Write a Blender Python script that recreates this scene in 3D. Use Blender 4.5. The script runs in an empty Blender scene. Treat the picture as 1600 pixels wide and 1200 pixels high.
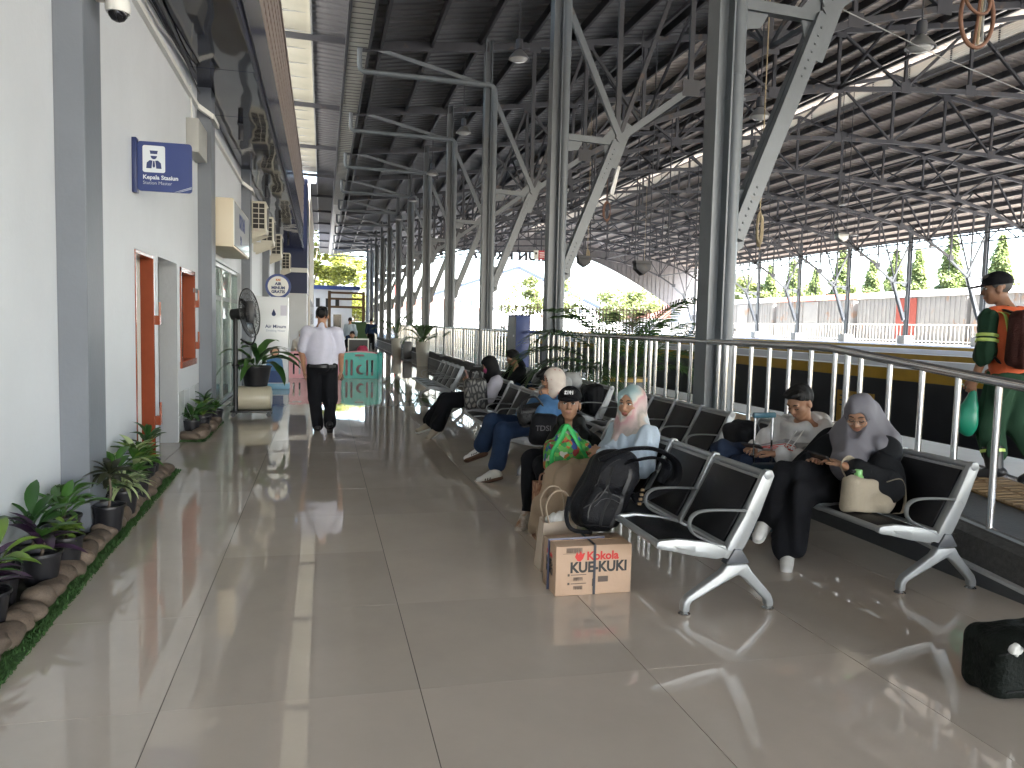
import bpy, bmesh, math, random
import numpy as np
from mathutils import Vector, Matrix
S = bpy.context.scene
COL = S.collection
R = math.radians
random.seed(7)
# ---------------------------------------------------------------- camera, sky, sun, exposure
cam = bpy.data.cameras.new('camera')
camo = bpy.data.objects.new('camera', cam)
COL.objects.link(camo)
YAW, PITCH, ROLL, EYE, FPX = R(13.70), R(4.28), R(1.356), 1.5045, 1222.0
fw = Vector((math.sin(YAW)*math.cos(PITCH), math.cos(YAW)*math.cos(PITCH), -math.sin(PITCH)))
rt0 = Vector((math.cos(YAW), -math.sin(YAW), 0))
up0 = rt0.cross(fw)
rt = rt0*math.cos(ROLL)+up0*math.sin(ROLL)
up = -rt0*math.sin(ROLL)+up0*math.cos(ROLL)
camo.matrix_world = Matrix(((rt.x, up.x, -fw.x, 0), (rt.y, up.y, -fw.y, 0), (rt.z, up.z, -fw.z, EYE), (0, 0, 0, 1)))
cam.sensor_width = 36
cam.lens = 36*FPX/1600
cam.clip_start = 0.05
cam.clip_end = 3000
S.camera = camo
SUN_EL, SUN_AZ = R(52), R(152)          # azimuth from +Y towards +X: behind the camera and to the right
W = bpy.data.worlds.new('World')
S.world = W
W.use_nodes = True
nt = W.node_tree
sky = nt.nodes.new('ShaderNodeTexSky')
sky.sky_type = 'NISHITA'
sky.sun_disc = False
sky.sun_elevation = SUN_EL
sky.sun_rotation = SUN_AZ
sky.dust_density = 3.0
sky.air_density = 1.0
sky.ozone_density = 1.0
bg = nt.nodes['Background']
nt.links.new(sky.outputs[0], bg.inputs[0])
bg.inputs[1].default_value = 0.15
sl = bpy.data.lights.new('sun', 'SUN')
sl.energy = 5.0
sl.angle = R(0.5)
sl.color = (1, 0.96, 0.90)
slo = bpy.data.objects.new('sun', sl)
COL.objects.link(slo)
sd = Vector((math.sin(SUN_AZ)*math.cos(SUN_EL), math.cos(SUN_AZ)*math.cos(SUN_EL), math.sin(SUN_EL)))
slo.rotation_euler = sd.to_track_quat('Z', 'Y').to_euler()
slo.location = sd*60
S.view_settings.view_transform = 'Standard'
S.view_settings.look = 'None'
S.view_settings.gamma = 1
S.view_settings.use_curve_mapping = False
S.view_settings.exposure = 4.05
S.render.engine = 'CYCLES'
S.cycles.use_denoising = True
S.cycles.max_bounces = 10
S.cycles.diffuse_bounces = 5
S.cycles.glossy_bounces = 5
S.cycles.transparent_max_bounces = 12
S.cycles.sample_clamp_indirect = 8

# ---------------------------------------------------------------- helpers
def nrm(v):
    return Vector(v).normalized()

class MB:
    def __init__(s):
        s.v = []; s.f = []
    def add(s, vs, fs):
        n = len(s.v)
        s.v += [tuple(p) for p in vs]
        s.f += [tuple(i+n for i in f) for f in fs]
        return s
    def box(s, x0, x1, y0, y1, z0, z1):
        return s.add([(x0,y0,z0),(x1,y0,z0),(x1,y1,z0),(x0,y1,z0),(x0,y0,z1),(x1,y0,z1),(x1,y1,z1),(x0,y1,z1)],
                     [(3,2,1,0),(4,5,6,7),(0,1,5,4),(1,2,6,5),(2,3,7,6),(3,0,4,7)])
    def bar(s, a, b, w, h, upv=(0,0,1)):
        a, b = Vector(a), Vector(b)
        d = (b-a).normalized(); u = Vector(upv)
        if abs(d.dot(u)) > .98: u = Vector((0,1,0)) if abs(d.y) < .9 else Vector((1,0,0))
        sd_ = d.cross(u).normalized(); u = sd_.cross(d)
        vs = []
        for p in (a, b):
            for i, j in ((-1,-1),(1,-1),(1,1),(-1,1)):
                vs.append(p+sd_*i*w/2+u*j*h/2)
        return s.add(vs, [(3,2,1,0),(4,5,6,7),(0,1,5,4),(1,2,6,5),(2,3,7,6),(3,0,4,7)])
    def tube(s, pts, r, n=8, closed=False, caps=True, flat=None):
        pts = [Vector(p) for p in pts]; m = len(pts)
        rr = r if isinstance(r, (list, tuple)) else [r]*m
        T = []
        for i in range(m):
            if closed: t = pts[(i+1) % m]-pts[i-1]
            else: t = pts[min(i+1,m-1)]-pts[max(i-1,0)]
            T.append(t.normalized())
        u = Vector((0,0,1)) if abs(T[0].z) < .9 else Vector((0,1,0))
        u = (u-T[0]*u.dot(T[0])).normalized()
        vs = []
        for i in range(m):
            u = (u-T[i]*u.dot(T[i]))
            u = u.normalized() if u.length > 1e-6 else T[i].orthogonal().normalized()
            w = T[i].cross(u)
            for k in range(n):
                a = 2*math.pi*k/n
                if flat: vs.append(pts[i]+u*math.cos(a)*rr[i]*flat[0]+w*math.sin(a)*rr[i]*flat[1])
                else: vs.append(pts[i]+u*math.cos(a)*rr[i]+w*math.sin(a)*rr[i])
        fs = []
        for i in range(m if closed else m-1):
            j = (i+1) % m
            for k in range(n):
                l = (k+1) % n
                fs.append((i*n+k, i*n+l, j*n+l, j*n+k))
        if caps and not closed:
            fs.append(tuple(range(n-1,-1,-1))); fs.append(tuple((m-1)*n+k for k in range(n)))
        return s.add(vs, fs)
    def lathe(s, prof, c=(0,0,0), n=24, axis='z'):
        vs = []; fs = []
        for (r, z) in prof:
            for k in range(n):
                a = 2*math.pi*k/n
                p = (r*math.cos(a), r*math.sin(a), z)
                if axis == 'x': p = (z, p[0], p[1])
                if axis == 'y': p = (p[0], z, p[1])
                vs.append((p[0]+c[0], p[1]+c[1], p[2]+c[2]))
        m = len(prof)
        for i in range(m-1):
            for k in range(n):
                l = (k+1) % n
                fs.append((i*n+k, i*n+l, (i+1)*n+l, (i+1)*n+k))
        fs.append(tuple(range(n-1,-1,-1))); fs.append(tuple((m-1)*n+k for k in range(n)))
        return s.add(vs, fs)
    def prism(s, poly, axis, d0, d1):
        """polygon in the two other axes, in xyz order, extruded along axis"""
        def P(a, b, d): return {'x':(d,a,b),'y':(a,d,b),'z':(a,b,d)}[axis]
        n = len(poly)
        vs = [P(a,b,d0) for a,b in poly]+[P(a,b,d1) for a,b in poly]
        fs = [tuple(range(n)), tuple(range(2*n-1,n-1,-1))]
        fs += [(i, i+n, (i+1)%n+n, (i+1)%n) for i in range(n)]
        return s.add(vs, fs)
    def xf(s, M):
        s.v = [tuple(M @ Vector(p)) for p in s.v]; return s
    def mesh(s, name, bevel=0, smooth=None, seg=2):
        me = bpy.data.meshes.new(name)
        me.from_pydata(s.v, [], s.f)
        bm = bmesh.new(); bm.from_mesh(me)
        bmesh.ops.recalc_face_normals(bm, faces=bm.faces)
        if bevel:
            ed = [e for e in bm.edges if len(e.link_faces) == 2 and e.calc_face_angle(0) > .5]
            bmesh.ops.bevel(bm, geom=ed, offset=bevel, segments=seg, affect='EDGES', profile=.5)
        bm.to_mesh(me); bm.free()
        if smooth is not None or bevel:
            me.polygons.foreach_set('use_smooth', [True]*len(me.polygons))
            me.set_sharp_from_angle(angle=R(smooth if smooth else 40))
        return me
    def build(s, name, mt, parent=None, bevel=0, smooth=None, seg=2):
        return obj(name, s.mesh(name, bevel, smooth, seg), mt, parent)

def obj(name, me, mt, parent=None):
    if mt and not me.materials: me.materials.append(mt)
    o = bpy.data.objects.new(name, me)
    COL.objects.link(o)
    if parent: 
        o.parent = parent
        if parent.get('base'): o.location = -Vector(parent['base'])
    return o
def tag(o, label=None, cat=None, group=None, kind=None):
    if label: o['label'] = label
    if cat: o['category'] = cat
    if group: o['group'] = group
    if kind: o['kind'] = kind
    return o
def thing(name, label, cat, base=(0,0,0), group=None, local=False):
    """an Empty at the thing's base; its parts are written in world coordinates unless local"""
    o = bpy.data.objects.new(name, None); COL.objects.link(o)
    o.location = base; o.empty_display_size = .1
    if not local and Vector(base).length > 0: o['base'] = tuple(base)
    return tag(o, label, cat, group)
KIDS = {}
def kids():
    KIDS.clear()
    for o in bpy.data.objects:
        if o.parent: KIDS.setdefault(o.parent.name, []).append(o)
def dup(o, loc=None, rz=None, label=None, parent=None, first=True):
    if first: kids()
    c = o.copy(); COL.objects.link(c)
    if parent: c.parent = parent
    if loc is not None: c.location = loc
    if rz is not None: c.rotation_euler = (0,0,rz)
    if label: c['label'] = label
    for k in KIDS.get(o.name, []): dup(k, parent=c, first=False)
    return c
def plate(outer, holes, t, M=None, name='plate', bev=0):
    """flat plate with holes, polygons in xy, thickness t in z, through a filled curve"""
    cu = bpy.data.curves.new(name, 'CURVE'); cu.dimensions = '2D'; cu.fill_mode = 'BOTH'; cu.extrude = t/2; cu.bevel_depth = bev
    for poly in [outer]+list(holes):
        sp = cu.splines.new('POLY'); sp.points.add(len(poly)-1); sp.use_cyclic_u = True
        for p, q in zip(sp.points, poly): p.co = (q[0], q[1], 0, 1)
    return cu2mesh(cu, M, name)
def cu2mesh(cu, M, name):
    o = bpy.data.objects.new(name, cu); COL.objects.link(o)
    me = bpy.data.meshes.new_from_object(o.evaluated_get(bpy.context.evaluated_depsgraph_get()))
    bpy.data.objects.remove(o); bpy.data.curves.remove(cu)
    me.name = name
    if M: me.transform(M)
    return me
def text(body, size, t=.001, M=None, name='lettering', align='CENTER', sx=1.0, bold=0, space=1.0):
    cu = bpy.data.curves.new(name, 'FONT'); cu.body = body; cu.size = size; cu.extrude = t; cu.align_x = align; cu.align_y = 'CENTER'
    cu.offset = bold; cu.space_character = space; cu.resolution_u = 3
    MM = Matrix.Diagonal((sx,1,1,1))
    return cu2mesh(cu, (M @ MM) if M else MM, name)
def frame(o, x, y):
    """matrix whose xy plane is spanned by x and y at o"""
    x = nrm(x); y = Vector(y); y = (y-x*y.dot(x)).normalized(); z = x.cross(y)
    return Matrix(((x.x,y.x,z.x,o[0]),(x.y,y.y,z.y,o[1]),(x.z,y.z,z.z,o[2]),(0,0,0,1)))
def ell(c, rx, rz, n=16, a0=0, a1=360):
    return [(c[0]+rx*math.cos(R(a0+(a1-a0)*k/n)), c[1]+rz*math.sin(R(a0+(a1-a0)*k/n))) for k in range(n+(a1-a0 < 360))]
def rrect(x0, x1, y0, y1, r, n=4):
    P = []
    for cx, cy, a in ((x1-r,y1-r,0),(x0+r,y1-r,90),(x0+r,y0+r,180),(x1-r,y0+r,270)):
        for k in range(n+1):
            P.append((cx+r*math.cos(R(a+90*k/n)), cy+r*math.sin(R(a+90*k/n))))
    return P
def spline(P, n=6):
    P = [Vector(p) for p in P]; out = []
    for i in range(len(P)-1):
        p0, p1, p2, p3 = P[max(i-1,0)], P[i], P[i+1], P[min(i+2,len(P)-1)]
        for k in range(n):
            t = k/n
            out.append(.5*((2*p1)+(p2-p0)*t+(2*p0-5*p1+4*p2-p3)*t*t+(3*p1-p0-3*p2+p3)*t**3))
    out.append(P[-1]); return out
NTH = ['first','second','third','fourth','fifth','sixth','seventh','eighth','ninth','tenth','eleventh','twelfth','thirteenth','fourteenth','fifteenth','sixteenth']
ORD = ['nearest','second','third','fourth','fifth','sixth','seventh','eighth','ninth','tenth','eleventh','twelfth','thirteenth','fourteenth']

# ---------------------------------------------------------------- materials
MT = {}
def pm(name, col, rough=.5, metal=0., nv=0., ns=3., bump=0., bs=40., vary=0., spec=.5, coat=0., stretch=(1,1,1), trans=0., dirt=None, sheen=0, emit=0, sss=0):
    if name in MT: return MT[name]
    m = bpy.data.materials.new(name); m.use_nodes = True; MT[name] = m
    t = m.node_tree; p = t.nodes['Principled BSDF']
    p.inputs['Base Color'].default_value = (*col, 1); p.inputs['Roughness'].default_value = rough
    p.inputs['Metallic'].default_value = metal; p.inputs['Specular IOR Level'].default_value = spec
    p.inputs['Coat Weight'].default_value = coat; p.inputs['Transmission Weight'].default_value = trans
    if sheen: p.inputs['Sheen Weight'].default_value = sheen
    if sss:
        p.inputs['Subsurface Weight'].default_value = sss; p.inputs['Subsurface Radius'].default_value = (.012,.005,.003); p.inputs['Subsurface Scale'].default_value = 1
    L = t.links.new
    tc = t.nodes.new('ShaderNodeTexCoord'); mp = t.nodes.new('ShaderNodeMapping'); mp.inputs['Scale'].default_value = stretch
    L(tc.outputs['Object'], mp.inputs[0])
    src = None
    if nv or vary:
        mul = t.nodes.new('ShaderNodeHueSaturation'); mul.inputs['Color'].default_value = (*col, 1)
        if nv:
            nz = t.nodes.new('ShaderNodeTexNoise'); nz.inputs['Scale'].default_value = ns; nz.inputs['Detail'].default_value = 6; nz.inputs['Roughness'].default_value = .65
            L(mp.outputs[0], nz.inputs['Vector'])
            mr = t.nodes.new('ShaderNodeMapRange'); mr.inputs[1].default_value = .25; mr.inputs[2].default_value = .75
            mr.inputs[3].default_value = 1-nv; mr.inputs[4].default_value = 1+nv
            L(nz.outputs[0], mr.inputs[0]); src = mr.outputs[0]
        if vary:
            oi = t.nodes.new('ShaderNodeObjectInfo'); mr2 = t.nodes.new('ShaderNodeMapRange')
            mr2.inputs[3].default_value = 1-vary; mr2.inputs[4].default_value = 1+vary
            L(oi.outputs['Random'], mr2.inputs[0])
            if src:
                mm = t.nodes.new('ShaderNodeMath'); mm.operation = 'MULTIPLY'; L(src, mm.inputs[0]); L(mr2.outputs[0], mm.inputs[1]); src = mm.outputs[0]
            else: src = mr2.outputs[0]
        L(src, mul.inputs['Value']); out = mul.outputs[0]
        if dirt:
            nz2 = t.nodes.new('ShaderNodeTexNoise'); nz2.inputs['Scale'].default_value = dirt[1]; nz2.inputs['Detail'].default_value = 8
            L(mp.outputs[0], nz2.inputs['Vector'])
            rp = t.nodes.new('ShaderNodeMapRange'); rp.inputs[1].default_value = dirt[2]; rp.inputs[2].default_value = dirt[2]+.12
            L(nz2.outputs[0], rp.inputs[0])
            mx = t.nodes.new('ShaderNodeMixRGB'); mx.inputs[2].default_value = (*dirt[0], 1)
            L(rp.outputs[0], mx.inputs[0]); L(out, mx.inputs[1]); out = mx.outputs[0]
        L(out, p.inputs['Base Color'])
    if bump:
        nb = t.nodes.new('ShaderNodeTexNoise'); nb.inputs['Scale'].default_value = bs; nb.inputs['Detail'].default_value = 4
        L(mp.outputs[0], nb.inputs['Vector'])
        bn = t.nodes.new('ShaderNodeBump'); bn.inputs['Strength'].default_value = bump; bn.inputs['Distance'].default_value = .02
        L(nb.outputs[0], bn.inputs['Height']); L(bn.outputs[0], p.inputs['Normal'])
    if emit:
        p.inputs['Emission Color'].default_value = (*col, 1); p.inputs['Emission Strength'].default_value = emit
    return m
def ramp_mat(name, stops, scale, rough=.7, kind='NOISE', detail=3, bump=0, distort=0., stretch=(1,1,1), const=False):
    """colour pattern from a noise or voronoi through a colour ramp (printed cloth and the like)"""
    if name in MT: return MT[name]
    m = bpy.data.materials.new(name); m.use_nodes = True; MT[name] = m
    t = m.node_tree; p = t.nodes['Principled BSDF']; L = t.links.new; p.inputs['Roughness'].default_value = rough
    tc = t.nodes.new('ShaderNodeTexCoord'); mp = t.nodes.new('ShaderNodeMapping'); mp.inputs['Scale'].default_value = stretch
    L(tc.outputs['Object'], mp.inputs[0])
    if kind == 'NOISE':
        n = t.nodes.new('ShaderNodeTexNoise'); n.inputs['Scale'].default_value = scale; n.inputs['Detail'].default_value = detail; n.inputs['Distortion'].default_value = distort; o = n.outputs[0]
    elif kind == 'CELL':
        n = t.nodes.new('ShaderNodeTexVoronoi'); n.inputs['Scale'].default_value = scale; sp = t.nodes.new('ShaderNodeSeparateColor'); L(n.outputs['Color'], sp.inputs[0]); o = sp.outputs[0]
    else:
        n = t.nodes.new('ShaderNodeTexVoronoi'); n.feature = 'DISTANCE_TO_EDGE' if kind == 'EDGE' else 'F1'; n.inputs['Scale'].default_value = scale; o = n.outputs['Distance']
    L(mp.outputs[0], n.inputs['Vector'])
    cr = t.nodes.new('ShaderNodeValToRGB'); e = cr.color_ramp.elements
    if const: cr.color_ramp.interpolation = 'CONSTANT'
    e[0].position, e[0].color = stops[0][0], (*stops[0][1], 1); e[1].position, e[1].color = stops[1][0], (*stops[1][1], 1)
    for q in stops[2:]:
        x = e.new(q[0]); x.color = (*q[1], 1)
    L(o, cr.inputs[0]); L(cr.outputs[0], p.inputs['Base Color'])
    if bump:
        nb = t.nodes.new('ShaderNodeTexNoise'); nb.inputs['Scale'].default_value = 60; L(mp.outputs[0], nb.inputs['Vector'])
        bn = t.nodes.new('ShaderNodeBump'); bn.inputs['Strength'].default_value = bump; bn.inputs['Distance'].default_value = .01
        L(nb.outputs[0], bn.inputs['Height']); L(bn.outputs[0], p.inputs['Normal'])
    return m
def thin_mat(name, col, trans=.5, rough=.5):
    """a thin sheet that lets part of the light through (translucent roofing, leaves)"""
    if name in MT: return MT[name]
    m = bpy.data.materials.new(name); m.use_nodes = True; MT[name] = m
    t = m.node_tree; p = t.nodes['Principled BSDF']; p.inputs['Roughness'].default_value = rough
    L = t.links.new
    oi = t.nodes.new('ShaderNodeObjectInfo'); geo = t.nodes.new('ShaderNodeNewGeometry')
    nz = t.nodes.new('ShaderNodeTexNoise'); nz.inputs['Scale'].default_value = .9; nz.inputs['Detail'].default_value = 4
    tc = t.nodes.new('ShaderNodeTexCoord'); L(tc.outputs['Object'], nz.inputs['Vector'])
    ad = t.nodes.new('ShaderNodeMath'); ad.operation = 'ADD'; L(nz.outputs[0], ad.inputs[0]); L(geo.outputs['Random Per Island'], ad.inputs[1])
    mr = t.nodes.new('ShaderNodeMapRange'); mr.inputs[1].default_value = .3; mr.inputs[2].default_value = 1.6; mr.inputs[3].default_value = .6; mr.inputs[4].default_value = 1.45
    L(ad.outputs[0], mr.inputs[0])
    hs = t.nodes.new('ShaderNodeHueSaturation'); hs.inputs['Color'].default_value = (*col, 1); L(mr.outputs[0], hs.inputs['Value'])
    L(hs.outputs[0], p.inputs['Base Color'])
    tr = t.nodes.new('ShaderNodeBsdfTranslucent'); L(hs.outputs[0], tr.inputs[0])
    mx = t.nodes.new('ShaderNodeMixShader'); mx.inputs[0].default_value = trans
    L(p.outputs[0], mx.inputs[1]); L(tr.outputs[0], mx.inputs[2]); L(mx.outputs[0], t.nodes['Material Output'].inputs[0])
    return m
def glass_mat(name, col=(.9,.95,.93), alpha=.25, rough=.02):
    if name in MT: return MT[name]
    m = bpy.data.materials.new(name); m.use_nodes = True; MT[name] = m
    t = m.node_tree; p = t.nodes['Principled BSDF']; p.inputs['Base Color'].default_value = (*col, 1); p.inputs['Roughness'].default_value = rough
    tr = t.nodes.new('ShaderNodeBsdfTransparent'); tr.inputs[0].default_value = (*col, 1)
    mx = t.nodes.new('ShaderNodeMixShader'); mx.inputs[0].default_value = alpha
    t.links.new(tr.outputs[0], mx.inputs[1]); t.links.new(p.outputs[0], mx.inputs[2]); t.links.new(mx.outputs[0], t.nodes['Material Output'].inputs[0])
    return m
WHITE = pm('white_wall_paint', (.585,.61,.64), .55, nv=.06, ns=.9, bump=.12, bs=25)
PIL = pm('grey_wall_paint', (.155,.17,.195), .5, nv=.07, ns=2, bump=.08, bs=30)
COLP = pm('blue_grey_steel_paint', (.14,.155,.168), .36, nv=.12, ns=2.5, bump=.05, bs=12, dirt=((.12,.10,.08), 5, .66))
STEEL = pm('dark_steel_paint', (.040,.041,.048), .5, nv=.25, ns=2, dirt=((.10,.07,.05), 3, .62))
SHEET_SHADED = pm('shaded_roof_sheet_underside', (.135,.135,.14), .55, nv=.15, ns=.6)  # roof sheet with the shade of the near left side put into its colour
SHEET_LIT = pm('lit_roof_sheet_underside', (.45,.385,.335), .55, nv=.15, ns=.6)  # same roof sheet, brighter light over the tracks put into its colour
NAVY = pm('navy_paint', (.018,.03,.11), .4, nv=.08)
INOX = pm('stainless_steel', (.72,.72,.72), .2, 1.0, nv=.06, ns=8)
GALV = pm('galvanised_steel', (.42,.43,.42), .4, .6, nv=.15, ns=5)
BLACK = pm('black_plastic', (.012,.012,.014), .45)
CREAM = pm('cream_plastic', (.62,.57,.46), .4, nv=.04)
OFFW = pm('off_white_plastic', (.70,.70,.67), .4, nv=.03)
WPRINT = pm('white_print', (.8,.8,.8), .5)
BPRINT = pm('black_print', (.02,.02,.02), .5)
RPRINT = pm('red_print', (.55,.03,.025), .5)
NPRINT = pm('navy_print', (.02,.035,.13), .5)
# ================================================================= GROUND, FLOOR, PLATFORMS
gm = pm('earth', (.28,.27,.25), .9, nv=.25, ns=.3)
tag(MB().box(-400,600,-300,900,-1.6,-1.0).build('ground', gm), kind='structure')
TILE = pm('polished_floor_tile', (.54,.475,.405), .03, nv=.07, ns=1.6, vary=.06, spec=.85)
_t = TILE.node_tree; _n = _t.nodes.new('ShaderNodeTexNoise'); _n.inputs['Scale'].default_value = 1.1; _n.inputs['Detail'].default_value = 9; _n.inputs['Roughness'].default_value = .7
_g = _t.nodes.new('ShaderNodeNewGeometry'); _t.links.new(_g.outputs['Position'], _n.inputs['Vector'])
_m = _t.nodes.new('ShaderNodeMapRange'); _m.inputs[1].default_value = .35; _m.inputs[2].default_value = .75; _m.inputs[3].default_value = .008; _m.inputs[4].default_value = .055
_t.links.new(_n.outputs[0], _m.inputs[0]); _t.links.new(_m.outputs[0], _t.nodes['Principled BSDF'].inputs['Roughness'])
GROUT = pm('tile_grout', (.06,.055,.05), .8)
floor = tag(MB().box(-3.4,3.86,-30,34.118,-.5,-.004).build('floor', GROUT), kind='structure')
tag(MB().box(-3.4,3.86,34.118,78,-.5,0).build('floor_slab', TILE, floor), kind='structure')
tag(MB().box(-1.7,-1.602,-.882,34.118,-.4,-.001).build('floor_slab', TILE, floor), kind='structure')
tag(MB().box(-3.4,3.86,-30,-.882,-.5,0).build('floor_slab', TILE, floor), kind='structure')
rng = random.Random(3)
tmesh = {}
XS = [-2.599,-1.599,-.599,.401,1.401,2.401,3.401,3.862]
for i in range(7):
    w = XS[i+1]-XS[i]
    for k in range(-4, 31):
        if i == 0 and not 4 <= k <= 8: continue
        key = round(w,3)
        if key not in tmesh: tmesh[key] = MB().box(-w/2+.0018,w/2-.0018,-.4996,.4996,-.012,0).mesh('floor_tile')
        t = obj('floor_tile', tmesh[key], TILE, floor)
        t.location = ((XS[i]+XS[i+1])/2, 3.118+k+.5, 0)
        t.rotation_euler = (rng.gauss(0,.0004), rng.gauss(0,.0004), 0)
# raised platform behind the railing, ramping down towards the camera
def zf(y): return .42 if y >= 5.5 else max(.42-.09*(5.5-y), .06)
YR = [-30, 1.5, 2.5, 3.5, 4.5, 5.5, 30, 80]
def strip(prof, ys=YR):
    """profile [(x, z-offset or ('abs', z))] swept along y following the platform height"""
    m = MB(); n = len(prof); vs = []
    for y in ys:
        for x, z in prof: vs.append((x, y, z[1] if isinstance(z, tuple) else zf(y)+z))
    fs = []
    for i in range(len(ys)-1):
        for k in range(n):
            l = (k+1) % n
            fs.append((i*n+k, i*n+l, (i+1)*n+l, (i+1)*n+k))
    fs += [tuple(range(n)), tuple((len(ys)-1)*n+k for k in range(n-1,-1,-1))]
    return m.add(vs, fs)
ASPH = pm('dark_paving', (.065,.065,.068), .55, nv=.2, ns=4, bump=.3, bs=60)
GRAN = pm('grey_granular_concrete', (.085,.082,.078), .85, nv=.35, ns=30, bump=.9, bs=120)
KERB = pm('dark_grey_kerb_paint', (.075,.078,.082), .6, nv=.15, ns=4)
LEDGE = pm('pale_kerb_edge', (.45,.45,.45), .5, nv=.08)
plat = tag(strip([(3.925,('abs',-.5)),(3.925,0),(6.1,0),(6.1,('abs',-1.2))]).build('raised_platform', ASPH), kind='structure')
tag(strip([(3.86,('abs',-.4)),(3.86,-.185),(3.91,-.18),(3.91,('abs',-.4))]).build('platform_kerb', KERB, plat), kind='structure')
tag(strip([(3.855,-.185),(3.855,-.165),(3.912,-.165),(3.912,-.185)]).build('kerb_edge', LEDGE, plat), kind='structure')
tag(strip([(3.90,-.19),(3.90,.004),(3.99,.03),(3.99,-.1)]).build('kerb_upstand', GRAN, plat), kind='structure')
tag(strip([(5.44,.001),(5.44,.004),(6.06,.004),(6.06,.001)]).build('platform_edge_line', pm('white_line_paint', (.72,.72,.72), .5, nv=.08, ns=6), plat), kind='structure')
tag(strip([(5.30,.001),(5.30,.006),(5.35,.006),(5.35,.001)]).build('platform_trim_strip', pm('polished_trim', (.8,.8,.82), .12, .8), plat), kind='structure')
TACT = pm('brown_tactile_paving', (.17,.105,.045), .6, nv=.15, ns=8, vary=.15)
mb = MB().box(-.145,.145,-.145,.145,0,.014)
for q in range(4): mb.box(-.12,.12,-.115+q*.066,-.085+q*.066,.014,.02)
tme = mb.mesh('tactile_tile')
for k in range(60):
    y = 2.6+k*.3
    for x in (4.83,5.12):
        t = obj('tactile_tile', tme, TACT, plat); t.location = (x, y, zf(y)+.001)
        if y < 5.5: t.rotation_euler = (math.atan(.09),0,0)
# platforms across the tracks
BLACKW = pm('black_platform_paint', (.013,.014,.018), .55, nv=.25, ns=3)
YEL = pm('yellow_band_paint', (.42,.25,.02), .55, nv=.18, ns=3)
WLINE = MT['white_line_paint']
CONC = pm('platform_concrete', (.27,.27,.265), .7, nv=.12, ns=1.5)
for nm, x0, x1 in (('middle_platform',9.9,13.9),('third_platform',17.8,24.5),('far_platform',31.5,41)):
    p = tag(MB().box(x0,x1,-40,120,-1.2,.91).build(nm, CONC), kind='structure')
    tag(MB().box(x0-.02,x0,-40,120,-1.2,.70).build('platform_face', BLACKW, p), kind='structure')
    tag(MB().box(x0-.025,x0,-40,120,.702,.905).build('platform_face_band', YEL, p), kind='structure')
    tag(MB().box(x0+.02,x0+.34,-40,120,.91,.914).build('platform_edge_line', WLINE, p), kind='structure')
    tag(MB().box(x1-.34,x1-.02,-40,120,.91,.914).build('platform_edge_line', WLINE, p), kind='structure')
BAL = pm('track_ballast', (.12,.11,.10), .95, nv=.4, ns=20, bump=1, bs=40)
RAIL = pm('rail_steel', (.16,.12,.10), .35, .8)
for nm, xa, xb in (('track_bed',6.1,9.88),('second_track_bed',13.9,17.78),('third_track_bed',24.5,31.48)):
    tag(MB().box(xa,xb,-40,120,-1.2,-.78).build(nm, BAL), kind='structure')
for i, (xc, lab) in enumerate(((8.0,'railway track directly beside the raised platform'),(15.8,'railway track between the middle and third platforms'),(28,'railway track between the third and far platforms'))):
    t = thing('railway_track', lab, 'railway track', (xc,0,-.78), 'railway tracks')
    for dx in (-.53,.53): MB().box(xc+dx-.035,xc+dx+.035,-40,120,-.66,-.5).build('rail', RAIL, t)
    mb = MB()
    for k in range(120): mb.box(xc-.95,xc+.95,-5+k,-4.78+k,-.79,-.66)
    tag(mb.build('sleeper', CONC, t), kind='stuff')
# yellow pictogram plate on the black platform face
s = thing('safety_sign', 'yellow safety pictogram plate on the black platform face behind the grey headscarf', 'sign', (9.86,12.7,.05))
MB().box(9.862,9.876,12.35,13.4,-.28,.40).build('plate', pm('sign_yellow', (.36,.20,.02), .5, nv=.1), s)
M = frame((9.861,12.85,.05), (0,-1,0), (0,0,1))
pics = [[(-.36,-.05),(.1,-.05),(.1,-.09),(-.36,-.09)],[(-.34,-.09),(-.31,-.09),(-.31,-.27),(-.34,-.27)],[(.05,-.09),(.08,-.09),(.08,-.27),(.05,-.27)],ell((-.05,.27),.035,.04,10),
  [(-.09,.22),(-.02,.22),(-.03,.1),(.0,-.04),(-.03,-.04),(-.05,.06),(-.08,-.04),(-.11,-.04),(-.08,.1),(-.15,.04),(-.16,.06)],ell((-.24,.14),.025,.03,10),ell((-.24,.04),.04,.06,10),ell((-.2,-.2),.03,.03,10)]
pics += [[(-.47,.26-q*.09),(-.36,.26-q*.09),(-.36,.235-q*.09),(-.47,.235-q*.09)] for q in range(3)]
for q in pics: MB().prism(q,'z',0,.004).xf(M).build('pictogram', BPRINT, s)

# ================================================================= STATION BUILDING ON THE LEFT
B = thing('station_building', 'white station building with grey pilasters and brown framed openings along the left side', 'building', (-1.68,0,0))
FY = frame((-1.78,0,0),(0,1,0),(0,0,1))
out = [(-30,0),(7.87,0),(7.87,2.13),(8.70,2.13),(8.70,0),(8.92,0),(8.92,2.14),(10.03,2.14),(10.03,0),(12.1,0),(12.1,2.45),(17.5,2.45),(17.5,0),(36,0),(36,4.85),(-30,4.85)]
wall = obj('wall', plate(out, [[(10.22,.92),(11.33,.92),(11.33,2.12),(10.22,2.12)]], .2, FY, 'wall'), WHITE, B)
mb = MB()
mb.box(-3.7,-3.5,-8,36,-.1,4.9).box(-3.5,-1.9,-8,36,3.0,3.1)
for y in (6.4,10.6,12.0,19): mb.box(-3.5,-1.885,y,y+.12,0,3.0)
mb.build('interior_wall', pm('interior_paint', (.55,.55,.53), .6), B)
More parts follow.
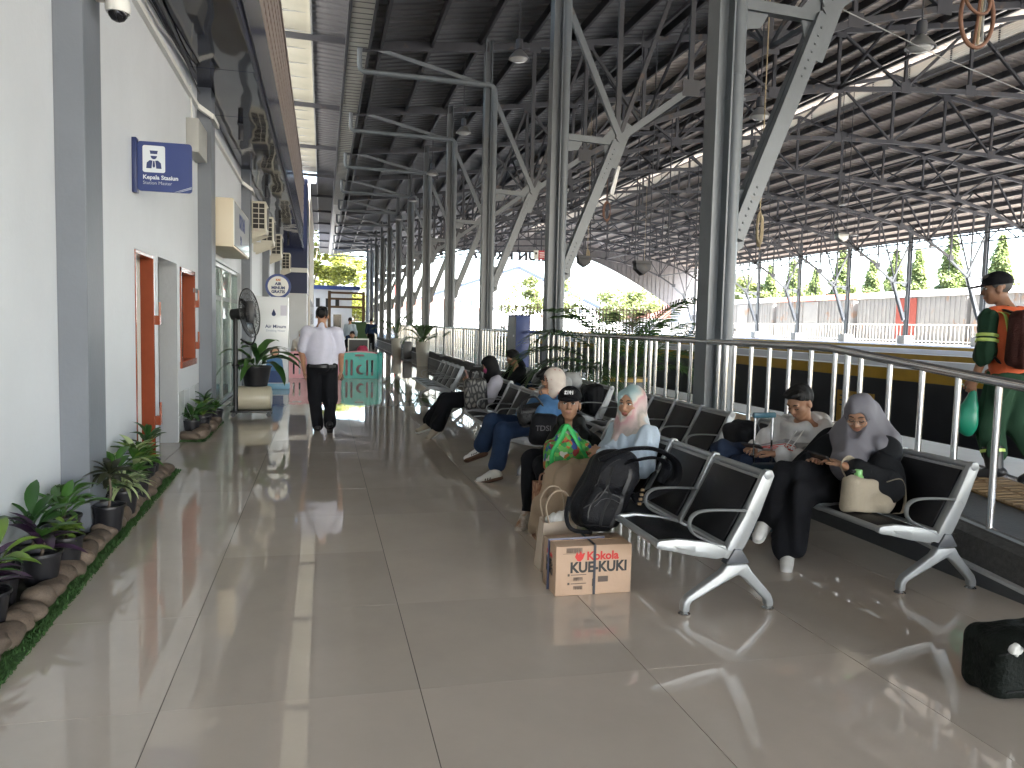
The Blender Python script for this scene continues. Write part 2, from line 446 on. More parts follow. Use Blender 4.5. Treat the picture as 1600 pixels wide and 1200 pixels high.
for y in (-.32,5.68,11.68,17.68,23.68,29.68):
    MB().box(-1.70,-1.50,y,y+.41,.0,4.84).build('pilaster', PIL, B, bevel=.006, seg=1)
# glazed white tiles round the window, laid one by one
WT = pm('glazed_wall_tile', (.68,.70,.71), .12, nv=.03, vary=.05)
wt = MB().box(0,.008,-.196,.196,-.146,.146).mesh('wall_tile', bevel=.002, seg=1)
gt = pm('grey_border_tile', (.25,.27,.29), .2)
for a in range(4):
    for b in range(7):
        y, z = 10.24+a*.4, .155+b*.3
        if b == 6:
            t = obj('border_tile', MB().box(-1.681,-1.672,y-.196,y+.196,1.845,1.905).mesh('border_tile'), gt, B) if not (10.1 < y < 11.4) else None
            continue
        if y+.19 > 10.2 and y-.19 < 11.36 and z+.14 > .88 and z-.14 < 2.16: continue
        t = obj('wall_tile', wt, WT, B); t.location = (-1.6805+1.68, y, z)
# brown door frame, window frame, hinges
BRN = pm('brown_gloss_paint', (.26,.062,.028), .22, nv=.08, ns=5)
df = MB().box(-1.80,-1.672,8.66,8.695,0,2.09).box(-1.80,-1.672,7.875,7.905,0,2.09).box(-1.80,-1.672,7.875,8.695,2.09,2.125)
d = df.build('door_frame', BRN, B, bevel=.003, seg=1)
def hinge(y, z, p):
    mb = MB().box(-1.676,-1.625,y-.03,y+.05,z-.075,z+.02).tube([(-1.635,y+.015,z-.06),(-1.635,y+.015,z+.16)], .013, 8)
    mb.build('hinge', BRN, p, smooth=40)
hinge(8.74,1.50,d); hinge(8.74,.46,d)
dl = MB().box(-2.55,-1.80,8.655,8.69,.02,2.08).build('door', pm('door_pale_paint', (.62,.60,.55), .5), B)
MB().tube([(-2.45,8.64,1.0),(-2.45,8.61,1.0),(-2.36,8.61,1.0)], .01, 8).build('handle', GALV, dl, smooth=40)
wf = MB().box(-1.82,-1.665,11.27,11.32,.90,2.12).box(-1.82,-1.665,10.225,10.265,.90,2.12).box(-1.82,-1.665,10.225,11.32,2.06,2.12).box(-1.82,-1.655,10.2,11.34,.885,.965)
w = wf.build('window_frame', BRN, B, bevel=.003, seg=1)
hinge(11.36,1.72,w); hinge(11.36,1.16,w)
ow = MB().box(-2.35,-1.83,11.26,11.30,.98,2.04).build('window_sash', BRN, B)
# glass shopfront between the second and third pilaster
sf = thing('glass_shopfront', 'glass shopfront with steel door handle below the cream light box', 'shop window', (-1.75,12.1,0))
GL = glass_mat('shop_glass', (.88,.95,.92), .22)
for k in range(4):
    y = 12.12+k*1.345
    MB().box(-1.757,-1.747,y+.03,y+1.31,.06,2.38).build('pane', GL, sf)
    MB().box(-1.78,-1.725,y-.02,y+.03,.0,2.44).build('mullion', GALV, sf, bevel=.003, seg=1)
    MB().box(-1.7465,-1.744,y+.04,y+1.3,1.82,1.90).build('stripe', pm('frosted_stripe', (.22,.24,.24), .5), sf)
MB().box(-1.79,-1.72,12.1,17.5,2.385,2.445).box(-1.79,-1.72,12.1,17.5,.0,.06).build('frame', GALV, sf)
MB().tube([(-1.74,13.35,.85),(-1.69,13.35,.85),(-1.69,13.35,1.45),(-1.74,13.35,1.45)], .014, 8).build('handle', INOX, sf, smooth=40)
# cream light box sign over the shopfront
lb = thing('light_box_sign', 'cream box sign with glossy white front over the glass shopfront', 'sign', (-1.45,12.12,2.55))
MB().box(-1.68,-1.262,12.12,14.55,2.55,3.25).build('case', pm('cream_sheet', (.66,.58,.44), .45), lb, bevel=.01)
MB().box(-1.262,-1.25,12.16,14.52,2.58,3.22).build('face', pm('glossy_white_sheet', (.72,.74,.76), .08), lb)
M = frame((-1.248,13.3,3.0),(0,1,0),(0,0,1))
obj('lettering', text('KEDAI', .3, .003, M, bold=.006), NPRINT, lb)
obj('lettering', text('50', .18, .003, frame((-1.248,13.1,2.72),(0,1,0),(0,0,1)), bold=.004), NPRINT, lb)
# grey junction cabinet high on the wall
jb = thing('junction_cabinet', 'small grey metal cabinet high on the wall beside the second pilaster', 'cabinet', (-1.68,10.8,3.6))
MB().box(-1.68,-1.53,10.75,11.5,3.6,4.02).build('case', pm('cabinet_grey', (.36,.36,.34), .45), jb, bevel=.008)
MB().tube([(-1.66,11.1,4.02),(-1.66,11.0,4.5)], .012, 6).build('conduit', OFFW, jb, smooth=40)
# white cable trunking along the top of the wall
ct = thing('cable_trunking', 'white cable trunking with loose wires along the top of the white wall', 'cable trunking', (-1.66,0,4.4))
pts = [(-1.655,-4,4.36),(-1.655,11.5,4.36),(-1.48,11.62,4.26),(-1.47,12.12,4.24),(-1.655,12.25,4.36),(-1.655,17.5,4.36),(-1.47,17.65,4.24),(-1.47,18.15,4.22),(-1.655,18.3,4.36),(-1.655,34,4.36)]
for a, b in zip(pts, pts[1:]): MB().bar(a, b, .05, .06).build('trunking', OFFW, ct)
for q in range(3):
    r_ = random.Random(q)
    P = [(-1.63+.02*q, y, 4.52+.05*math.sin(y*1.3+q)+r_.uniform(-.03,.03)) for y in np.arange(-2,12,.7)]
    MB().tube(spline(P,3), .008, 5).build('wire', BLACK if q else OFFW, ct, smooth=60)
# dome camera on the first pilaster
cc = thing('security_camera', 'white dome security camera on a cream box at the top of the first pilaster', 'camera', (-1.45,6.0,3.6))
MB().box(-1.50,-1.36,5.80,6.0,3.62,3.77).build('mount_box', CREAM, cc, bevel=.01)
for dy in (5.86,5.94): MB().lathe([(.024,0),(.024,.004)], n=14, axis='y').xf(Matrix.Translation((-1.43+(dy-5.9)*.6,5.797,3.70))).build('knockout', CREAM, cc)
MB().lathe([(.035,.0),(.075,-.02),(.08,-.07),(.074,-.10)], (-1.35,5.93,3.64), 24).build('housing', OFFW, cc, smooth=35)
MB().lathe([(.062,0),(.058,-.025),(.04,-.05),(.012,-.062)], (-1.35,5.93,3.545), 20).build('dome', pm('dome_glass', (.01,.01,.012), .05), cc, smooth=60)
MB().tube(spline([(-1.5,5.75,3.72),(-1.49,5.5,3.85),(-1.49,5.2,4.0)],4), .008, 6).build('cable', BLACK, cc, smooth=60)
# station master sign
ss = thing('hanging_sign', 'blue projecting sign with a white station master pictogram on the white wall', 'sign', (-1.43,7.85,2.87))
MB().box(-1.68,-1.64,7.80,7.90,2.63,3.12).build('wall_bracket', NAVY, ss, bevel=.004)
obj('panel', plate(rrect(-1.64,-1.175,2.65,3.095,.03), [], .02, Matrix(((1,0,0,0),(0,0,-1,7.85),(0,1,0,0),(0,0,0,1))), 'panel'), pm('sign_blue', (.017,.036,.155), .35), ss)
FX = lambda x, z, d=.012: frame((x,7.85-d,z),(1,0,0),(0,0,1))
obj('pictogram_field', plate(rrect(-.095,.095,-.12,.12,.018), [], .002, FX(-1.50,2.94), 'field'), pm('sign_white', (.62,.66,.70), .45), ss)
for q in ([(-.035,.075),(.035,.075),(.03,.055),(.03,.045),(-.03,.045),(-.03,.055)], ell((0,.028),.027,.03,16,180,360), [(-.065,-.085),(-.06,-.035),(-.035,-.012),(-.012,-.015),(-.02,-.085)], [(.065,-.085),(.06,-.035),(.035,-.012),(.012,-.015),(.02,-.085)], [(-.006,-.018),(.006,-.018),(.011,-.065),(0,-.08),(-.011,-.065)]):
    MB().prism(q,'z',0,.002).xf(FX(-1.50,2.94,.0145)).build('pictogram', NPRINT, ss)
obj('lettering', text('Kepala Stasiun', .052, .001, FX(-1.595,2.775), align='LEFT', bold=.0012), pm('sign_white', (0,0,0)), ss)
obj('lettering', text('Station Master', .042, .001, FX(-1.595,2.725), align='LEFT'), pm('sign_silver', (.35,.38,.45), .4), ss)
mb = MB()
for q in range(2): mb.prism([(-1.33+q*.03,2.652),(-1.318+q*.03,2.652),(-1.178,2.70-q*.012),(-1.178,2.708-q*.012)],'y',7.8375,7.8395)
mb.build('corner_stripes', MT['sign_silver'], ss)
# outdoor air-conditioning units on brackets
ACW = pm('aged_white_enamel', (.60,.57,.48), .45, nv=.06, ns=3)
for i, (y, z) in enumerate(((18.0,3.42),(20.6,3.42),(24.6,3.42),(31.0,3.40))):
    a = thing('air_conditioner', ORD[i].replace('nearest','nearest')+' outdoor air conditioner unit on wall brackets under the dark canopy, counted from the camera', 'air conditioner', (-1.36,y,z), 'air conditioner units on the station wall')
    MB().box(-1.50,-1.20,y+.01,y+.85,z,z+.64).build('case', ACW, a, bevel=.012)
    MB().box(-1.475,-1.225,y,y+.008,z+.05,z+.60).build('coil', pm('dark_coil', (.03,.03,.03), .6, bump=.5, bs=200), a)
    mb = MB()
    for q in range(6): mb.box(-1.485,-1.215,y-.012,y,z+.04+q*.11,z+.055+q*.11)
    for q in range(3): mb.box(-1.485+q*.127,-1.469+q*.127,y-.013,y-.001,z+.04,z+.605)
    mb.build('grille', ACW, a)
    fan_ = MB().lathe([(.24,0),(.24,.02),(.2,.02),(.2,.01),(.02,.01)], n=28, axis='x').xf(Matrix.Translation((-1.20,y+.5,z+.32))).build('fan_grille', pm('fan_grille_grey', (.15,.15,.15), .5), a, smooth=30)
    for yy in (y+.1,y+.75): MB().prism([(-1.68,z-.02),(-1.2,z-.02),(-1.2,z-.05),(-1.64,z-.24),(-1.68,z-.24)],'y',yy-.015,yy+.015).build('bracket', ACW, a)
    MB().box(-1.66,-1.21,y+.02,y+.84,z-.03,z).build('tray', ACW, a)
    MB().tube(spline([(-1.52,y+.8,z+.2),(-1.6,y+.95,z+.3),(-1.64,y+1,z+.6),(-1.64,y+1,z+.95)],4), .02, 6).build('pipe', OFFW, a, smooth=60)
# canopy over the pavement
PAN = pm('polished_navy_panel', (.010,.015,.040), .06, spec=.42, bump=.5, bs=1.3, stretch=(1.6,.55,1))
for _x in PAN.node_tree.nodes:
    if _x.type == 'TEX_NOISE': _x.inputs['Detail'].default_value = .6
    if _x.type == 'BUMP': _x.inputs['Distance'].default_value = .05
FASC = pm('navy_fascia_panel', (.012,.015,.042), .2, spec=.22, bump=.06, bs=3)
cn = thing('canopy', 'canopy with polished dark blue panels and a brown lattice screen above the left wall', 'canopy', (-.83,0,4.6))
for k in range(18):
    y = -6+k*2.4; y1 = min(y+2.385, 36)
    if y1-y < .1: continue
    MB().box(-1.675,-.845,y,y1,4.655,4.68).build('soffit_panel', PAN, cn)
    MB().box(-.84,-.815,y,y1,4.56,5.62).build('fascia_panel', FASC, cn)
MB().box(-1.675,-.80,-6,36,4.70,4.74).build('backing', STEEL, cn)
LAT = pm('brown_lattice_paint', (.33,.27,.235), .5, nv=.1)
LATB = pm('dark_screen_backing', (.05,.045,.045), .7)
MB().box(-.86,-.845,-6,36,5.62,7.45).build('screen_backing', LATB, cn)
for q in range(6): MB().box(-.826,-.815,-6,36,5.66+q*.302,5.86+q*.302).build('lattice_slat', LAT, cn)
mb = MB()
for k in range(140): mb.box(-.845,-.822,-6+k*.3,-5.86+k*.3,5.64,7.44)
tag(mb.build('lattice_batten', LAT, cn), kind='stuff')
MB().box(-.9,-.79,-6,36,7.44,7.52).build('screen_cap', LAT, cn)
for y in np.arange(-5,36,6.05):
    MB().tube([(-1.3,y+.5,4.4),(-1.3,y+.5,4.64)], .04, 8).build('hanger', STEEL, cn, smooth=40)
# navy portal that ends the canopy and the pale block beyond it
po = thing('entrance_portal', 'tall navy blue portal with a white band where the canopy ends', 'building', (-1.1,36.1,0))
NV2 = pm('portal_navy', (.012,.022,.075), .45, nv=.1, ns=1)
MB().box(-3.4,-.66,36.1,40,2.7,7.7).build('navy_wall', NV2, po)
MB().box(-3.4,-.655,36.09,40.01,3.62,3.82).build('white_band', OFFW, po)
MB().box(-3.4,-.68,36.12,40,0,2.7).build('lower_wall', WHITE, po)
pb = thing('side_building', 'pale cream building side beyond the navy portal', 'building', (-2,52,0))
MB().box(-9,-.62,40.2,60,0,8.2).build('wall', pm('cream_wall_paint', (.62,.58,.50), .6, nv=.05), pb)
for k in range(4):
    f = MB().box(-.63,-.58,42+k*4,43.6+k*4,1.2,2.6).build('window', WHITE, pb)
    MB().box(-.60,-.575,42.1+k*4,43.5+k*4,1.3,2.5).build('pane', pm('dark_pane', (.02,.025,.03), .1), f)
MB().box(-9.3,-.3,40.2,60.3,8.2,8.5).build('roof', STEEL, pb)

# ================================================================= RAILING
rl = thing('platform_railing', 'long stainless steel railing with upright bars along the raised platform', 'railing', (3.94,20,.42))
XR = 3.95
yy = [-3,1.5,2.5,3.5,4.5,5.5,42.5]
MB().tube([(XR,y,zf(y)+.965) for y in yy]+[(XR,44.5,.95)], .032, 10).build('top_rail', INOX, rl, smooth=40)
MB().tube([(XR,y,zf(y)+.06) for y in yy]+[(XR,44.5,.1)], .022, 8).build('bottom_rail', INOX, rl, smooth=40)
ba = MB().tube([(0,0,.06),(0,0,.945)], .021, 10).mesh('baluster', smooth=40); ba.materials.append(INOX)
k = 0; y = 1.05
while y < 42.5:
    o = obj('baluster', ba, INOX, rl); o.location = (XR-3.94, y-20, zf(y)-.42)
    k += 1; y += .312 if k % 6 else .312
pst = MB().tube([(0,0,-.01),(0,0,.95)], .026, 10).mesh('post', smooth=40); pst.materials.append(INOX)
for k in range(22):
    y = 1.40+.06+k*1.872
    o = obj('post', pst, INOX, rl); o.location = (XR-3.94, y-20+.06, zf(y)-.42)
# second, far railing and the green mesh panel by the ramp
r2 = thing('ramp_railing', 'far stainless railing along the ramp at the end of the platform', 'railing', (3.94,46,.2))
MB().tube([(3.0,44.8,1.0),(3.0,47,1.5),(3.0,75,1.5)], .03, 8).build('top_rail', INOX, r2, smooth=40)
MB().tube([(3.0,44.8,.15),(3.0,47,.5),(3.0,75,.5)], .02, 8).build('bottom_rail', INOX, r2, smooth=40)
for k in range(60):
    y = 45+k*.5; z0 = .15+min(1,(y-44.8)/2.2)*.35
    MB().tube([(3.0,y,z0),(3.0,y,z0+.95)], .02, 6).build('baluster', INOX, r2, smooth=40)
# ================================================================= TRAIN SHED
Y0, DY = 7.64, 6.05
KS = range(-2, 12)
RX = 20.7
def zn(x): return 8.2+.15*(x-.8)
def zfar(x): return 8.2+.15*(40.6-x)
roof = thing('station_roof', 'wide dark corrugated station roof on purlins with a raised louvred ridge', 'roof', (20,30,9))
def corr(x0, z0, x1, z1, ya=-30, yb=82, pitch=.33, h=.035):
    m = MB(); vs = []; n = int((yb-ya)/pitch)
    for i in range(n):
        y = ya+i*pitch
        for dy, dz in ((0,0),(.20,0),(.225,h),(.305,h)): vs.append((y+dy, dz))
    k = len(vs)
    P = [(x0,y,z0+d) for y,d in vs]+[(x1,y,z1+d) for y,d in vs]
    return m.add(P, [(i,i+1,k+i+1,k+i) for i in range(k-1)])
corr(.98,zn(.98),10,zn(10)).build('roof_sheet', SHEET_SHADED, roof)
corr(9.9,zn(9.9)-.01,18.5,zn(18.5)-.01).build('roof_sheet', SHEET_LIT, roof)
corr(40.3,zfar(40.3),31,zfar(31)).build('roof_sheet', SHEET_LIT, roof)
corr(31.1,zfar(31.1)-.01,21.4,zfar(21.4)-.01).build('roof_sheet', SHEET_LIT, roof)
for k in range(15):
    x = 1.35+k*1.225
    MB().bar((x,-30,zn(x)-.10),(x,79,zn(x)-.13),.07,.22).build('purlin', STEEL, roof)
    x = 40.0-k*1.29
    MB().bar((x,-30,zfar(x)-.10),(x,79,zfar(x)-.13),.07,.24).build('purlin', STEEL, roof)
# raised ridge with louvres
PALE = thin_mat('pale_roof_sheet', (.50,.47,.42), .03)
for a, b in (((17.4,11.55),(20.0,11.95)),((22.3,11.55),(20.0,11.95))):
    corr(a[0],a[1],b[0],b[1]).build('ridge_sheet', PALE, roof)
LOUV = pm('pale_louvre', (.58,.56,.52), .5)
for xs, zb in ((21.42, 11.08),(18.42, 10.86)):
    for q in range(7):
        z = zb+.03+q*.072
        MB().bar((xs,-30,z),(xs,79,z),.012,.098,(-.75 if xs > 20 else .75,0,.66)).build('louvre_slat', LOUV, roof)
    for y in np.arange(Y0-12, 79, 2.0167): MB().box(xs-.03,xs+.03,y-.03,y+.03,zb-.1,11.66).build('louvre_post', STEEL, roof)
    MB().box(xs-.05,xs+.05,-30,79,11.53,11.62).build('louvre_rail', STEEL, roof)
    MB().box(xs-.05,xs+.05,-30,79,zb-.18,zb).build('louvre_rail', STEEL, roof)
# roof between the shed and the station building
lr = thing('side_roof', 'flat side roof with cream translucent panels and a galvanised gutter above the pavement', 'roof', (0,30,8.3))
corr(.56,8.27,-.27,8.33).build('roof_sheet', SHEET_SHADED, lr)
corr(-1.65,8.44,-5,8.7).build('roof_sheet', SHEET_SHADED, lr)
CRM = thin_mat('cream_translucent_sheet', (.36,.345,.27), .010)
tpm = MB().box(-.69,.69,-.6045,.6045,0,.006).mesh('translucent_panel')
for k in range(55):
    y = -27.97+k*1.21
    t = obj('translucent_panel', tpm, CRM, lr); t.location = (-.96, y-30, 8.39-8.3); t.rotation_euler = (0,R(4.5),0)
for k in range(56):
    y = -28.575+k*1.21
    MB().box(-1.65,-.27,y-.012,y+.012,8.345,8.375).build('panel_seam', GALV, lr)
MB().box(-.30,-.26,-30,79,8.26,8.34).build('edge_angle', GALV, lr)
GUT = pm('gutter_zinc', (.50,.50,.44), .45, .25, nv=.12)
MB().box(.58,1.02,-30,79,8.06,8.075).box(.57,.585,-30,79,8.06,8.30).box(1.015,1.03,-30,79,8.06,8.30).build('gutter', GUT, lr)
grm = MB().box(-.22,.22,-.012,.012,-.012,0).mesh('gutter_rib')
for k in range(160):
    t = obj('gutter_rib', grm, pm('gutter_rib_grey', (.10,.10,.10), .5), lr); t.location = (.8, -2+k*.3-30, 8.06-8.3)
MB().box(.50,.57,-30,79,8.04,8.2).box(1.03,1.10,-30,79,8.04,8.2).build('gutter_angle', STEEL, lr)
for k in KS:
    y = Y0+DY*k
    MB().bar((-4.5,y,8.30),(.9,y,8.18),.08,.13).build('rafter', STEEL, lr)
# columns with branching braces
def rivets(mb, a, b, n, y, up=.045, r=.016):
    a, b = Vector(a), Vector(b); d = (b-a).normalized(); u = Vector((-d.z,0,d.x))
    for i in range(n):
        p = a+(b-a)*((i+.5)/n)
        for s_ in (0,):
            mb.lathe([(r,0),(r*.6,.012)], (0,0,0), 8, 'y')
            q = mb.v[-16:]; mb.v[-16:] = [(v[0]+p.x, y-v[1], v[2]+p.z) for v in q]
def column(k, xc=4.01, sgn=1, zb=.42, pipe=True, label='', group=''):
    y = Y0+DY*k
    X = lambda d: xc+sgn*d
    c = thing('shed_column' if pipe else 'far_shed_column', label, 'column', (xc,y,zb), group)
    ztop = zn(4.01)-.1
    MB().box(xc-.09,xc-.072,y-.13,y+.13,zb,ztop).box(xc+.072,xc+.09,y-.13,y+.13,zb,ztop).box(xc-.072,xc+.072,y-.012,y+.012,zb,ztop).build('shaft', COLP, c)
    MB().box(xc-.2,xc+.2,y-.2,y+.2,zb,zb+.02).build('base_plate', COLP, c)
    if pipe:
        px, py = xc+.165, y-.07
        p = MB().tube([(px,py,zb+.02),(px,py,7.32)]+[(px-.16*(1-math.cos(R(a))), py, 7.32+.16*math.sin(R(a))) for a in (30,60,90)]+[(.93,py,7.52),(.86,py,7.56),(.84,py,7.66),(.84,py,8.08)], [.076]*2+[.072]*3+[.06]*4, 14).build('downpipe', COLP, c, smooth=50)
        mb = MB()
        for z in (2.05,4.2,6.3): mb.lathe([(.084,z-.05),(.084,z+.05)], (px,py,0), 14)
        for z in (1.5,3.9): mb.box(px-.1,px+.1,py-.012,py+.09,z,z+.03)
        mb.build('pipe_collar', COLP, p, smooth=50)
        MB().bar((1.15,y,8.12),(xc-.09,y,7.5),.06,.09).build('knee_brace', COLP, c)
        MB().bar((.9,y,8.12),(xc,y,8.42),.14,.22).build('rafter', STEEL, c)
    else:
        MB().box(xc-.35,xc+.35,y-.35,y+.35,zb,zb+.55).build('plinth', pm('plinth_white', (.6,.6,.58), .7, nv=.1), c, bevel=.03)
    # lower gusset, inclined brace with rivets, node plate, tie and upper braces
    pl = lambda P, t, nm: MB().prism([(X(a),z) for a,z in P],'y',y-t,y+t).build(nm, COLP, c)
    pl([(.09,3.0),(.43,3.0),(.36,2.40),(.27,2.33),(.09,2.50)], .008, 'lower_gusset')
    a, b = Vector((X(.23),y,2.48)), Vector((X(1.16),y,4.86))
    br = MB().bar(a+Vector((0,.055,0)),b+Vector((0,.055,0)),.09,.17,(sgn,0,-.3)).bar(a-Vector((0,.055,0)),b-Vector((0,.055,0)),.09,.17,(sgn,0,-.3)).build('inclined_brace', COLP, c)
    if pipe and 0 <= k < 5:
        mb = MB(); d = (b-a).normalized()
        rivets(mb, a+d*.05, a+d*.62, 7, y-.10); rivets(mb, b-d*.75, b-d*.1, 7, y-.10)
        mb.build('rivets', COLP, br, smooth=40)
    pl([(.90,4.92),(1.02,4.42),(1.20,4.40),(1.40,4.95),(1.52,5.16),(1.28,5.28),(1.08,5.12)], .01, 'node_plate')
    MB().bar((X(.09),y,4.90),(X(1.15),y,4.86),.1,.11).build('tie', COLP, c)
    pl([(.09,4.86),(.55,4.86),(.45,4.68),(.09,4.62)], .008, 'tie_gusset')
    MB().bar((X(.10),y,7.35),(X(1.22),y,4.98),.09,.11,(1,0,0)).build('upper_brace', COLP, c)
    MB().bar((X(1.18),y,4.90),(X(2.6),y,5.95),.1,.12).build('arm', COLP, c)
    return c
gone = 0
for n, k in enumerate(k for k in KS if k >= -1):
    if k < 0: column(k, label='tall grey steel column standing behind the camera beside the railing', group='columns along the railing'); continue
    column(k, label=f'{ORD[n-1]} tall grey steel column with round downpipe in the row behind the railing, counted from the camera', group='columns along the railing')
for n, k in enumerate(range(3, 12)):
    column(k, 37.2, -1, .91, False, f'grey steel column with white plinth on the far platform, {NTH[n]} from the right end of the far row', 'columns on the far platform')
# trusses
BX = [5.2,6.6,8.2,10.0,12.0,14.0,16.2,18.4,20.7]
BZ = [4.87,5.92,6.85,7.52,8.0,8.32,8.52,8.64,8.7]
def tr_z(x): return (zn(x) if x <= RX-2.2 else 10.86+.0*(x))-.27
def truss(k):
    y = Y0+DY*k
    t = thing('roof_truss', 'dark riveted steel roof truss spanning the tracks under the station roof', 'roof truss', (RX,y,8.7), 'roof trusses over the tracks')
    for s_ in (1,-1):
        m = (lambda x: x) if s_ == 1 else (lambda x: 2*RX-x)
        MB().bar((m(4.1),y,tr_z(4.1)),(m(18.45),y,tr_z(18.45)),.11,.15).build('top_chord', STEEL, t)
        MB().bar((m(18.45),y,tr_z(18.45)),(RX,y,11.1),.1,.12).build('top_chord', STEEL, t)
        for i in range(1,8):
            MB().bar((m(BX[i]),y,BZ[i]),(m(BX[i+1]),y,BZ[i+1]),.10,.13).build('bottom_chord', STEEL, t)
        for i in range(0,8):
            MB().bar((m(BX[i]),y,BZ[i]),(m(BX[i]),y,tr_z(BX[i])),.07,.09,(1,0,0)).build('vertical', STEEL, t)
            a = (m(BX[i]),y,BZ[i]) if i % 2 == 0 else (m(BX[i]),y,tr_z(BX[i]))
            j = i+1
            zt = tr_z(BX[j]) if j < 8 else 11.0
            b = (m(BX[j]),y,zt) if i % 2 == 0 else (m(BX[j]),y,BZ[j])
            MB().bar(a,b,.07,.08,(0,1,0)).build('diagonal', STEEL, t)
            if i: MB().box(m(BX[i])-.17,m(BX[i])+.17,y-.06,y-.05,BZ[i]-.12,BZ[i]+.18).build('gusset', STEEL, t)
            MB().box(m(BX[i])-.15,m(BX[i])+.15,y-.06,y-.05,tr_z(BX[i])-.2,tr_z(BX[i])-.02).build('gusset', STEEL, t)
    MB().bar((RX,y,8.7),(RX,y,11.1),.08,.1,(1,0,0)).build('king_post', STEEL, t)
    return t
t0 = truss(-1); t0['label'] = 'dark riveted steel roof truss above and behind the camera'
for k in KS:
    if k > -1: dup(t0, (RX,Y0+DY*k,8.7), label=f'dark steel roof truss over the tracks joined to the {ORD[k]} column of the near row')
# lattice girders along the shed
LGS = [(8.2,6.85,'lattice girder along the near side of the roof above the first track'),(14.0,8.32,'lattice girder along the middle of the near roof slope'),(27.4,8.32,'lattice girder along the middle of the far roof slope'),(33.2,6.85,'lattice girder along the far roof slope near its eave'),(37.2,7.0,'lattice edge girder linking the tops of the far columns')]
for x, z, lab in LGS:
    g = thing('lattice_girder', lab, 'girder', (x,20,z))
    zt = (zn(x) if x < RX else zfar(x))-.28
    if x == 37.2: zt = z+.75
    MB().bar((x,-4.4,z),(x,74,z),.07,.08).build('bottom_chord', STEEL, g)
    MB().bar((x,-4.4,zt),(x,74,zt),.07,.08).build('top_chord', STEEL, g)
    n = 2 if x != 37.2 else 6
    for k in KS:
        if k > 10 or k < (-1 if x < 20 else 2): continue
        for q in range(n):
            ya, yb = Y0+DY*(k+q/n), Y0+DY*(k+(q+1)/n)
            MB().bar((x,ya,z if q%2==0 else zt),(x,yb,zt if q%2==0 else z),.05,.06).build('lacing', STEEL, g)
# end gable with the station name seen from behind
SHT2 = pm('gable_sheet', (.21,.20,.20), .6, nv=.1)
ga = thing('end_gable', 'grey sheeted end gable with an arched lower edge across the far end of the shed', 'gable', (RX,80.2,8))
def archz(x): return 9.15-6.2*max(0,(abs(x-19.5)-6.5)/13)**1.35
P = [(4.2,8.6),(18.5,11.0),(20.7,12.2),(22.9,11.0),(41,8.3)]
arc = [(38.9,3.2)]+[(x,archz(x)) for x in np.arange(38.2,4.4,-.7)]
MB().prism([(41,8.3),(40.4,3.2)]+arc+P[:-1][0:4],'y',80.2,80.26).build('sheeting', SHT2, ga)
mb = MB()
for x in np.arange(5.5,38,.5):
    mb.box(x,x+.08,80.15,80.2,archz(x)+.02,8.3+min(x-2,39.4-x)*.13)
tag(mb.build('sheet_rib', SHT2, ga), kind='stuff')
MB().box(11,27.5,80.15,80.25,8.32,8.42).build('letter_rail', STEEL, ga)
nm = thing('station_name', 'station name letters standing along the end gable and read from behind', 'letters', (19,80.3,8.75))
obj('lettering', text('STASIUN KROYA', 1.08, .14, frame((20.1,80.3,8.77),(-1,0,0),(0,0,1)), bold=.05, sx=1.22, space=1.12), STEEL, nm)
# high-bay lamps
LMET = pm('lamp_aluminium', (.45,.45,.45), .35, .7)
def lamp(x, y, z, zt, label, group):
    l = thing('high_bay_lamp', label, 'lamp', (x,y,z), group)
    MB().tube([(x,y,z+.36),(x,y,zt)], .012, 6).build('rod', STEEL, l)
    MB().lathe([(.05,.36),(.07,.34),(.07,.17),(.05,.15)], (x,y,z), 16).build('gear_housing', STEEL, l, smooth=40)
    MB().lathe([(.055,.16),(.09,.13),(.16,.05),(.2,.0),(.205,-.015),(.19,-.012),(.15,.04),(.05,.12)], (x,y,z), 24).build('shade', LMET, l, smooth=50)
    MB().lathe([(.17,-.005),(.12,-.05),(.03,-.06)], (x,y,z), 16).build('glass', pm('lamp_glass', (.7,.7,.68), .2), l, smooth=50)
    return l
for i in range(5):
    lamp(3.62, 14.9+6.05*i, 6.58, 8.4, f'{ORD[i]} bell shaped lamp hanging left of the near column row, counted from the camera', 'lamps along the near columns')
for i, (x, y, z) in enumerate(((8,9.49,5.46),(8,13.59,5.55),(12,20.6,6.6),(16,27,7.2),(20,44,7.6),(24,33,7.6),(30,40,7.2),(34,38.5,6.6),(34,44.5,6.6),(34,50.5,6.6))):
    lamp(x, y, z, (zn(x) if x < RX else zfar(x))-.1, ['bell shaped lamp hanging over the tracks at the top right','bell shaped lamp hanging over the tracks just right of the nearest column'][i] if i < 2 else f'bell shaped lamp hanging over the tracks, {NTH[i-2]} of the farther ones counted outwards', 'lamps over the tracks')
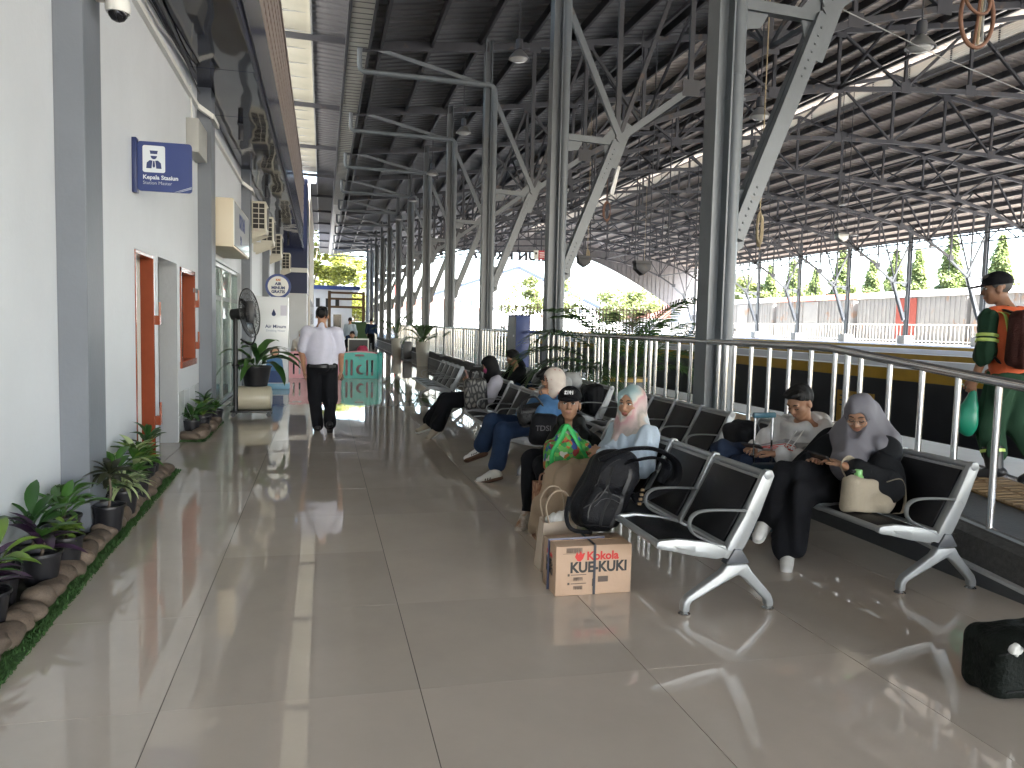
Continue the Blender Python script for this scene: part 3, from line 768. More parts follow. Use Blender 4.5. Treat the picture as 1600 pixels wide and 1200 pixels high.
# tube light, speaker boxes, ropes and hanging cables under the trusses
tl = thing('tube_light', 'white tube light fixture hanging below the second column brace', 'lamp', (5.5,14.5,4.3))
MB().bar((5.55,14.5,4.62),(5.42,14.5,4.05),.09,.07,(1,0,0)).build('case', OFFW, tl, bevel=.01)
MB().tube([(5.5,14.44,4.55),(5.38,14.44,4.08)], .018, 8).build('tube', WPRINT, tl, smooth=40)
for i, (x, y, z) in enumerate(((8,23.66,3.54),(8,18.98,3.04),(14,33.3,4.05),(18,24.7,4.9))):
    b = thing('loudspeaker_box', ['grey pointed loudspeaker box hanging right of the second column','grey loudspeaker box hanging over the palm fronds','grey loudspeaker box hanging behind the nearest column','grey loudspeaker box hanging before the tall trees on the right'][i], 'loudspeaker', (x,y,z), 'boxes hanging over the tracks')
    MB().prism([(x-.21,z+.14),(x+.21,z+.14),(x+.20,z-.02),(x+.02,z-.15),(x-.02,z-.15),(x-.20,z-.02)],'y',y-.12,y+.12).build('case', GALV if i == 3 else STEEL, b, bevel=.01)
    MB().box(x-.22,x+.22,y-.13,y+.13,z+.14,z+.20).build('lid', STEEL, b)
    for dx in (-.2,.2): MB().tube([(x+dx,y,z+.20),(x+dx,y,zn(x)-.3)], .014, 6).build('rod', STEEL, b)
ROPE = pm('pale_rope', (.42,.34,.22), .8, nv=.2, bump=.4, bs=200)
RUST = pm('rusty_brown', (.18,.085,.05), .65, nv=.3)
def coil(x, y, z, zt, label, r=.05, h=.42, m=ROPE):
    c = thing('rope_coil', label, 'rope', (x,y,z), 'coils hanging under the roof')
    mb = MB()
    for q in range(5):
        rr = r*(1-.08*q); ph = q*.5
        mb.tube([(x+rr*math.sin(a)*(.9+.1*math.sin(a*2+ph))+.015*q, y+.02*q+.03*math.sin(a+q), z+h*.5*math.cos(a)-.01*q) for a in np.linspace(0,2*math.pi,22)[:-1]], .012, 6, closed=True)
    mb.build('coil', m, c, smooth=60)
    MB().tube([(x,y,z+h*.45),(x,y,zt)], .009, 5).build('line', m, c)
    MB().tube([(x+.03,y,z-h*.45),(x+.02,y,z-h*.75)], .009, 5).build('loose_end', m, c)
coil(5.9,9.9,2.95,7.9,'pale coil of rope hanging just right of the nearest column')
coil(8.1,23.6,3.75,8,'pale coil of rope hanging beside the pointed loudspeaker box')
coil(14.1,33.2,4.2,8,'pale coil of rope hanging far behind the nearest column')
coil(9.2,25,5.4,8,'brown coil of cable hanging between the second and third column', .16,.6,RUST)
# rusty hoop bracket at the top right corner
hb = thing('cable_hoop', 'rusty hoop bracket with cables hanging at the top right corner', 'bracket', (5.6,5.9,4.2))
MB().tube([(5.53+.17*math.cos(a), 5.9, 4.28+.26*math.sin(a)) for a in np.linspace(R(100),R(440),30)], .018, 8).build('hoop', RUST, hb, smooth=60)
MB().tube([(5.47+.13*math.cos(a), 5.85+.05*math.sin(a), 4.42+.16*math.sin(a)) for a in np.linspace(0,2*math.pi,20)[:-1]], .014, 8, closed=True).build('hoop', RUST, hb, smooth=60)
for dx, m, z in ((-.02,RUST,4.03),(.07,GALV,4.08),(.02,ROPE,4.05)): MB().tube(spline([(5.53+dx,5.9,z),(5.56+dx*.5,5.9,4.4),(5.6+dx,5.9,5.2),(5.6,5.9,8.3)],4), .013, 6).build('cable', m, hb, smooth=60)
# steel messenger wire that crosses from the brace to the right
mw = thing('stay_wire', 'thin pale wire stretched from the nearest column brace towards the top right', 'wire', (5.2,7.6,4.9))
MB().tube([(5.2,7.6,5.02),(7.5,8.6,5.02),(13,11,5.2)], .007, 6).build('wire', GALV, mw)
# hanging drop cables with hooks
HX = [7,9,9.5,11,12.5,13,15,16,18,22,24,27,29,31,33,34]; HY = [20,26,31,24,37,44,30,50,40,36,44,38,42,47,36,52]
rank_ = {i: q for q, i in enumerate(sorted(range(16), key=lambda i: HX[i]/HY[i]))}
rg = random.Random(11)
for i in range(16):
    x = [7,9,9.5,11,12.5,13,15,16,18,22,24,27,29,31,33,34][i]; y = [20,26,31,24,37,44,30,50,40,36,44,38,42,47,36,52][i]
    zl = rg.uniform(3.4,5.6)
    h = thing('hanging_cable', f'dark hook cable hanging straight down over the tracks, {NTH[rank_[i]]} from the left', 'cable', (x,y,zl), 'hook cables over the tracks')
    MB().tube([(x,y,zl),(x,y,8.3)], .022, 6).build('cable', STEEL, h)
    MB().tube([(x,y,zl),(x+.05,y,zl-.08),(x+.02,y,zl-.16),(x-.04,y,zl-.12)], .014, 6).build('hook', STEEL, h)
# small red and white board under the roof
rs = thing('red_board', 'red and white notice board hanging beside the second column', 'sign', (7,25.5,3.9))
MB().box(7.02,7.34,25.5,25.53,3.73,4.03).build('red_panel', pm('red_enamel', (.5,.03,.05), .45), rs)
MB().box(6.86,7.02,25.5,25.53,3.73,4.03).build('white_panel', OFFW, rs)
M = frame((7.18,25.497,3.88),(1,0,0),(0,0,1))
mb = MB()
for q in range(3): mb.box(-.12,.1-.03*q,.06-q*.07,.085-q*.07,0,.002)
mb.xf(M).build('print_lines', WPRINT, rs)
MB().prism(ell((6.94,3.93),.035,.045,12),'y',25.496,25.499).build('symbol', BPRINT, rs)
for x in (6.95,7.25): MB().tube([(x,25.51,4.03),(x,25.51,7.5)], .01, 5).build('rod', STEEL, rs)
# ================================================================= BACKGROUND
# fence on the far platform
ff = thing('far_fence', 'pale metal bar fence along the back of the far platform', 'fence', (39.5,50,.91))
FEN = pm('fence_paint', (.50,.48,.44), .5)
MB().tube([(39.5,30,2.2),(39.5,90,2.2)], .035, 6).build('top_rail', FEN, ff); MB().tube([(39.5,30,1.1),(39.5,90,1.1)], .03, 6).build('bottom_rail', FEN, ff)
fb = MB().tube([(0,0,.05),(0,0,1.3)], .018, 6).mesh('fence_bar')
for k in range(170):
    o = obj('fence_bar', fb, FEN, ff); o.location = (0, 30+k*.35-50, 0)
# freight wagons
WG = pm('wagon_grey', (.27,.265,.25), .6, nv=.12, ns=1, dirt=((.3,.2,.14), 1.2, .6))
WR = pm('wagon_red_roof', (.30,.075,.04), .6, nv=.15)
WGR = pm('wagon_grey_roof', (.27,.265,.25), .6, nv=.1)
WRD = pm('wagon_red_door', (.28,.05,.03), .6, nv=.1)
def wagon(y0, rm, lab, red):
    w = thing('freight_wagon', lab, 'wagon', (44.4,y0+5.7,.2), 'freight wagons behind the far platform')
    MB().box(43,45.8,y0,y0+11.3,1.1,4.35).build('body', WG, w)
    MB().prism([(42.9,4.35),(43.5,4.75),(44.4,4.92),(45.3,4.75),(45.9,4.35)],'y',y0-.1,y0+11.4).build('roof', rm, w)
    for q in range(25): MB().box(42.94,43.0,y0+.1+q*.46,y0+.18+q*.46,1.15,4.3).build('rib', WG, w)
    d = MB().box(42.90,42.935,y0+4.6,y0+6.7,1.2,4.25).build('door', WRD if red else WG, w); d['label'] = 'red sliding door' if red else 'grey sliding door'
    MB().box(42.8,46,y0-.1,y0+11.4,.75,1.1).build('underframe', STEEL, w)
    for yy in (y0+1.6,y0+3.4,y0+7.9,y0+9.7):
        MB().lathe([(.42,0),(.42,.12)], n=16, axis='x').xf(Matrix.Translation((43.5,yy,.4))).build('wheel', STEEL, w)
for y, m, l, rd in ((33.4,WGR,'grey freight wagon behind the worker in the orange vest',0),(45.1,WGR,'grey freight wagon with a grey roof and red door beyond the far columns',1),(57.0,WR,'grey freight wagon with a reddish roof just right of the nearest column',0),(68.9,WGR,'pale freight wagon with grey roof half hidden by the nearest column',0),(80.8,WR,'farthest freight wagon with a reddish roof beyond the palm',0)):
    wagon(y, m, l, rd)
# trees
LEAF = thin_mat('columnar_leaf', (.115,.15,.05), .45)
LEAF2 = thin_mat('broad_leaf', (.12,.145,.05), .4)
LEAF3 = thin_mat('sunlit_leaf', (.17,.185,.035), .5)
BARK = pm('bark', (.13,.10,.075), .9, nv=.3, ns=6)
def crown(seed, n, fn, size, droop=.6):
    rg = np.random.default_rng(seed); vs = []; fs = []
    for i in range(n):
        c = fn(rg); s_ = size*rg.uniform(.6,1.5)
        a = rg.uniform(0,6.283); d = np.array([math.cos(a),math.sin(a),-droop+rg.normal(0,.35)]); d /= np.linalg.norm(d)
        w = np.cross(d,[rg.normal(0,.5),rg.normal(0,.5),1]); w /= np.linalg.norm(w)
        nrm_ = np.cross(d, w)
        b = len(vs)
        vs += [tuple(c),tuple(c+d*s_*.5+w*s_*.28+nrm_*s_*.08),tuple(c+d*s_),tuple(c+d*s_*.5-w*s_*.28+nrm_*s_*.08)]
        fs += [(b,b+1,b+2),(b,b+2,b+3)]
    return MB().add(vs, fs)
def columnar(rg):
    while True:
        z = rg.beta(1.3,1.6); r = .05+1.2*(1-z)**1.05*(.55+.45*min(1,z*6))
        a = rg.uniform(0,6.283); lob = 1+.28*math.sin(3*a+z*19)+.22*math.sin(z*31+a)
        q = r*lob*math.sqrt(rg.uniform(.35,1))
        return np.array([q*math.cos(a)*1.5, q*math.sin(a)*1.5, .4+z*8.2])
def broad(seed, R_, H):
    r0 = np.random.default_rng(seed)
    cl = [np.array([r0.normal(0,.5)*R_, r0.normal(0,.5)*R_, H*r0.uniform(.45,1)]) for _ in range(16)]
    rad = [R_*r0.uniform(.22,.45) for _ in cl]
    def f(rg):
        i = rg.integers(len(cl)); v = rg.normal(0,1,3); v /= np.linalg.norm(v); v[2] *= .7
        return cl[i]+v*rad[i]*rg.uniform(.6,1)
    return f, cl
def tree(name, label, x, y, z0, cm, lm, trunk_h, r, sc=1, limbs=(), group=None):
    t = thing(name, label, 'tree', (x,y,z0), group, local=True)
    obj('crown', cm, lm, t)
    mb = MB().tube(spline([(0,0,-.2),(.05,.03,trunk_h*.4),(-.04,.02,trunk_h*.8),(0,0,trunk_h)],3), list(np.linspace(r,r*.35,10)), 8)
    mb.build('trunk', BARK, t, smooth=50)
    for L in limbs: MB().tube(spline([(0,0,trunk_h*.45),(L[0]*.5,L[1]*.5,(trunk_h*.5+L[2])*.5),tuple(L)],3), list(np.linspace(r*.5,r*.12,7)), 6).build('limb', BARK, t, smooth=50)
    t.scale = (sc,sc,sc)
    return t
cms = [crown(s_, 7000, columnar, .34, .9).mesh('columnar_crown') for s_ in (1,2,3)]
for i, (rat, h) in enumerate(((1.965,.88),(1.80,.86),(1.62,.98),(1.53,1.02),(1.45,.86),(1.365,1.1),(1.275,.9),(1.215,.98),(1.16,.95),(1.085,1.08),(.99,1.0))):
    X = 56.; tree('columnar_tree', f'tall narrow drooping tree behind the freight wagons, {NTH[10-i]} from the right', X, X*rat, -.6+2.2, cms[i%3], LEAF, 8.5, .16, h*1.02, group='narrow trees behind the wagons')
for i, (x, y, r, h, lm, lab) in enumerate(((33,116,5,9,LEAF2,'broad sunlit tree seen between the third and second column'),(46,112,6,7.5,LEAF2,'broad low tree seen just right of the second column'),(58,118,8,9.5,LEAF2,'wide green tree behind the palm fronds'),(52,92,4.5,8.5,LEAF2,'green tree beside the far end of the gable'),(64,96,5,8,LEAF2,'green tree behind the last wagon'),(-1.2,84,4.6,14,LEAF3,'tall yellow green tree at the end of the left walkway'),(1.6,98,3.4,10,LEAF3,'yellow green tree right of the tall tree at the walkway end'),(5.5,130,5,6,LEAF3,'small far tree at the end of the walkway'),(20,150,6,8,LEAF2,'distant tree left of the white hall'))):
    f, cl = broad(40+i, r, h)
    tree('broad_tree', lab, x, y, -.6, crown(60+i, 9000 if i == 5 else 4500, f, .55 if i != 5 else .45, .3).mesh('broad_crown'), lm, h*.75, .25, 1, [tuple(c*.85) for c in cl[:5]])
# buildings beyond the tracks
PW = pm('pale_plaster', (.66,.67,.68), .7, nv=.05)
hall = thing('white_hall', 'large white hall with a shallow gable roof beyond the end of the shed', 'building', (34,140,0))
MB().prism([(15,-1),(56,-1),(56,2.6),(34.8,11.9),(15,5.0)],'y',140,190).build('wall', PW, hall)
for a, b in (((14,4.9),(34.8,12.15)),((34.8,12.15),(57,2.5))): MB().bar((a[0],139.8,a[1]),(b[0],139.8,b[1]),.8,.45).build('roof_edge', pm('blue_grey_roof', (.022,.03,.05), .7, spec=.1), hall)
for k in range(6):
    f = MB().box(22+k*1.0,22.45+k*1.0,139.94,140,3.6,6.0).build('window', pm('window_grey', (.03,.035,.04), .6, spec=.1), hall)
for k in range(14): MB().box(30+k*1.4,30.6+k*1.4,139.94,140,4.2,4.8).build('window', MT['window_grey'], hall)
wh = thing('warehouse', 'long warehouse with red posts and pale wall behind the narrow trees on the right', 'building', (80,70,0))
MB().box(78,100,50,95,-1,6.4).build('wall', pm('pale_pink_wall', (.55,.40,.36), .7, nv=.08), wh)
MB().prism([(76.5,6.3),(88,9),(101,6.3)],'y',49,96).build('roof', pm('warehouse_roof', (.55,.52,.48), .6), wh)
for k in range(16): MB().box(77.9,78,50.5+k*2.8,50.9+k*2.8,-1,6.3).build('post', WRD, wh)
for k in range(5):
    f = MB().box(77.88,77.95,52+k*8.4,53.4+k*8.4,3,4.6).build('window', WHITE, wh); MB().box(77.85,77.9,52.1+k*8.4,53.3+k*8.4,3.1,4.5).build('pane', pm('blue_pane', (.05,.09,.2), .2), f)
hs = thing('red_roofed_house', 'white house with a red tiled roof beyond the palm fronds', 'building', (50,106,0))
MB().box(46,62,104,116,-1,3.2).build('wall', PW, hs)
MB().prism([(44.5,3.0),(54,6.4),(63.5,3.0)],'y',103,117).build('roof', pm('red_roof_tile', (.12,.05,.038), .7, nv=.15), hs)
h2 = thing('red_roofed_shed', 'low pale shed with a red roof beyond the far end of the railing', 'building', (16,120,0))
MB().box(9,24,118,130,-1,3.7).build('wall', PW, h2); MB().prism([(8,3.6),(16,5.6),(25,3.6)],'y',117,131).build('roof', MT['red_roof_tile'], h2)
# telecommunications mast
ma = thing('radio_mast', 'distant red and white lattice mast seen between the far columns', 'mast', (13.5,150,0))
for k in range(6): MB().box(13.3,13.7,149.8,150.2,k*2.2,k*2.2+2.2).build('section', RPRINT if k % 2 else OFFW, ma)
# brown picket fence beyond the rails
pf = thing('picket_fence', 'brown metal picket fence beyond the tracks behind the blue cabinet', 'fence', (25,62,.9))
PFM = pm('brown_fence_paint', (.16,.10,.06), .6)
for z in (1.3,3.0): MB().bar((14,62,z),(27.2,62,z),.05,.06).build('rail', PFM, pf)
pk = MB().box(-.04,.04,-.02,.02,0,2.3).mesh('picket')
for k in range(44):
    o = obj('picket', pk, PFM, pf); o.location = (14.1+k*.3-25, 0, 0)
# end of the walkway: low sheds, timber frame, hedge
sh = thing('blue_roofed_kiosk', 'small white kiosk with a blue roof edge at the end of the left walkway', 'building', (-.4,64,0))
MB().box(-3.5,2.3,64,68,0,4.0).build('wall', PW, sh); MB().box(-3.8,2.9,63.6,68.4,4.0,4.3).build('roof', pm('blue_roof_edge', (.03,.06,.2), .5), sh)
for k in range(5): MB().box(-2.0+k*.75,-1.7+k*.75,63.95,64,2.6,3.3).build('vent', BPRINT, sh)
for k in range(3):
    f = MB().box(-1.6+k*1.2,-.9+k*1.2,63.94,64,.9,2.1).build('window', OFFW, sh); MB().box(-1.55+k*1.2,-.95+k*1.2,63.92,63.945,.95,2.05).build('pane', MT['dark_pane'], f)
tf = thing('timber_frame', 'brown open timber frame beside the kiosk at the walkway end', 'frame', (2.5,60,0))
for x in (.4,2.9): MB().box(x,x+.22,60,60.22,0,3.75).build('post', pm('brown_timber', (.14,.085,.045), .7), tf)
for z in (3.55,3.1,2.5): MB().box(.4,3.12,60.02,60.2,z,z+.16).build('beam', MT['brown_timber'], tf)
gm_ = thing('green_mesh_panel', 'green mesh panel fixed along the ramp railing at the far end', 'panel', (2.2,50,0))
MB().box(1.9,3.1,55,55.04,.2,1.5).build('mesh', pm('green_mesh', (.06,.12,.05), .7), gm_)
# ================================================================= SIGNED-DISTANCE MODELLING (bodies, clothes, bags)
class SDF:
    """smooth union of capsules, ellipsoids and boxes, meshed with surface nets"""
    def __init__(s, k=.02): s.p = []; s.k = k; s.lo = np.full(3, 1e9); s.hi = np.full(3, -1e9); s.disp = None
    def _b(s, c, r):
        c = np.asarray(c, float); s.lo = np.minimum(s.lo, c-r); s.hi = np.maximum(s.hi, c+r)
    def cap(s, a, b, ra, rb=None, flat=None, k=None, op='u'):
        a = np.asarray(a, float); b = np.asarray(b, float); rb = ra if rb is None else rb
        if op == 'u': s._b(a, ra*1.6); s._b(b, rb*1.6)
        n = None if flat is None else (np.asarray(flat[0], float)/np.linalg.norm(flat[0]), flat[1])
        def f(P):
            Q = P-a; ab = b-a
            if n is not None:
                q = Q @ n[0]; abn = ab @ n[0]
                Q = Q+np.outer(q*(1/n[1]-1), n[0]); ab = ab+abn*(1/n[1]-1)*n[0]
            t = np.clip(Q @ ab/max(ab @ ab, 1e-9), 0, 1)
            d = np.linalg.norm(Q-t[:,None]*ab, axis=1)-(ra+(rb-ra)*t)
            return d*(n[1]*.6+.4 if n is not None and n[1] < 1 else 1)
        s.p.append((op, f, s.k if k is None else k)); return s
    def chain(s, pts, rs, k=None, flat=None):
        for i in range(len(pts)-1): s.cap(pts[i], pts[i+1], rs[i], rs[i+1], flat, k)
        return s
    def ell(s, c, r, F=None, k=None, op='u'):
        c = np.asarray(c, float); r = np.asarray(r, float); M = np.eye(3) if F is None else np.asarray(F, float)
        if op == 'u': s._b(c, max(r))
        def f(P):
            Q = (P-c) @ M.T
            k0 = np.linalg.norm(Q/r, axis=1); k1 = np.linalg.norm(Q/(r*r), axis=1)
            return k0*(k0-1)/np.maximum(k1, 1e-6)
        s.p.append((op, f, s.k if k is None else k)); return s
    def box(s, c, h, F=None, r=.02, k=None, op='u'):
        c = np.asarray(c, float); h = np.asarray(h, float)-r; M = np.eye(3) if F is None else np.asarray(F, float)
        if op == 'u': s._b(c, np.linalg.norm(h)+r)
        def f(P):
            q = np.abs((P-c) @ M.T)-h
            return np.linalg.norm(np.maximum(q,0), axis=1)+np.minimum(q.max(axis=1),0)-r
        s.p.append((op, f, s.k if k is None else k)); return s
    def cut(s, o, n, k=.004):
        o = np.asarray(o, float); n = np.asarray(n, float); n = n/np.linalg.norm(n)
        s.p.append(('c', lambda P: (P-o) @ n, k)); return s
    def ev(s, P):
        d = np.full(len(P), 1.0)
        for op, f, k in s.p:
            e = f(P)
            if op == 'u':
                h = np.clip(.5+.5*(d-e)/k, 0, 1); d = d+(e-d)*h-k*h*(1-h)
            else:
                if op == 's': e = -e
                h = np.clip(.5-.5*(d-e)/k, 0, 1); d = d+(e-d)*h+k*h*(1-h)
        if s.disp: d = d+s.disp(P)
        return d
    def mesh(s, name, res=.008):
        B = 4; pad = res*3
        lo = s.lo-pad; n = np.maximum(2, np.ceil((s.hi+pad-lo)/(res*B)).astype(int))
        cx = [lo[i]+(np.arange(n[i])+.5)*B*res-res*.5 for i in range(3)]
        G = np.stack(np.meshgrid(*cx, indexing='ij'), -1).reshape(-1,3)
        dc = s.ev(G)
        act = np.nonzero(np.abs(dc) < B*res*1.25)[0]
        F = np.repeat(np.where(dc < 0, -1., 1.)[:,None], B**3, 1).astype(np.float32)
        oo = np.stack(np.meshgrid(*[np.arange(B)]*3, indexing='ij'), -1).reshape(-1,3)
        ijk = np.stack(np.unravel_index(act, n), -1)
        P = (lo+((ijk[:,None,:]*B+oo[None])*res)).reshape(-1,3)
        F[act] = s.ev(P).reshape(-1, B**3)
        F = F.reshape(n[0],n[1],n[2],B,B,B).transpose(0,3,1,4,2,5).reshape(n[0]*B,n[1]*B,n[2]*B)
        I = F < 0
        cs = np.zeros(tuple(d-1 for d in F.shape), np.int8); sl_ = (slice(None,-1), slice(1,None))
        for a in (0,1):
            for b in (0,1):
                for c in (0,1): cs += I[sl_[a],sl_[b],sl_[c]]
        C = np.stack(np.nonzero((cs > 0) & (cs < 8)), -1)
        idx = np.full(cs.shape, -1, np.int32); idx[tuple(C.T)] = np.arange(len(C))
        acc = np.zeros((len(C),3)); cnt = np.zeros(len(C))
        cor = [(a,b,c) for a in (0,1) for b in (0,1) for c in (0,1)]
        val = {q: F[C[:,0]+q[0],C[:,1]+q[1],C[:,2]+q[2]] for q in cor}
        for q in cor:
            for ax in range(3):
                if q[ax]: continue
                q2 = tuple(1 if i == ax else q[i] for i in range(3))
                v0, v1 = val[q], val[q2]; m = (v0 < 0) != (v1 < 0)
                t = np.where(m, v0/np.where(m, v0-v1, 1), 0)
                p = np.tile(np.array(q, float), (len(C),1)); p[:,ax] += t
                acc[m] += p[m]; cnt[m] += 1
        V = lo+(C+acc/cnt[:,None])*res
        Q = []
        for ax in range(3):
            u, w = (ax+1)%3, (ax+2)%3
            a = [slice(None)]*3; b = [slice(None)]*3; a[ax] = slice(None,-1); b[ax] = slice(1,None)
            A, Bv = I[tuple(a)], I[tuple(b)]
            E_ = np.stack(np.nonzero(A != Bv), -1)
            E_ = E_[(E_[:,u] > 0) & (E_[:,w] > 0) & (E_[:,u] < cs.shape[u]) & (E_[:,w] < cs.shape[w])]
            def ci(du, dw):
                q = E_.copy(); q[:,u] += du; q[:,w] += dw; return idx[tuple(q.T)]
            f = np.stack([ci(-1,-1),ci(0,-1),ci(0,0),ci(-1,0)], -1)
            fl = ~A[tuple(E_.T)]; f[fl] = f[fl][:,::-1]
            Q.append(f[(f >= 0).all(1)])
        Q = np.concatenate(Q)
        me = bpy.data.meshes.new(name)
        me.vertices.add(len(V)); me.vertices.foreach_set('co', V.astype(np.float32).ravel())
        me.loops.add(len(Q)*4); me.loops.foreach_set('vertex_index', Q.astype(np.int32).ravel())
        me.polygons.add(len(Q)); me.polygons.foreach_set('loop_start', np.arange(0, len(Q)*4, 4, dtype=np.int32))
        me.polygons.foreach_set('use_smooth', np.ones(len(Q), bool))
        me.update(calc_edges=True); me.validate()
        return me
    def build(s, name, mt, parent, res=.008): return obj(name, s.mesh(name, res), mt, parent)
def folds(amp, freq=22, seed=0, dirv=(0,0,1)):
    r_ = np.random.default_rng(seed); A = r_.normal(0,1,(4,3)); ph = r_.uniform(0,6,4); d = np.asarray(dirv, float)
    A = A-np.outer(A @ d, d)*.88
    def f(P):
        w = np.sin(P @ (A[0]*7)+ph[0])*1.5+np.sin(P @ (A[3]*13)+ph[3])
        return amp*(np.sin(P @ (A[1]*freq)+ph[1]+w)+.6*np.sin(P @ (A[2]*freq*1.7)+ph[2]+w*1.3))
    return f

# ================================================================= WAITING BENCHES
ALU = pm('silver_bench_paint', (.34,.355,.36), .36, .3, nv=.05, ns=8)
PAD = pm('black_bench_pad', (.007,.0075,.010), .45, bump=.15, bs=120, spec=.3)
CHR = pm('chrome', (.7,.7,.7), .12, 1)
SPITCH, NS_ = .575, 4
def bench():
    b = thing('waiting_bench', 'x', 'bench', local=True); L = SPITCH*NS_
    MB().tube([(0,-.005,.385),(0,L+.005,.385)], .019, 10).build('front_rail', ALU, b, smooth=40)
    MB().tube([(.607,-.005,.742),(.607,L+.005,.742)], .018, 10).build('top_rail', ALU, b, smooth=40)
    MB().box(.41,.47,.02,L-.02,.275,.325).build('beam', ALU, b, bevel=.006)
    sp = MB().prism([(.012,.392),(.1,.405),(.25,.385),(.372,.352),(.372,.338),(.25,.37),(.1,.39),(.012,.378)],'y',.038,SPITCH-.038).mesh('seat_pad', bevel=.004)
    bp = MB().prism([(.392,.372),(.47,.52),(.575,.715),(.59,.71),(.486,.512),(.408,.366)],'y',.05,SPITCH-.05).mesh('back_pad', bevel=.005)
    sfm = MB().prism([(0,.378),(.1,.386),(.25,.366),(.385,.335),(.385,.325),(.25,.355),(.1,.376),(0,.366)],'y',.012,SPITCH-.012).mesh('seat_frame', bevel=.003)
    bfm = MB().prism([(.40,.35),(.49,.51),(.60,.725),(.612,.72),(.502,.505),(.414,.345)],'y',.012,SPITCH-.012).mesh('back_frame', bevel=.003)
    sc = MB().prism([(-.022,.372),(-.018,.398),(.0,.407),(.1,.412),(.25,.392),(.375,.366),(.395,.31),(.33,.296),(.2,.318),(.06,.352),(.0,.362)],'y',-.017,.017)
    sc.prism([(.07,.384),(.2,.374),(.2,.338),(.1,.36)],'y',-.02,.02)
    sc = sc.mesh('side_casting', bevel=.004)
    uc = MB().prism([(.365,.30),(.44,.285),(.505,.395),(.565,.52),(.645,.735),(.632,.765),(.597,.768),(.572,.735),(.478,.52),(.40,.385)],'y',-.018,.018)
    uc.lathe([(.026,-.022),(.026,.022)], (.607,0,.742), 14, 'y')
    uc = uc.mesh('back_casting', bevel=.005)
    P = [(.49,.548),(.36,.556),(.26,.556),(.205,.545),(.172,.515),(.17,.47),(.195,.435),(.25,.405),(.35,.36),(.44,.322),(.475,.345),(.515,.42),(.545,.50),(.53,.54)]
    ar = MB().tube(spline([(x,0,z) for x, z in P+P[:1]], 3)[:-1], .017, 8, closed=True, flat=(.42,1.15)).mesh('armrest', smooth=60)
    lg = MB().prism([(.385,.265),(.505,.265),(.535,.22),(.655,.09),(.672,.05),(.672,.02),(.632,.02),(.628,.055),(.49,.185),(.455,.205),(.42,.19),(.19,.075),(.18,.055),(.178,.02),(.138,.02),(.14,.07),(.165,.105),(.355,.225)],'y',-.026,.026).mesh('leg', bevel=.010, seg=3)
    br = MB().prism([(.375,.27),(.515,.27),(.465,.345),(.425,.35)],'y',-.03,.03).mesh('bracket', bevel=.003)
    ft = MB().lathe([(.03,0),(.033,.008),(.02,.018),(.012,.022)], (0,0,0), 16).mesh('foot', smooth=40)
    for i in range(NS_):
        for me, m in ((sfm,ALU),(bfm,ALU),(sp,PAD),(bp,PAD)):
            o = obj(me.name.split('.')[0], me, m, b); o.location = (0,i*SPITCH,0)
    for i in range(NS_+1):
        for me in (sc,uc,ar):
            o = obj(me.name.split('.')[0], me, ALU, b); o.location = (0,i*SPITCH,0)
    for y in (.0, L):
        l = obj('leg', lg, ALU, b); l.location = (0,y,0)
        o = obj('bracket', br, pm('dark_grey_cast', (.07,.075,.085), .4), l)
        for x in (.158,.652):
            f = obj('foot', ft, CHR, l); f.location = (x,0,0)
    return b
b0 = bench(); b0['group'] = 'waiting benches'
BL = [(1.71,3.70,'silver and black bench with the large black backpack on its end seat'),
      (1.77,7.50,'silver and black bench carrying the woman in the denim jacket with crossed legs'),
      (1.85,10.15,'silver and black bench carrying the woman with the pink mask'),
      (1.80,13.6,'empty silver and black bench farthest down the front row'),
      (3.12,3.79,'silver and black bench at the right with the beige tote bag on its end seat'),
      (3.04,6.45,'empty silver and black bench in the back row directly behind the woman in pale blue'),
      (2.98,9.35,'silver and black bench in the back row under the hunched person in the grey hoodie'),
      (2.98,12.3,'silver and black bench in the back row under the man in the black hooded top')]
for i, (x, y, lab) in enumerate(BL):
    q = b0 if i == 0 else dup(b0); q.location = (x,y,0); q['label'] = lab

# ================================================================= CARTON, BAGS, LUGGAGE
CARD = pm('brown_cardboard', (.48,.335,.235), .75, nv=.05, ns=6, bump=.1, bs=60)
bx = thing('carton', 'brown biscuit carton with red and black lettering standing on the floor before the front bench', 'box', (1.495,4.2,0))
MB().box(1.27,1.72,4.08,4.33,.001,.283).build('body', CARD, bx, bevel=.004)
MB().box(1.272,1.718,4.2,4.21,.283,.286).build('flap_seam', pm('carton_tape', (.42,.28,.17), .4), bx)
fr = lambda x, z: frame((x,4.0785,z),(1,0,0),(0,0,1))
sd_ = lambda y, z: frame((1.2685,y,z),(0,-1,0),(0,0,1))
obj('red_lettering', text('Kokola', .066, .0006, fr(1.545,.222), bold=.0022), RPRINT, bx)
obj('black_lettering', text('KUE-KUKI', .083, .0006, fr(1.523,.158), bold=.003, sx=.92), BPRINT, bx)
obj('red_lettering', text('Kokola', .040, .0006, sd_(4.2,.215), bold=.001), RPRINT, bx)
for s_, z in (('KUE-',.165),('KUKI',.12)): obj('black_lettering', text(s_, .055, .0006, sd_(4.2,z), bold=.002), BPRINT, bx)
mb = MB()
mb.prism([(-.03,.0),(-.018,.028),(-.008,.012),(.004,.034),(.012,.014),(.03,.022),(.018,-.012),(.002,-.028),(-.016,-.022)],'z',0,.0008)
mb.xf(fr(1.41,.222)).build('bird_emblem', RPRINT, bx)
mb = MB()
rg = random.Random(5)
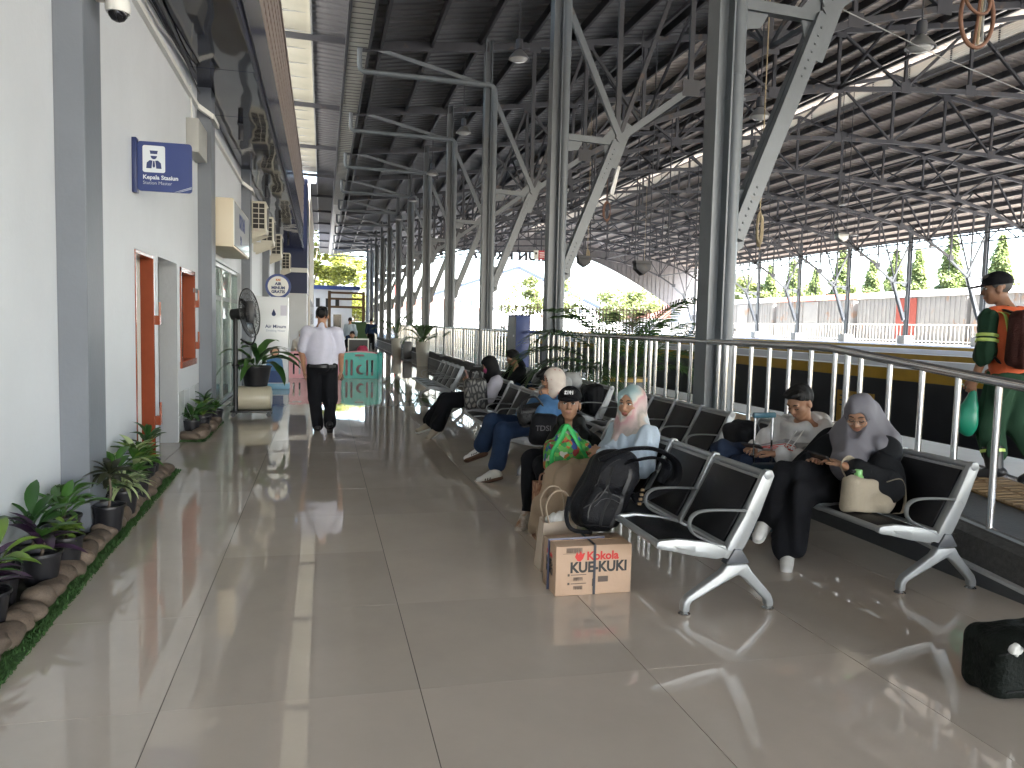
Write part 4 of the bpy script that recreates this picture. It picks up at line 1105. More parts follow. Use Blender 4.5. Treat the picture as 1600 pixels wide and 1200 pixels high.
def bars(mb, x0, z0, w, h, n):
    for q in range(n): mb.box(x0+w*q/n, x0+w*(q+rg.uniform(.3,.7))/n, 0, 0, 0, 0) if False else mb.prism([(x0+w*q/n,z0),(x0+w*(q+rg.uniform(.3,.7))/n,z0),(x0+w*(q+.6)/n,z0+h),(x0+w*q/n,z0+h)],'z',0,.0006)
bars(mb,-.17,.105,.095,.028,16); bars(mb,-.125,-.055,.055,.02,12); bars(mb,-.125,-.105,.055,.02,12)
mb.prism([(.02,-.068),(.08,-.068),(.08,-.035),(.02,-.035)],'z',0,.0006)
mb.prism([(-.015,-.09),(.002,-.09),(.002,-.05),(-.006,-.04),(-.015,-.05)],'z',0,.0006)
for q in range(5): mb.prism([(-.155+.0*q,-.028-q*.0),(-.15,-.028),(-.15,-.022),(-.155,-.022)],'z',0,.0006)
for z in (-.027,-.077):
    mb.prism([(-.16,z),(-.148,z),(-.148,z+.013),(-.16,z+.013)],'z',0,.0006); mb.prism([(-.14,z+.004),(-.05,z+.004),(-.05,z+.008),(-.14,z+.008)],'z',0,.0006)
mb.prism([(-.19,.10),(-.065,.10),(-.065,.102),(-.19,.102)],'z',0,.0006)
mb.xf(fr(1.5,.14)).build('print_marks', pm('grey_print', (.10,.075,.06), .6), bx)
STR = pm('black_strap', (.018,.02,.03), .4)
for x in (1.497,): MB().tube([(x,4.076,.003),(x,4.076,.287),(x,4.334,.287)], .006, 6, flat=(.35,1.4)).build('strap', STR, bx)
MB().tube([(1.2665,4.205,.003),(1.2665,4.205,.289),(1.6,4.205,.289)], .009, 6, flat=(.35,1.4)).build('strap', pm('blue_black_strap', (.02,.025,.08), .35), bx)

def BXF(yaw=0, pitch=0, roll=0):
    from mathutils import Euler
    return np.array(Euler((R(pitch),R(roll),R(yaw))).to_matrix()).T
BAGB = pm('black_nylon', (.006,.0065,.009), .6, bump=.35, bs=90, spec=.25)
bp_ = thing('backpack', 'large bulging black backpack leaning over the carton and the end seat of the front bench', 'backpack', (1.68,4.45,.29))
sb = SDF(.05); F_ = BXF(0,0,24)
sb.box((1.69,4.47,.50),(.15,.14,.22),F_,.09).ell((1.60,4.44,.40),(.14,.14,.12),None,.05).ell((1.77,4.48,.66),(.13,.13,.10),None,.05).box((1.63,4.36,.43),(.10,.08,.13),F_,.05)
sb.cut((1.5,4.4,.292),(0,0,-1)); sb.disp = folds(.006,30,4)
bpb = sb.build('body', BAGB, bp_, .009)
from mathutils.bvhtree import BVHTree
def wraptube(body, P, r, nm, mt, off=.002, n=10, flat=(.5,1)):
    t = BVHTree.FromPolygons([v.co for v in body.data.vertices], [f.vertices for f in body.data.polygons])
    Q = []
    for q in spline(P, n):
        h = t.find_nearest(q)
        Q.append(h[0]+h[1]*off)
    MB().tube(Q, r, 6, flat=flat).build(nm, mt, body.parent, smooth=60)
SEAM = pm('seam_piping', (.011,.011,.012), .5); ZIPM = pm('zip_metal', (.07,.07,.075), .4, .4)
for P in ([(1.50,4.24,.36),(1.52,4.22,.50),(1.62,4.22,.56),(1.74,4.24,.50),(1.74,4.24,.36)],[(1.52,4.3,.62),(1.62,4.26,.70),(1.76,4.28,.78)],[(1.48,4.3,.33),(1.6,4.22,.32),(1.76,4.26,.34)]): wraptube(bpb, P, .0045, 'seam', SEAM)
wraptube(bpb, [(1.55,4.22,.47),(1.63,4.22,.50),(1.72,4.24,.47)], .004, 'zip', ZIPM)
for x in (1.58,1.70): wraptube(bpb, [(x,4.2,.30),(x+.03,4.2,.42),(x+.07,4.22,.58),(x+.11,4.26,.70)], .011, 'webbing', pm('black_webbing', (.012,.012,.013), .5), flat=(.25,1.2))
for P, r_ in (([(1.60,4.34,.72),(1.75,4.32,.78),(1.95,4.36,.78),(2.12,4.42,.70),(2.16,4.46,.58),(2.05,4.46,.50),(1.86,4.42,.46)],.028),([(1.72,4.40,.66),(1.84,4.36,.71),(1.98,4.38,.72),(2.08,4.44,.66),(2.06,4.48,.55)],.022)):
    MB().tube(spline(P,5), r_, 8, flat=(.45,1.3)).build('shoulder_strap', BAGB, bp_, smooth=60)
MB().tube(spline([(1.50,4.31,.44),(1.58,4.28,.50),(1.64,4.28,.58)],5), .004, 5).build('zip', pm('zip_grey', (.04,.04,.042), .4), bp_)
MB().tube(spline([(1.43,4.36,.50),(1.40,4.32,.40),(1.43,4.3,.32),(1.55,4.28,.30)],5), .012, 6, flat=(.4,1.2)).build('loose_strap', BAGB, bp_, smooth=60)
for q in range(4): MB().box(1.86+.006*q,1.88+.006*q,4.34,4.352,.44+q*.028,.455+q*.028).build('buckle', pm('tan_webbing', (.3,.2,.1), .6), bp_)
KRAFT = pm('cream_kraft_paper', (.56,.46,.36), .75, nv=.06)
pg = thing('paper_bag', 'cream paper bag with twine handles standing behind the biscuit carton', 'bag', (1.36,4.62,0))
MB().add([(1.31,4.52,.002),(1.54,4.52,.002),(1.54,4.68,.002),(1.31,4.68,.002),(1.325,4.53,.30),(1.54,4.55,.315),(1.53,4.66,.30),(1.335,4.66,.31)],[(3,2,1,0),(0,1,5,4),(1,2,6,5),(2,3,7,6),(3,0,4,7)]).build('body', KRAFT, pg)
TW = pm('paper_twine', (.42,.33,.24), .8)
for y in (4.53,4.665): MB().tube(spline([(1.36,y,.30),(1.335,y-.01,.42),(1.385,y-.02,.50),(1.455,y-.02,.49),(1.49,y-.01,.41),(1.49,y,.30)],5), .006, 6).build('handle', TW, pg, smooth=60)
mb = SDF(.02).ell((1.43,4.6,.30),(.07,.05,.05)).ell((1.48,4.6,.32),(.05,.04,.04)); mb.disp = folds(.006,60,2); mb.build('wrapping', OFFW, pg, .01)
pk2 = thing('gift_bag', 'brown patterned paper bag on the floor beside the boy with the cap', 'bag', (1.52,5.25,0))
MB().box(1.47,1.58,5.2,5.34,.0,.40).build('body', ramp_mat('brown_check_paper', [(.0,(.20,.08,.04)),(.45,(.45,.28,.17)),(1,(.5,.34,.22))], 16, kind='EDGE'), pk2)
MB().tube(spline([(1.48,5.2,.40),(1.49,5.2,.47),(1.55,5.2,.47),(1.57,5.2,.40)],4), .006, 6).build('handle', RUST, pk2)
# suitcase in the gap between the rows
sc_ = thing('suitcase', 'dark teal suitcase with raised silver handle standing between the two bench rows', 'suitcase', (3.1,5.05,0))
TEAL = pm('dark_teal_shell', (.012,.035,.055), .35)
MB().box(2.98,3.24,4.92,5.24,.06,.56).build('shell', TEAL, sc_, bevel=.04, seg=4)
for q in range(4): MB().box(3.02+q*.055,3.045+q*.055,4.914,4.921,.12,.50).build('rib', TEAL, sc_)
for x in (3.02,3.16): MB().tube([(x,5.0,.55),(x,5.0,.90)], .009, 8).build('handle_tube', CHR, sc_, smooth=40)
MB().box(3.0,3.18,4.985,5.015,.885,.925).build('grip', pm('teal_grip', (.02,.09,.13), .4), sc_, bevel=.01)
for x, y in ((3.02,4.96),(3.2,4.96),(3.02,5.2),(3.2,5.2)): MB().lathe([(.03,-.012),(.03,.012)], (x,y,.03), 14, 'y').build('wheel', BLACK, sc_)
# beige tote with a green bottle
TOTE = pm('beige_canvas', (.40,.345,.26), .85, nv=.06, ns=20, bump=.3, bs=150)
to = thing('tote_bag', 'beige canvas tote bag standing on the end seat of the right bench', 'bag', (3.3,4.13,.4))
sb = SDF(.03); sb.box((3.30,4.16,.505),(.165,.075,.125),BXF(8,0,4),.05).ell((3.38,4.14,.47),(.11,.09,.08)).cut((3.3,4.2,.60),(.25,.1,1)).cut((3.3,4.2,.402),(-.05,0,-1)); sb.ell((3.27,4.16,.66),(.14,.05,.09),None,.01,'s')
sb.disp = folds(.005,26,8); sb.build('body', TOTE, to, .007)
MB().tube(spline([(3.38,4.08,.60),(3.46,4.05,.62),(3.49,4.04,.52),(3.47,4.03,.42),(3.42,4.04,.41)],5), .018, 8, flat=(.2,1.4)).build('strap', TOTE, to, smooth=60)
MB().tube(spline([(3.20,4.2,.585),(3.16,4.22,.68),(3.24,4.25,.72),(3.33,4.22,.63)],5), .014, 8, flat=(.2,1.4)).build('strap', TOTE, to, smooth=60)
bo = thing('water_bottle', 'light green water bottle sticking out of the beige tote bag', 'bottle', (3.235,4.15,.45))
MB().lathe([(.034,0),(.036,.02),(.036,.15),(.03,.175),(.024,.18),(.024,.21),(.02,.215)], (3.235,4.15,.45), 18).build('body', pm('pale_green_plastic', (.28,.62,.22), .35), bo, smooth=40)
MB().tube([(3.2,4.14,.655),(3.17,4.13,.66)], .010, 8).build('spout', BLACK, bo)
# black bag in the lower right corner
bb = thing('duffel_bag', 'black bag with a bit of white paper on the floor in the lower right corner', 'bag', (2.9,2.6,0))
sb = SDF(.04); sb.box((2.98,2.62,.13),(.28,.13,.14),BXF(-8),.06).ell((2.86,2.6,.24),(.12,.1,.07)).ell((3.05,2.62,.25),(.14,.1,.07)).cut((2.9,2.6,.001),(0,0,-1)); sb.disp = folds(.008,24,9)
sb.build('body', pm('black_green_fabric', (.005,.008,.006), .7, bump=.5, bs=60, spec=.25), bb, .009)
bbb = bpy.data.objects[[o.name for o in bpy.data.objects if o.parent == bb][0]]
for P in ([(2.7,2.55,.2),(2.85,2.48,.27),(3.05,2.48,.27),(3.25,2.55,.22)],[(2.72,2.5,.05),(2.9,2.45,.06),(3.2,2.45,.06)],[(2.84,2.48,.02),(2.84,2.46,.13),(2.86,2.48,.25)]): wraptube(bbb, P, .006, 'seam', SEAM)
sb = SDF(.01); sb.box((2.755,2.52,.235),(.035,.015,.025),BXF(20,15,30),.008); sb.disp = folds(.004,70,3); sb.build('paper', OFFW, bb, .005)
MB().tube(spline([(2.78,2.5,.24),(2.84,2.47,.31),(2.95,2.47,.32),(3.02,2.5,.25)],5), .012, 6, flat=(.4,1.4)).build('handle', BAGB, bb, smooth=60)

# ================================================================= PLANTERS AND PLANTS
STN = pm('river_stone', (.14,.105,.078), .62, nv=.3, ns=9, bump=.35, bs=30, vary=.28, dirt=((.09,.075,.06), 6, .58))
def stone_me(seed):
    bm = bmesh.new(); bmesh.ops.create_icosphere(bm, subdivisions=3, radius=1); r_ = np.random.default_rng(seed)
    A = r_.normal(0,1,(3,3))*1.5; ph = r_.uniform(0,6,3)
    for v in bm.verts:
        p = np.array(v.co); v.co *= 1+.10*math.sin(p @ A[0]+ph[0])+.07*math.sin(p @ A[1]*1.6+ph[1])
    me = bpy.data.meshes.new('stone'); bm.to_mesh(me); bm.free(); me.polygons.foreach_set('use_smooth', [True]*len(me.polygons)); return me
SM = [stone_me(i) for i in range(6)]
GRS = pm('artificial_grass', (.035,.095,.02), .8, nv=.3, ns=20)
SOIL = pm('dark_soil', (.03,.025,.02), .95, nv=.3, ns=20, bump=.5)
def turf(name, pts, n, parent, seed):
    r_ = random.Random(seed); mb = MB()
    for _ in range(n):
        (x0,y0,x1,y1) = r_.choice(pts); t = r_.random()
        x = x0+(x1-x0)*t+r_.uniform(-.05,.045); y = y0+(y1-y0)*t+r_.uniform(-.05,.04); a = r_.uniform(0,6.28); h = r_.uniform(.012,.032)
        dx, dy = math.cos(a)*.004, math.sin(a)*.004; lx, ly = r_.gauss(0,.012), r_.gauss(0,.012)
        mb.add([(x-dx,y-dy,.004),(x+dx,y+dy,.004),(x+lx,y+ly,h)],[(0,1,2)])
    return tag(mb.build(name, GRS, parent), kind='stuff')
pb1 = thing('planter_bed', 'long planter bed edged with brown river stones along the left wall', 'planter bed', (-1.5,5.5,0))
MB().add([(-1.678,2.6,.002),(-1.24,2.6,.002),(-1.36,8.2,.002),(-1.678,8.2,.002),(-1.678,2.6,.008),(-1.24,2.6,.008),(-1.36,8.2,.008),(-1.678,8.2,.008)],[(4,5,6,7),(0,1,5,4),(1,2,6,5),(2,3,7,6)]).build('turf_mat', GRS, pb1)
MB().box(-1.675,-1.42,2.7,8.0,.008,.05).build('soil', SOIL, pb1)
turf('grass_blades', [(-1.275,2.6,-1.385,8.18)]*3+[(-1.65,8.17,-1.40,8.17)], 5200, pb1, 1)
rg = random.Random(21)
def stones(parent, base, P, n, sc=1):
    for i in range(n):
        t = (i+.5)/n; x = P[0]+(P[2]-P[0])*t; y = P[1]+(P[3]-P[1])*t
        o = obj('stone', SM[rg.randrange(6)], STN, parent)
        sx, sy, sz = rg.uniform(.10,.125)*sc, rg.uniform(.095,.125)*sc, rg.uniform(.062,.085)*sc
        o.scale = (sx,sy,sz); o.rotation_euler = (rg.gauss(0,.2),rg.gauss(0,.2),rg.uniform(-.5,.5)); o.location = Vector((x+rg.uniform(-.015,.015), y, sz*.75+.012))-Vector(base)
stones(pb1, (-1.5,5.5,0), (-1.372,2.65,-1.468,8.08), 37, .78)
pb2 = thing('planter_bed', 'small planter bed of stones below the brown framed window beside the second pilaster', 'planter bed', (-1.5,10.9,0))
MB().box(-1.678,-1.40,10.06,12.0,.002,.008).build('turf_mat', GRS, pb2)
MB().box(-1.675,-1.5,10.2,11.65,.008,.05).build('soil', SOIL, pb2)
turf('grass_blades', [(-1.42,10.08,-1.42,12.0),(-1.67,10.10,-1.42,10.10)], 1500, pb2, 2)
stones(pb2, (-1.5,10.9,0), (-1.47,10.2,-1.47,11.9), 8, .95); stones(pb2, (-1.5,10.9,0), (-1.66,10.16,-1.5,10.16), 2, .95)
def leaf_me(l, w, droop, fold=.25, n=6, wave=0, name='leaf', tip=1.):
    vs = []; fs = []
    for i in range(n+1):
        t = i/n; ww = w*(math.sin(math.pi*min(1,t*.92+.06))**.8)*(1 if t < .95 else .3)
        a = droop*t; x = l*(math.sin(a)/droop if abs(droop) > .01 else t); z = l*((math.cos(a)-1)/droop if abs(droop) > .01 else 0)
        wv = wave*math.sin(t*17)
        vs += [(x,-ww*.5,z+ww*fold+wv),(x,0,z),(x,ww*.5,z+ww*fold-wv)]
    for i in range(n):
        for k in (0,1): fs.append((i*3+k,i*3+k+1,i*3+k+4,i*3+k+3))
    me = MB().add(vs, fs).mesh(name, smooth=80); return me
GL_ = thin_mat('green_leaf', (.06,.155,.03), .25, .3); GD = thin_mat('dark_green_leaf', (.028,.08,.02), .2, .3); GP = thin_mat('purple_leaf', (.045,.02,.05), .2, .35)
GY = thin_mat('yellow_green_leaf', (.16,.26,.05), .3, .35); GV = thin_mat('variegated_leaf', (.42,.50,.26), .3, .4); GR_ = thin_mat('dark_red_green_leaf', (.035,.04,.022), .2, .35)
LM = {'broad':leaf_me(.20,.066,.9), 'lance':leaf_me(.19,.05,.8), 'strap':leaf_me(.24,.022,1.6,.15), 'long':leaf_me(.30,.078,1.0), 'nest':leaf_me(.62,.13,1.7,.15,12,.012), 'small':leaf_me(.12,.045,.7)}
POTB = pm('black_plastic_pot', (.012,.012,.015), .4, nv=.2)
def plant(label, x, y, kind, n, mt, stem=.0, sc=1., pot=(.10,.075,.18), z0=.05, seed=0, tilt=(15,75), potm=None, mts=None, rings=None, group=None, joined=False):
    p = thing('potted_plant', label, 'potted plant', (x,y,z0), group, local=True); r_ = random.Random(seed)
    if pot:
        MB().lathe([(pot[1],0),(pot[0],pot[2]),(pot[0]+.008,pot[2]),(pot[0]+.008,pot[2]-.015),(pot[0]-.008,pot[2]-.01),(pot[0]-.012,pot[2]-.03),(.01,pot[2]-.03)], (0,0,0), 20).build('pot', potm or POTB, p, smooth=40)
    zb = pot[2]-.03 if pot else 0
    if stem: MB().tube(spline([(0,0,zb),(.01,.008,zb+stem*.5),(0,0,zb+stem)],4), .009*sc, 6).build('stem', BARK, p, smooth=60)
    jm = MB()
    for i in range(n):
        a = i*2.39996+r_.uniform(-.3,.3); el = R(90-r_.uniform(*tilt)); h = zb+stem*(1 if rings is None else r_.uniform(rings,1))
        M = Matrix.Translation((0,0,h)) @ Matrix.Rotation(a,4,'Z') @ Matrix.Rotation(-el,4,'Y')
        s_ = sc*1.08*r_.uniform(.75,1.15)
        if kind in ('broad','long','nest') and not joined:   # leaf stalk carries the blade outwards
            pl_ = .5*LM_L[kind]*s_*r_.uniform(.5,1.1); M = M @ Matrix.Translation((pl_,0,0))
            MB().tube([tuple(M @ Vector((-pl_,0,0))),tuple(M @ Vector((0,0,0)))], .004*sc, 5).build('stalk', mt, p, smooth=60)
        if joined:
            me = LM[kind]; MM = M @ Matrix.Scale(s_,4)
            jm.add([tuple(MM @ v.co) for v in me.vertices], [tuple(f.vertices) for f in me.polygons]); continue
        key = (kind, mt.name if mts is None else mts[i%len(mts)].name)
        if key not in LMC: me = LM[kind].copy(); me.materials.clear(); me.materials.append(MT[key[1]]); LMC[key] = me
        o = obj('leaf', LMC[key], None, p); o.matrix_local = M @ Matrix.Scale(s_,4) @ Matrix.Rotation(r_.gauss(0,.25),4,'X')
    if joined: tag(jm.build('foliage', mt, p, smooth=80), kind='stuff')
    return p
LMC = {}; LM_L = {'broad':.2,'long':.3,'nest':.3}
plant('purple leaved plant nearest the camera in the stone edged bed', -1.50, 3.98, 'lance', 16, GP, .12, 1.15, seed=1, rings=.2)
plant('yellow green plant with a long arching leaf beside the purple plant', -1.56, 4.28, 'broad', 9, GY, .06, .95, seed=2, tilt=(25,80))
plant('dark purple and green plant in front of the broad leaved plant', -1.47, 4.62, 'lance', 14, GP, .12, 1.1, seed=3, mts=[GP,GP,GL_], rings=.2)
plant('low green plant against the wall in the stone edged bed', -1.58, 4.82, 'broad', 12, GD, .08, .95, seed=4)
plant('broad leaved bright green plant in the middle of the stone edged bed', -1.53, 5.18, 'long', 17, GL_, .08, .62, seed=5, tilt=(20,70))
plant('dark rosette plant on a thin pale stem before the first pilaster', -1.40, 5.72, 'lance', 20, GR_, .26, .95, seed=6, tilt=(25,100), rings=.75)
plant('spider plant with white edged thin leaves beside the first pilaster', -1.42, 6.22, 'strap', 90, GV, .04, .95, seed=7, tilt=(10,70), joined=True)
plant('dense green plant behind the spider plant', -1.56, 6.55, 'broad', 16, GL_, .14, .9, seed=8, rings=.3)
plant('striped yellow and green leaved plant past the first pilaster', -1.50, 6.95, 'lance', 34, GY, .24, 1.0, seed=9, mts=[GY,GL_,GV], rings=.2, tilt=(20,95))
plant('small dark green plant beside the brown door frame', -1.52, 7.55, 'broad', 13, GD, .20, .75, seed=10, rings=.5)
for i, (x, y, kd, m, st, n, sc, lab) in enumerate(((-1.58,4.05,'broad',GL_,.1,14,.8,'green plant against the wall behind the purple plant'),(-1.60,5.45,'broad',GL_,.12,16,.85,'leafy green plant against the wall left of the dark rosette plant'),(-1.45,4.95,'small',GY,.06,22,1.0,'small light green plant low in the bed before the broad leaved plant'),(-1.56,5.98,'broad',GD,.12,15,.8,'dark green plant in the corner against the first pilaster'),(-1.44,6.72,'small',GL_,.08,24,1.1,'small leaved green plant next to the spider plant'),(-1.50,7.28,'lance',GL_,.14,22,.85,'slim leaved green plant two pots before the brown door frame'))):
    plant(lab, x, y, kd, n, m, st, sc, seed=50+i, rings=.3, tilt=(15,85))
for i, (x, y, kd, m, st, lab) in enumerate(((-1.58,10.4,'broad',GD,.1,'left green plant in the small bed under the window'),(-1.52,10.85,'lance',GY,.12,'light green plant in the middle of the small bed'),(-1.55,11.3,'lance',GD,.22,'dark tall plant in the small bed beside the second pilaster'),(-1.45,11.62,'small',GL_,.1,'low plant at the far corner of the small bed'))):
    plant(lab, x, y, kd, 18, m, st, 1.0, seed=20+i, rings=.2, tilt=(15,85))

# ================================================================= FAN, WATER STATION, PLAY PEN, POTS
fa = thing('mist_fan', 'black stand fan with a cream water tank on a wheeled base', 'fan', (-1.05,12.75,0))
MB().box(-1.36,-.76,12.56,12.95,.07,.10).build('base', BLACK, fa, bevel=.005)
for x in (-1.32,-.80):
    for y in (12.60,12.91): MB().lathe([(.035,-.012),(.035,.012)], (x,y,.035), 14, 'y').build('caster', BLACK, fa)
MB().lathe([(.12,0),(.17,.012),(.185,.05),(.19,.28),(.185,.51),(.17,.548),(.12,.56)], n=32, axis='x').xf(Matrix.Translation((-1.32,12.76,.285))).build('tank', pm('cream_tank', (.58,.53,.40), .35, nv=.03), fa, smooth=40)
MB().tube([(-1.28,12.56,.1),(-1.28,12.56,1.52)], .035, 12).build('pole', BLACK, fa, smooth=40)
MB().tube([(-1.28,12.56,.75),(-1.28,12.56,.82)], .042, 10).tube([(-1.33,12.54,.8),(-1.22,12.52,.8)], .015, 8).build('height_knob', BLACK, fa, smooth=40)
n_ = nrm((.93,-.30,.12)); fc = Vector((-1.07,12.52,1.60))
Mf = Matrix.Translation(fc) @ n_.to_track_quat('X','Z').to_matrix().to_4x4()
MB().lathe([(.05,-.30),(.085,-.28),(.09,-.08),(.05,-.06)], n=20, axis='x').xf(Mf).build('motor', BLACK, fa, smooth=40)
for q in range(2):
    s_ = 1 if q else -1; mb = MB()
    for rr in (.37,.30,.23,.16,.09): mb.tube([(s_*.07*(1-(rr/.37)**2), rr*math.cos(a), rr*math.sin(a)) for a in np.linspace(0,2*math.pi,41)[:-1]], .0035 if rr < .37 else .009, 5, closed=True)
    for k in range(36):
        a = k*math.pi/18; mb.tube([(s_*.07*(1-(r_/.37)**2), r_*math.cos(a), r_*math.sin(a)) for r_ in (.05,.16,.27,.37)], .0025, 4)
    mb.xf(Mf).build('guard', pm('black_wire', (.03,.03,.032), .3, .5), fa)
for k in range(3):
    vs = []
    for i in range(5):
        r_ = .06+.27*i/4; w_ = .05+.07*math.sin(math.pi*(i+.6)/5); a = k*2.094+.12*i
        for t in (-1,1): vs.append((.03*t*(1-.5*i/4), r_*math.cos(a+t*w_/r_*.6), r_*math.sin(a+t*w_/r_*.6)))
    MB().add(vs, [(2*i,2*i+1,2*i+3,2*i+2) for i in range(4)]).xf(Mf).build('blade', pm('clear_smoke_blade', (.05,.05,.055), .15), fa, smooth=80)
MB().lathe([(.04,.055),(.06,.06),(.06,.085),(.03,.095)], n=16, axis='x').xf(Mf).build('hub', BLACK, fa)
MB().box(-1.12,-1.0,12.36,12.44,1.46,1.78).build('control_box', BLACK, fa, bevel=.01)
MB().tube(spline([(-1.2,12.5,1.2),(-1.05,12.45,1.12),(-.98,12.42,1.25),(-1.02,12.42,1.45)],5), .014, 6).build('hose', BLACK, fa, smooth=60)
big = plant('large potted plant with long wavy leaves in a black pot on the cream tank', -1.0, 12.76, 'nest', 17, GD, 0, .95, pot=(.235,.17,.31), z0=.472, seed=31, tilt=(15,70), mts=[GD,GL_])
ws = thing('water_station', 'white drinking water station with a light blue foot and a round sign on top', 'water dispenser', (-1.05,17.9,0))
MB().box(-1.40,-.72,17.72,18.12,.12,2.0).build('cabinet', pm('white_laminate', (.72,.74,.77), .25), ws, bevel=.01)
MB().box(-1.42,-.70,17.70,18.14,.0,.12).build('foot', pm('light_blue_laminate', (.22,.45,.62), .35), ws, bevel=.008)
fw_ = lambda x, z, d=0: frame((x,17.718-d,z),(1,0,0),(0,0,1))
obj('lettering', text('Air Minum', .10, .002, fw_(-.98,1.36), bold=.002), NPRINT, ws)
obj('lettering', text('Drinking Water', .062, .002, fw_(-.98,1.27)), pm('grey_blue_print', (.2,.25,.38), .5), ws)
MB().prism(ell((0,-.03),.045,.045,16),'z',0,.003).prism([(-.04,-.01),(.04,-.01),(0,.08)],'z',0,.003).xf(fw_(-1.02,1.66)).build('drop_symbol', NPRINT, ws)
MB().box(-.88,-.75,17.713,17.718,1.60,1.82).build('notice', pm('lilac_paper', (.6,.6,.7), .6), ws)
mb = MB().prism([(-.2,-.3),(.2,-.3),(.16,.02),(.05,.1),(-.05,.1),(-.16,.02)],'z',0,.002).xf(fw_(-1.0,.62)); mb.build('printed_dress', pm('print_blue', (.06,.17,.35), .5), ws)
MB().prism(ell((0,0),.10,.11,18),'z',0,.003).xf(fw_(-1.0,.82,.001)).build('printed_hair', pm('print_brown', (.07,.03,.02), .5), ws)
MB().prism(ell((.01,-.015),.065,.08,18),'z',0,.003).xf(fw_(-1.0,.82,.003)).build('printed_face', pm('print_skin', (.55,.33,.22), .5), ws)
MB().box(-1.2,-.82,17.712,17.718,.14,.40).build('printed_ground', pm('print_navy', (.03,.07,.2), .5), ws)
rs_ = frame((-.93,17.75,2.23),(1,0,0),(0,0,1))
MB().lathe([(.265,-.015),(.27,0),(.265,.015)], (0,0,0), 40).xf(rs_).build('round_sign', pm('sign_blue_ring', (.025,.05,.2), .4), ws, smooth=30)
MB().lathe([(.215,.015),(.215,.018)], (0,0,0), 40).xf(rs_).build('round_sign_face', OFFW, ws)
for s_, z, sz in (('AIR',.05,.085),('MINUM',-.035,.085),('GRATIS',-.12,.085)): obj('lettering', text(s_, sz, .002, rs_ @ Matrix.Translation((0,z,.021)), bold=.004), NPRINT, ws)
obj('lettering', text('KAI', .06, .002, rs_ @ Matrix.Translation((0,.135,.021)), bold=.004), pm('orange_print', (.55,.17,.03), .5), ws)
# play pen of moulded panels
TEALP = pm('teal_plastic', (.045,.40,.34), .35, nv=.03); PINKP = pm('pink_plastic', (.66,.30,.33), .35, nv=.03)
def pen_panel(w, kind):
    h = .70; top = [(w*t, h-.05+.05*math.sin(math.pi*t)**.6) for t in np.linspace(1,0,13)]
    outer = [(0,.0),(w,.0)]+top
    holes = [rrect(w*.5-.12,w*.5+.12,h-.11,h-.06,.024)]
    if kind:
        for x in (.10,.23): holes += [rrect(x,x+.055,.08,.50,.027), rrect(w-x-.055,w-x,.08,.50,.027)]
        holes.append([(w*.5+.03+.12*math.cos(a),.24+.13*math.sin(a)) for a in np.linspace(R(80),R(310),12)]+[(w*.5+.075+.09*math.cos(a),.25+.10*math.sin(a)) for a in np.linspace(R(300),R(95),10)])
        holes.append(ell((w*.5,.55),.014,.014,8))
    else:
        for x in np.arange(.12,w-.1,.15): holes.append(rrect(x,x+.05,.10,.46,.025))
    return plate(outer, holes, .045, None, 'panel')
pn = thing('play_pen', 'teal and pink plastic play pen on the walkway behind the walking man', 'play pen', (.4,21,0))
for (x, y, w, ang, m, kd) in ((.50,21.0,.92,0,TEALP,1),(1.44,21.02,.9,80,TEALP,1),(-.42,21.03,.90,0,PINKP,0),(-.86,21.05,.46,8,PINKP,0),(.60,21.95,.9,0,PINKP,0),(-.3,21.95,.9,0,PINKP,1),(-.85,21.1,.9,95,PINKP,1)):
    o = obj('panel', pen_panel(w,kd), m, pn)
    o.matrix_local = Matrix.Translation(Vector((x,y,.005))-Vector((.4,21,0))) @ Matrix.Rotation(R(ang),4,'Z') @ Matrix.Rotation(R(90),4,'X')
CPOT = pm('cream_pot', (.52,.49,.42), .5, nv=.05)
def palm(label, x, y, z0, pot, nf, L, seed, mt, rim=None, potm=None, erect=(20,75)):
    p = thing('potted_palm', label, 'potted palm', (x,y,z0), None, local=True); r_ = random.Random(seed)
    MB().lathe([(pot[1],0),(pot[0],pot[2]),(pot[0]-.03,pot[2]),(pot[0]-.04,pot[2]-.05),(.02,pot[2]-.05)], (0,0,0), 24).build('pot', potm or CPOT, p, smooth=40)
    if rim: MB().lathe([(pot[0]-.005,pot[2]-.05),(pot[0]+.03,pot[2]-.04),(pot[0]+.03,pot[2]+.005),(pot[0]-.01,pot[2]+.01)], (0,0,0), 24).build('rim', rim, p, smooth=40)
    for i in range(nf):
        a = i*2.4+r_.uniform(-.3,.3); el = R(90-r_.uniform(*erect)); l = L*r_.uniform(.75,1.15); mb = MB(); P = []
        for k in range(13):
            t = k/12; e = el-1.9*t*t*(.4+.6*(1-el/1.57)); st = l/12
            if k == 0: q = Vector((.03*math.cos(a),.03*math.sin(a),pot[2]-.05))
            else: q = q+Vector((math.cos(a)*math.cos(e),math.sin(a)*math.cos(e),math.sin(e)))*st
            P.append(q.copy())
        mb.tube(P, list(np.linspace(.011,.003,13)), 5)
        for k in range(3,13):
            for sub in (0,.33,.67):
                if k+sub > 12: continue
                q0 = P[k].lerp(P[min(k+1,12)], sub); d = (P[min(k+1,12)]-P[k-1]).normalized(); sd2 = d.cross(Vector((0,0,1))).normalized()
                ll = l*.30*math.sin(math.pi*(k+sub-1.5)/12.5)**.6 if k+sub < 13 else .05
                for s_ in (-1,1):
                    e1 = (d*.75+sd2*s_*.8+Vector((0,0,.15))).normalized(); tip = q0+e1*ll+Vector((0,0,-.28*ll)); mid = q0+e1*ll*.5; wv = d*.017
                    mb.add([q0,mid-wv,mid+wv,tip],[(0,1,2),(1,3,2)])
        mb.build('frond', mt, p, smooth=60)
    return p
PALM = thin_mat('palm_leaf', (.05,.11,.03), .3, .4)
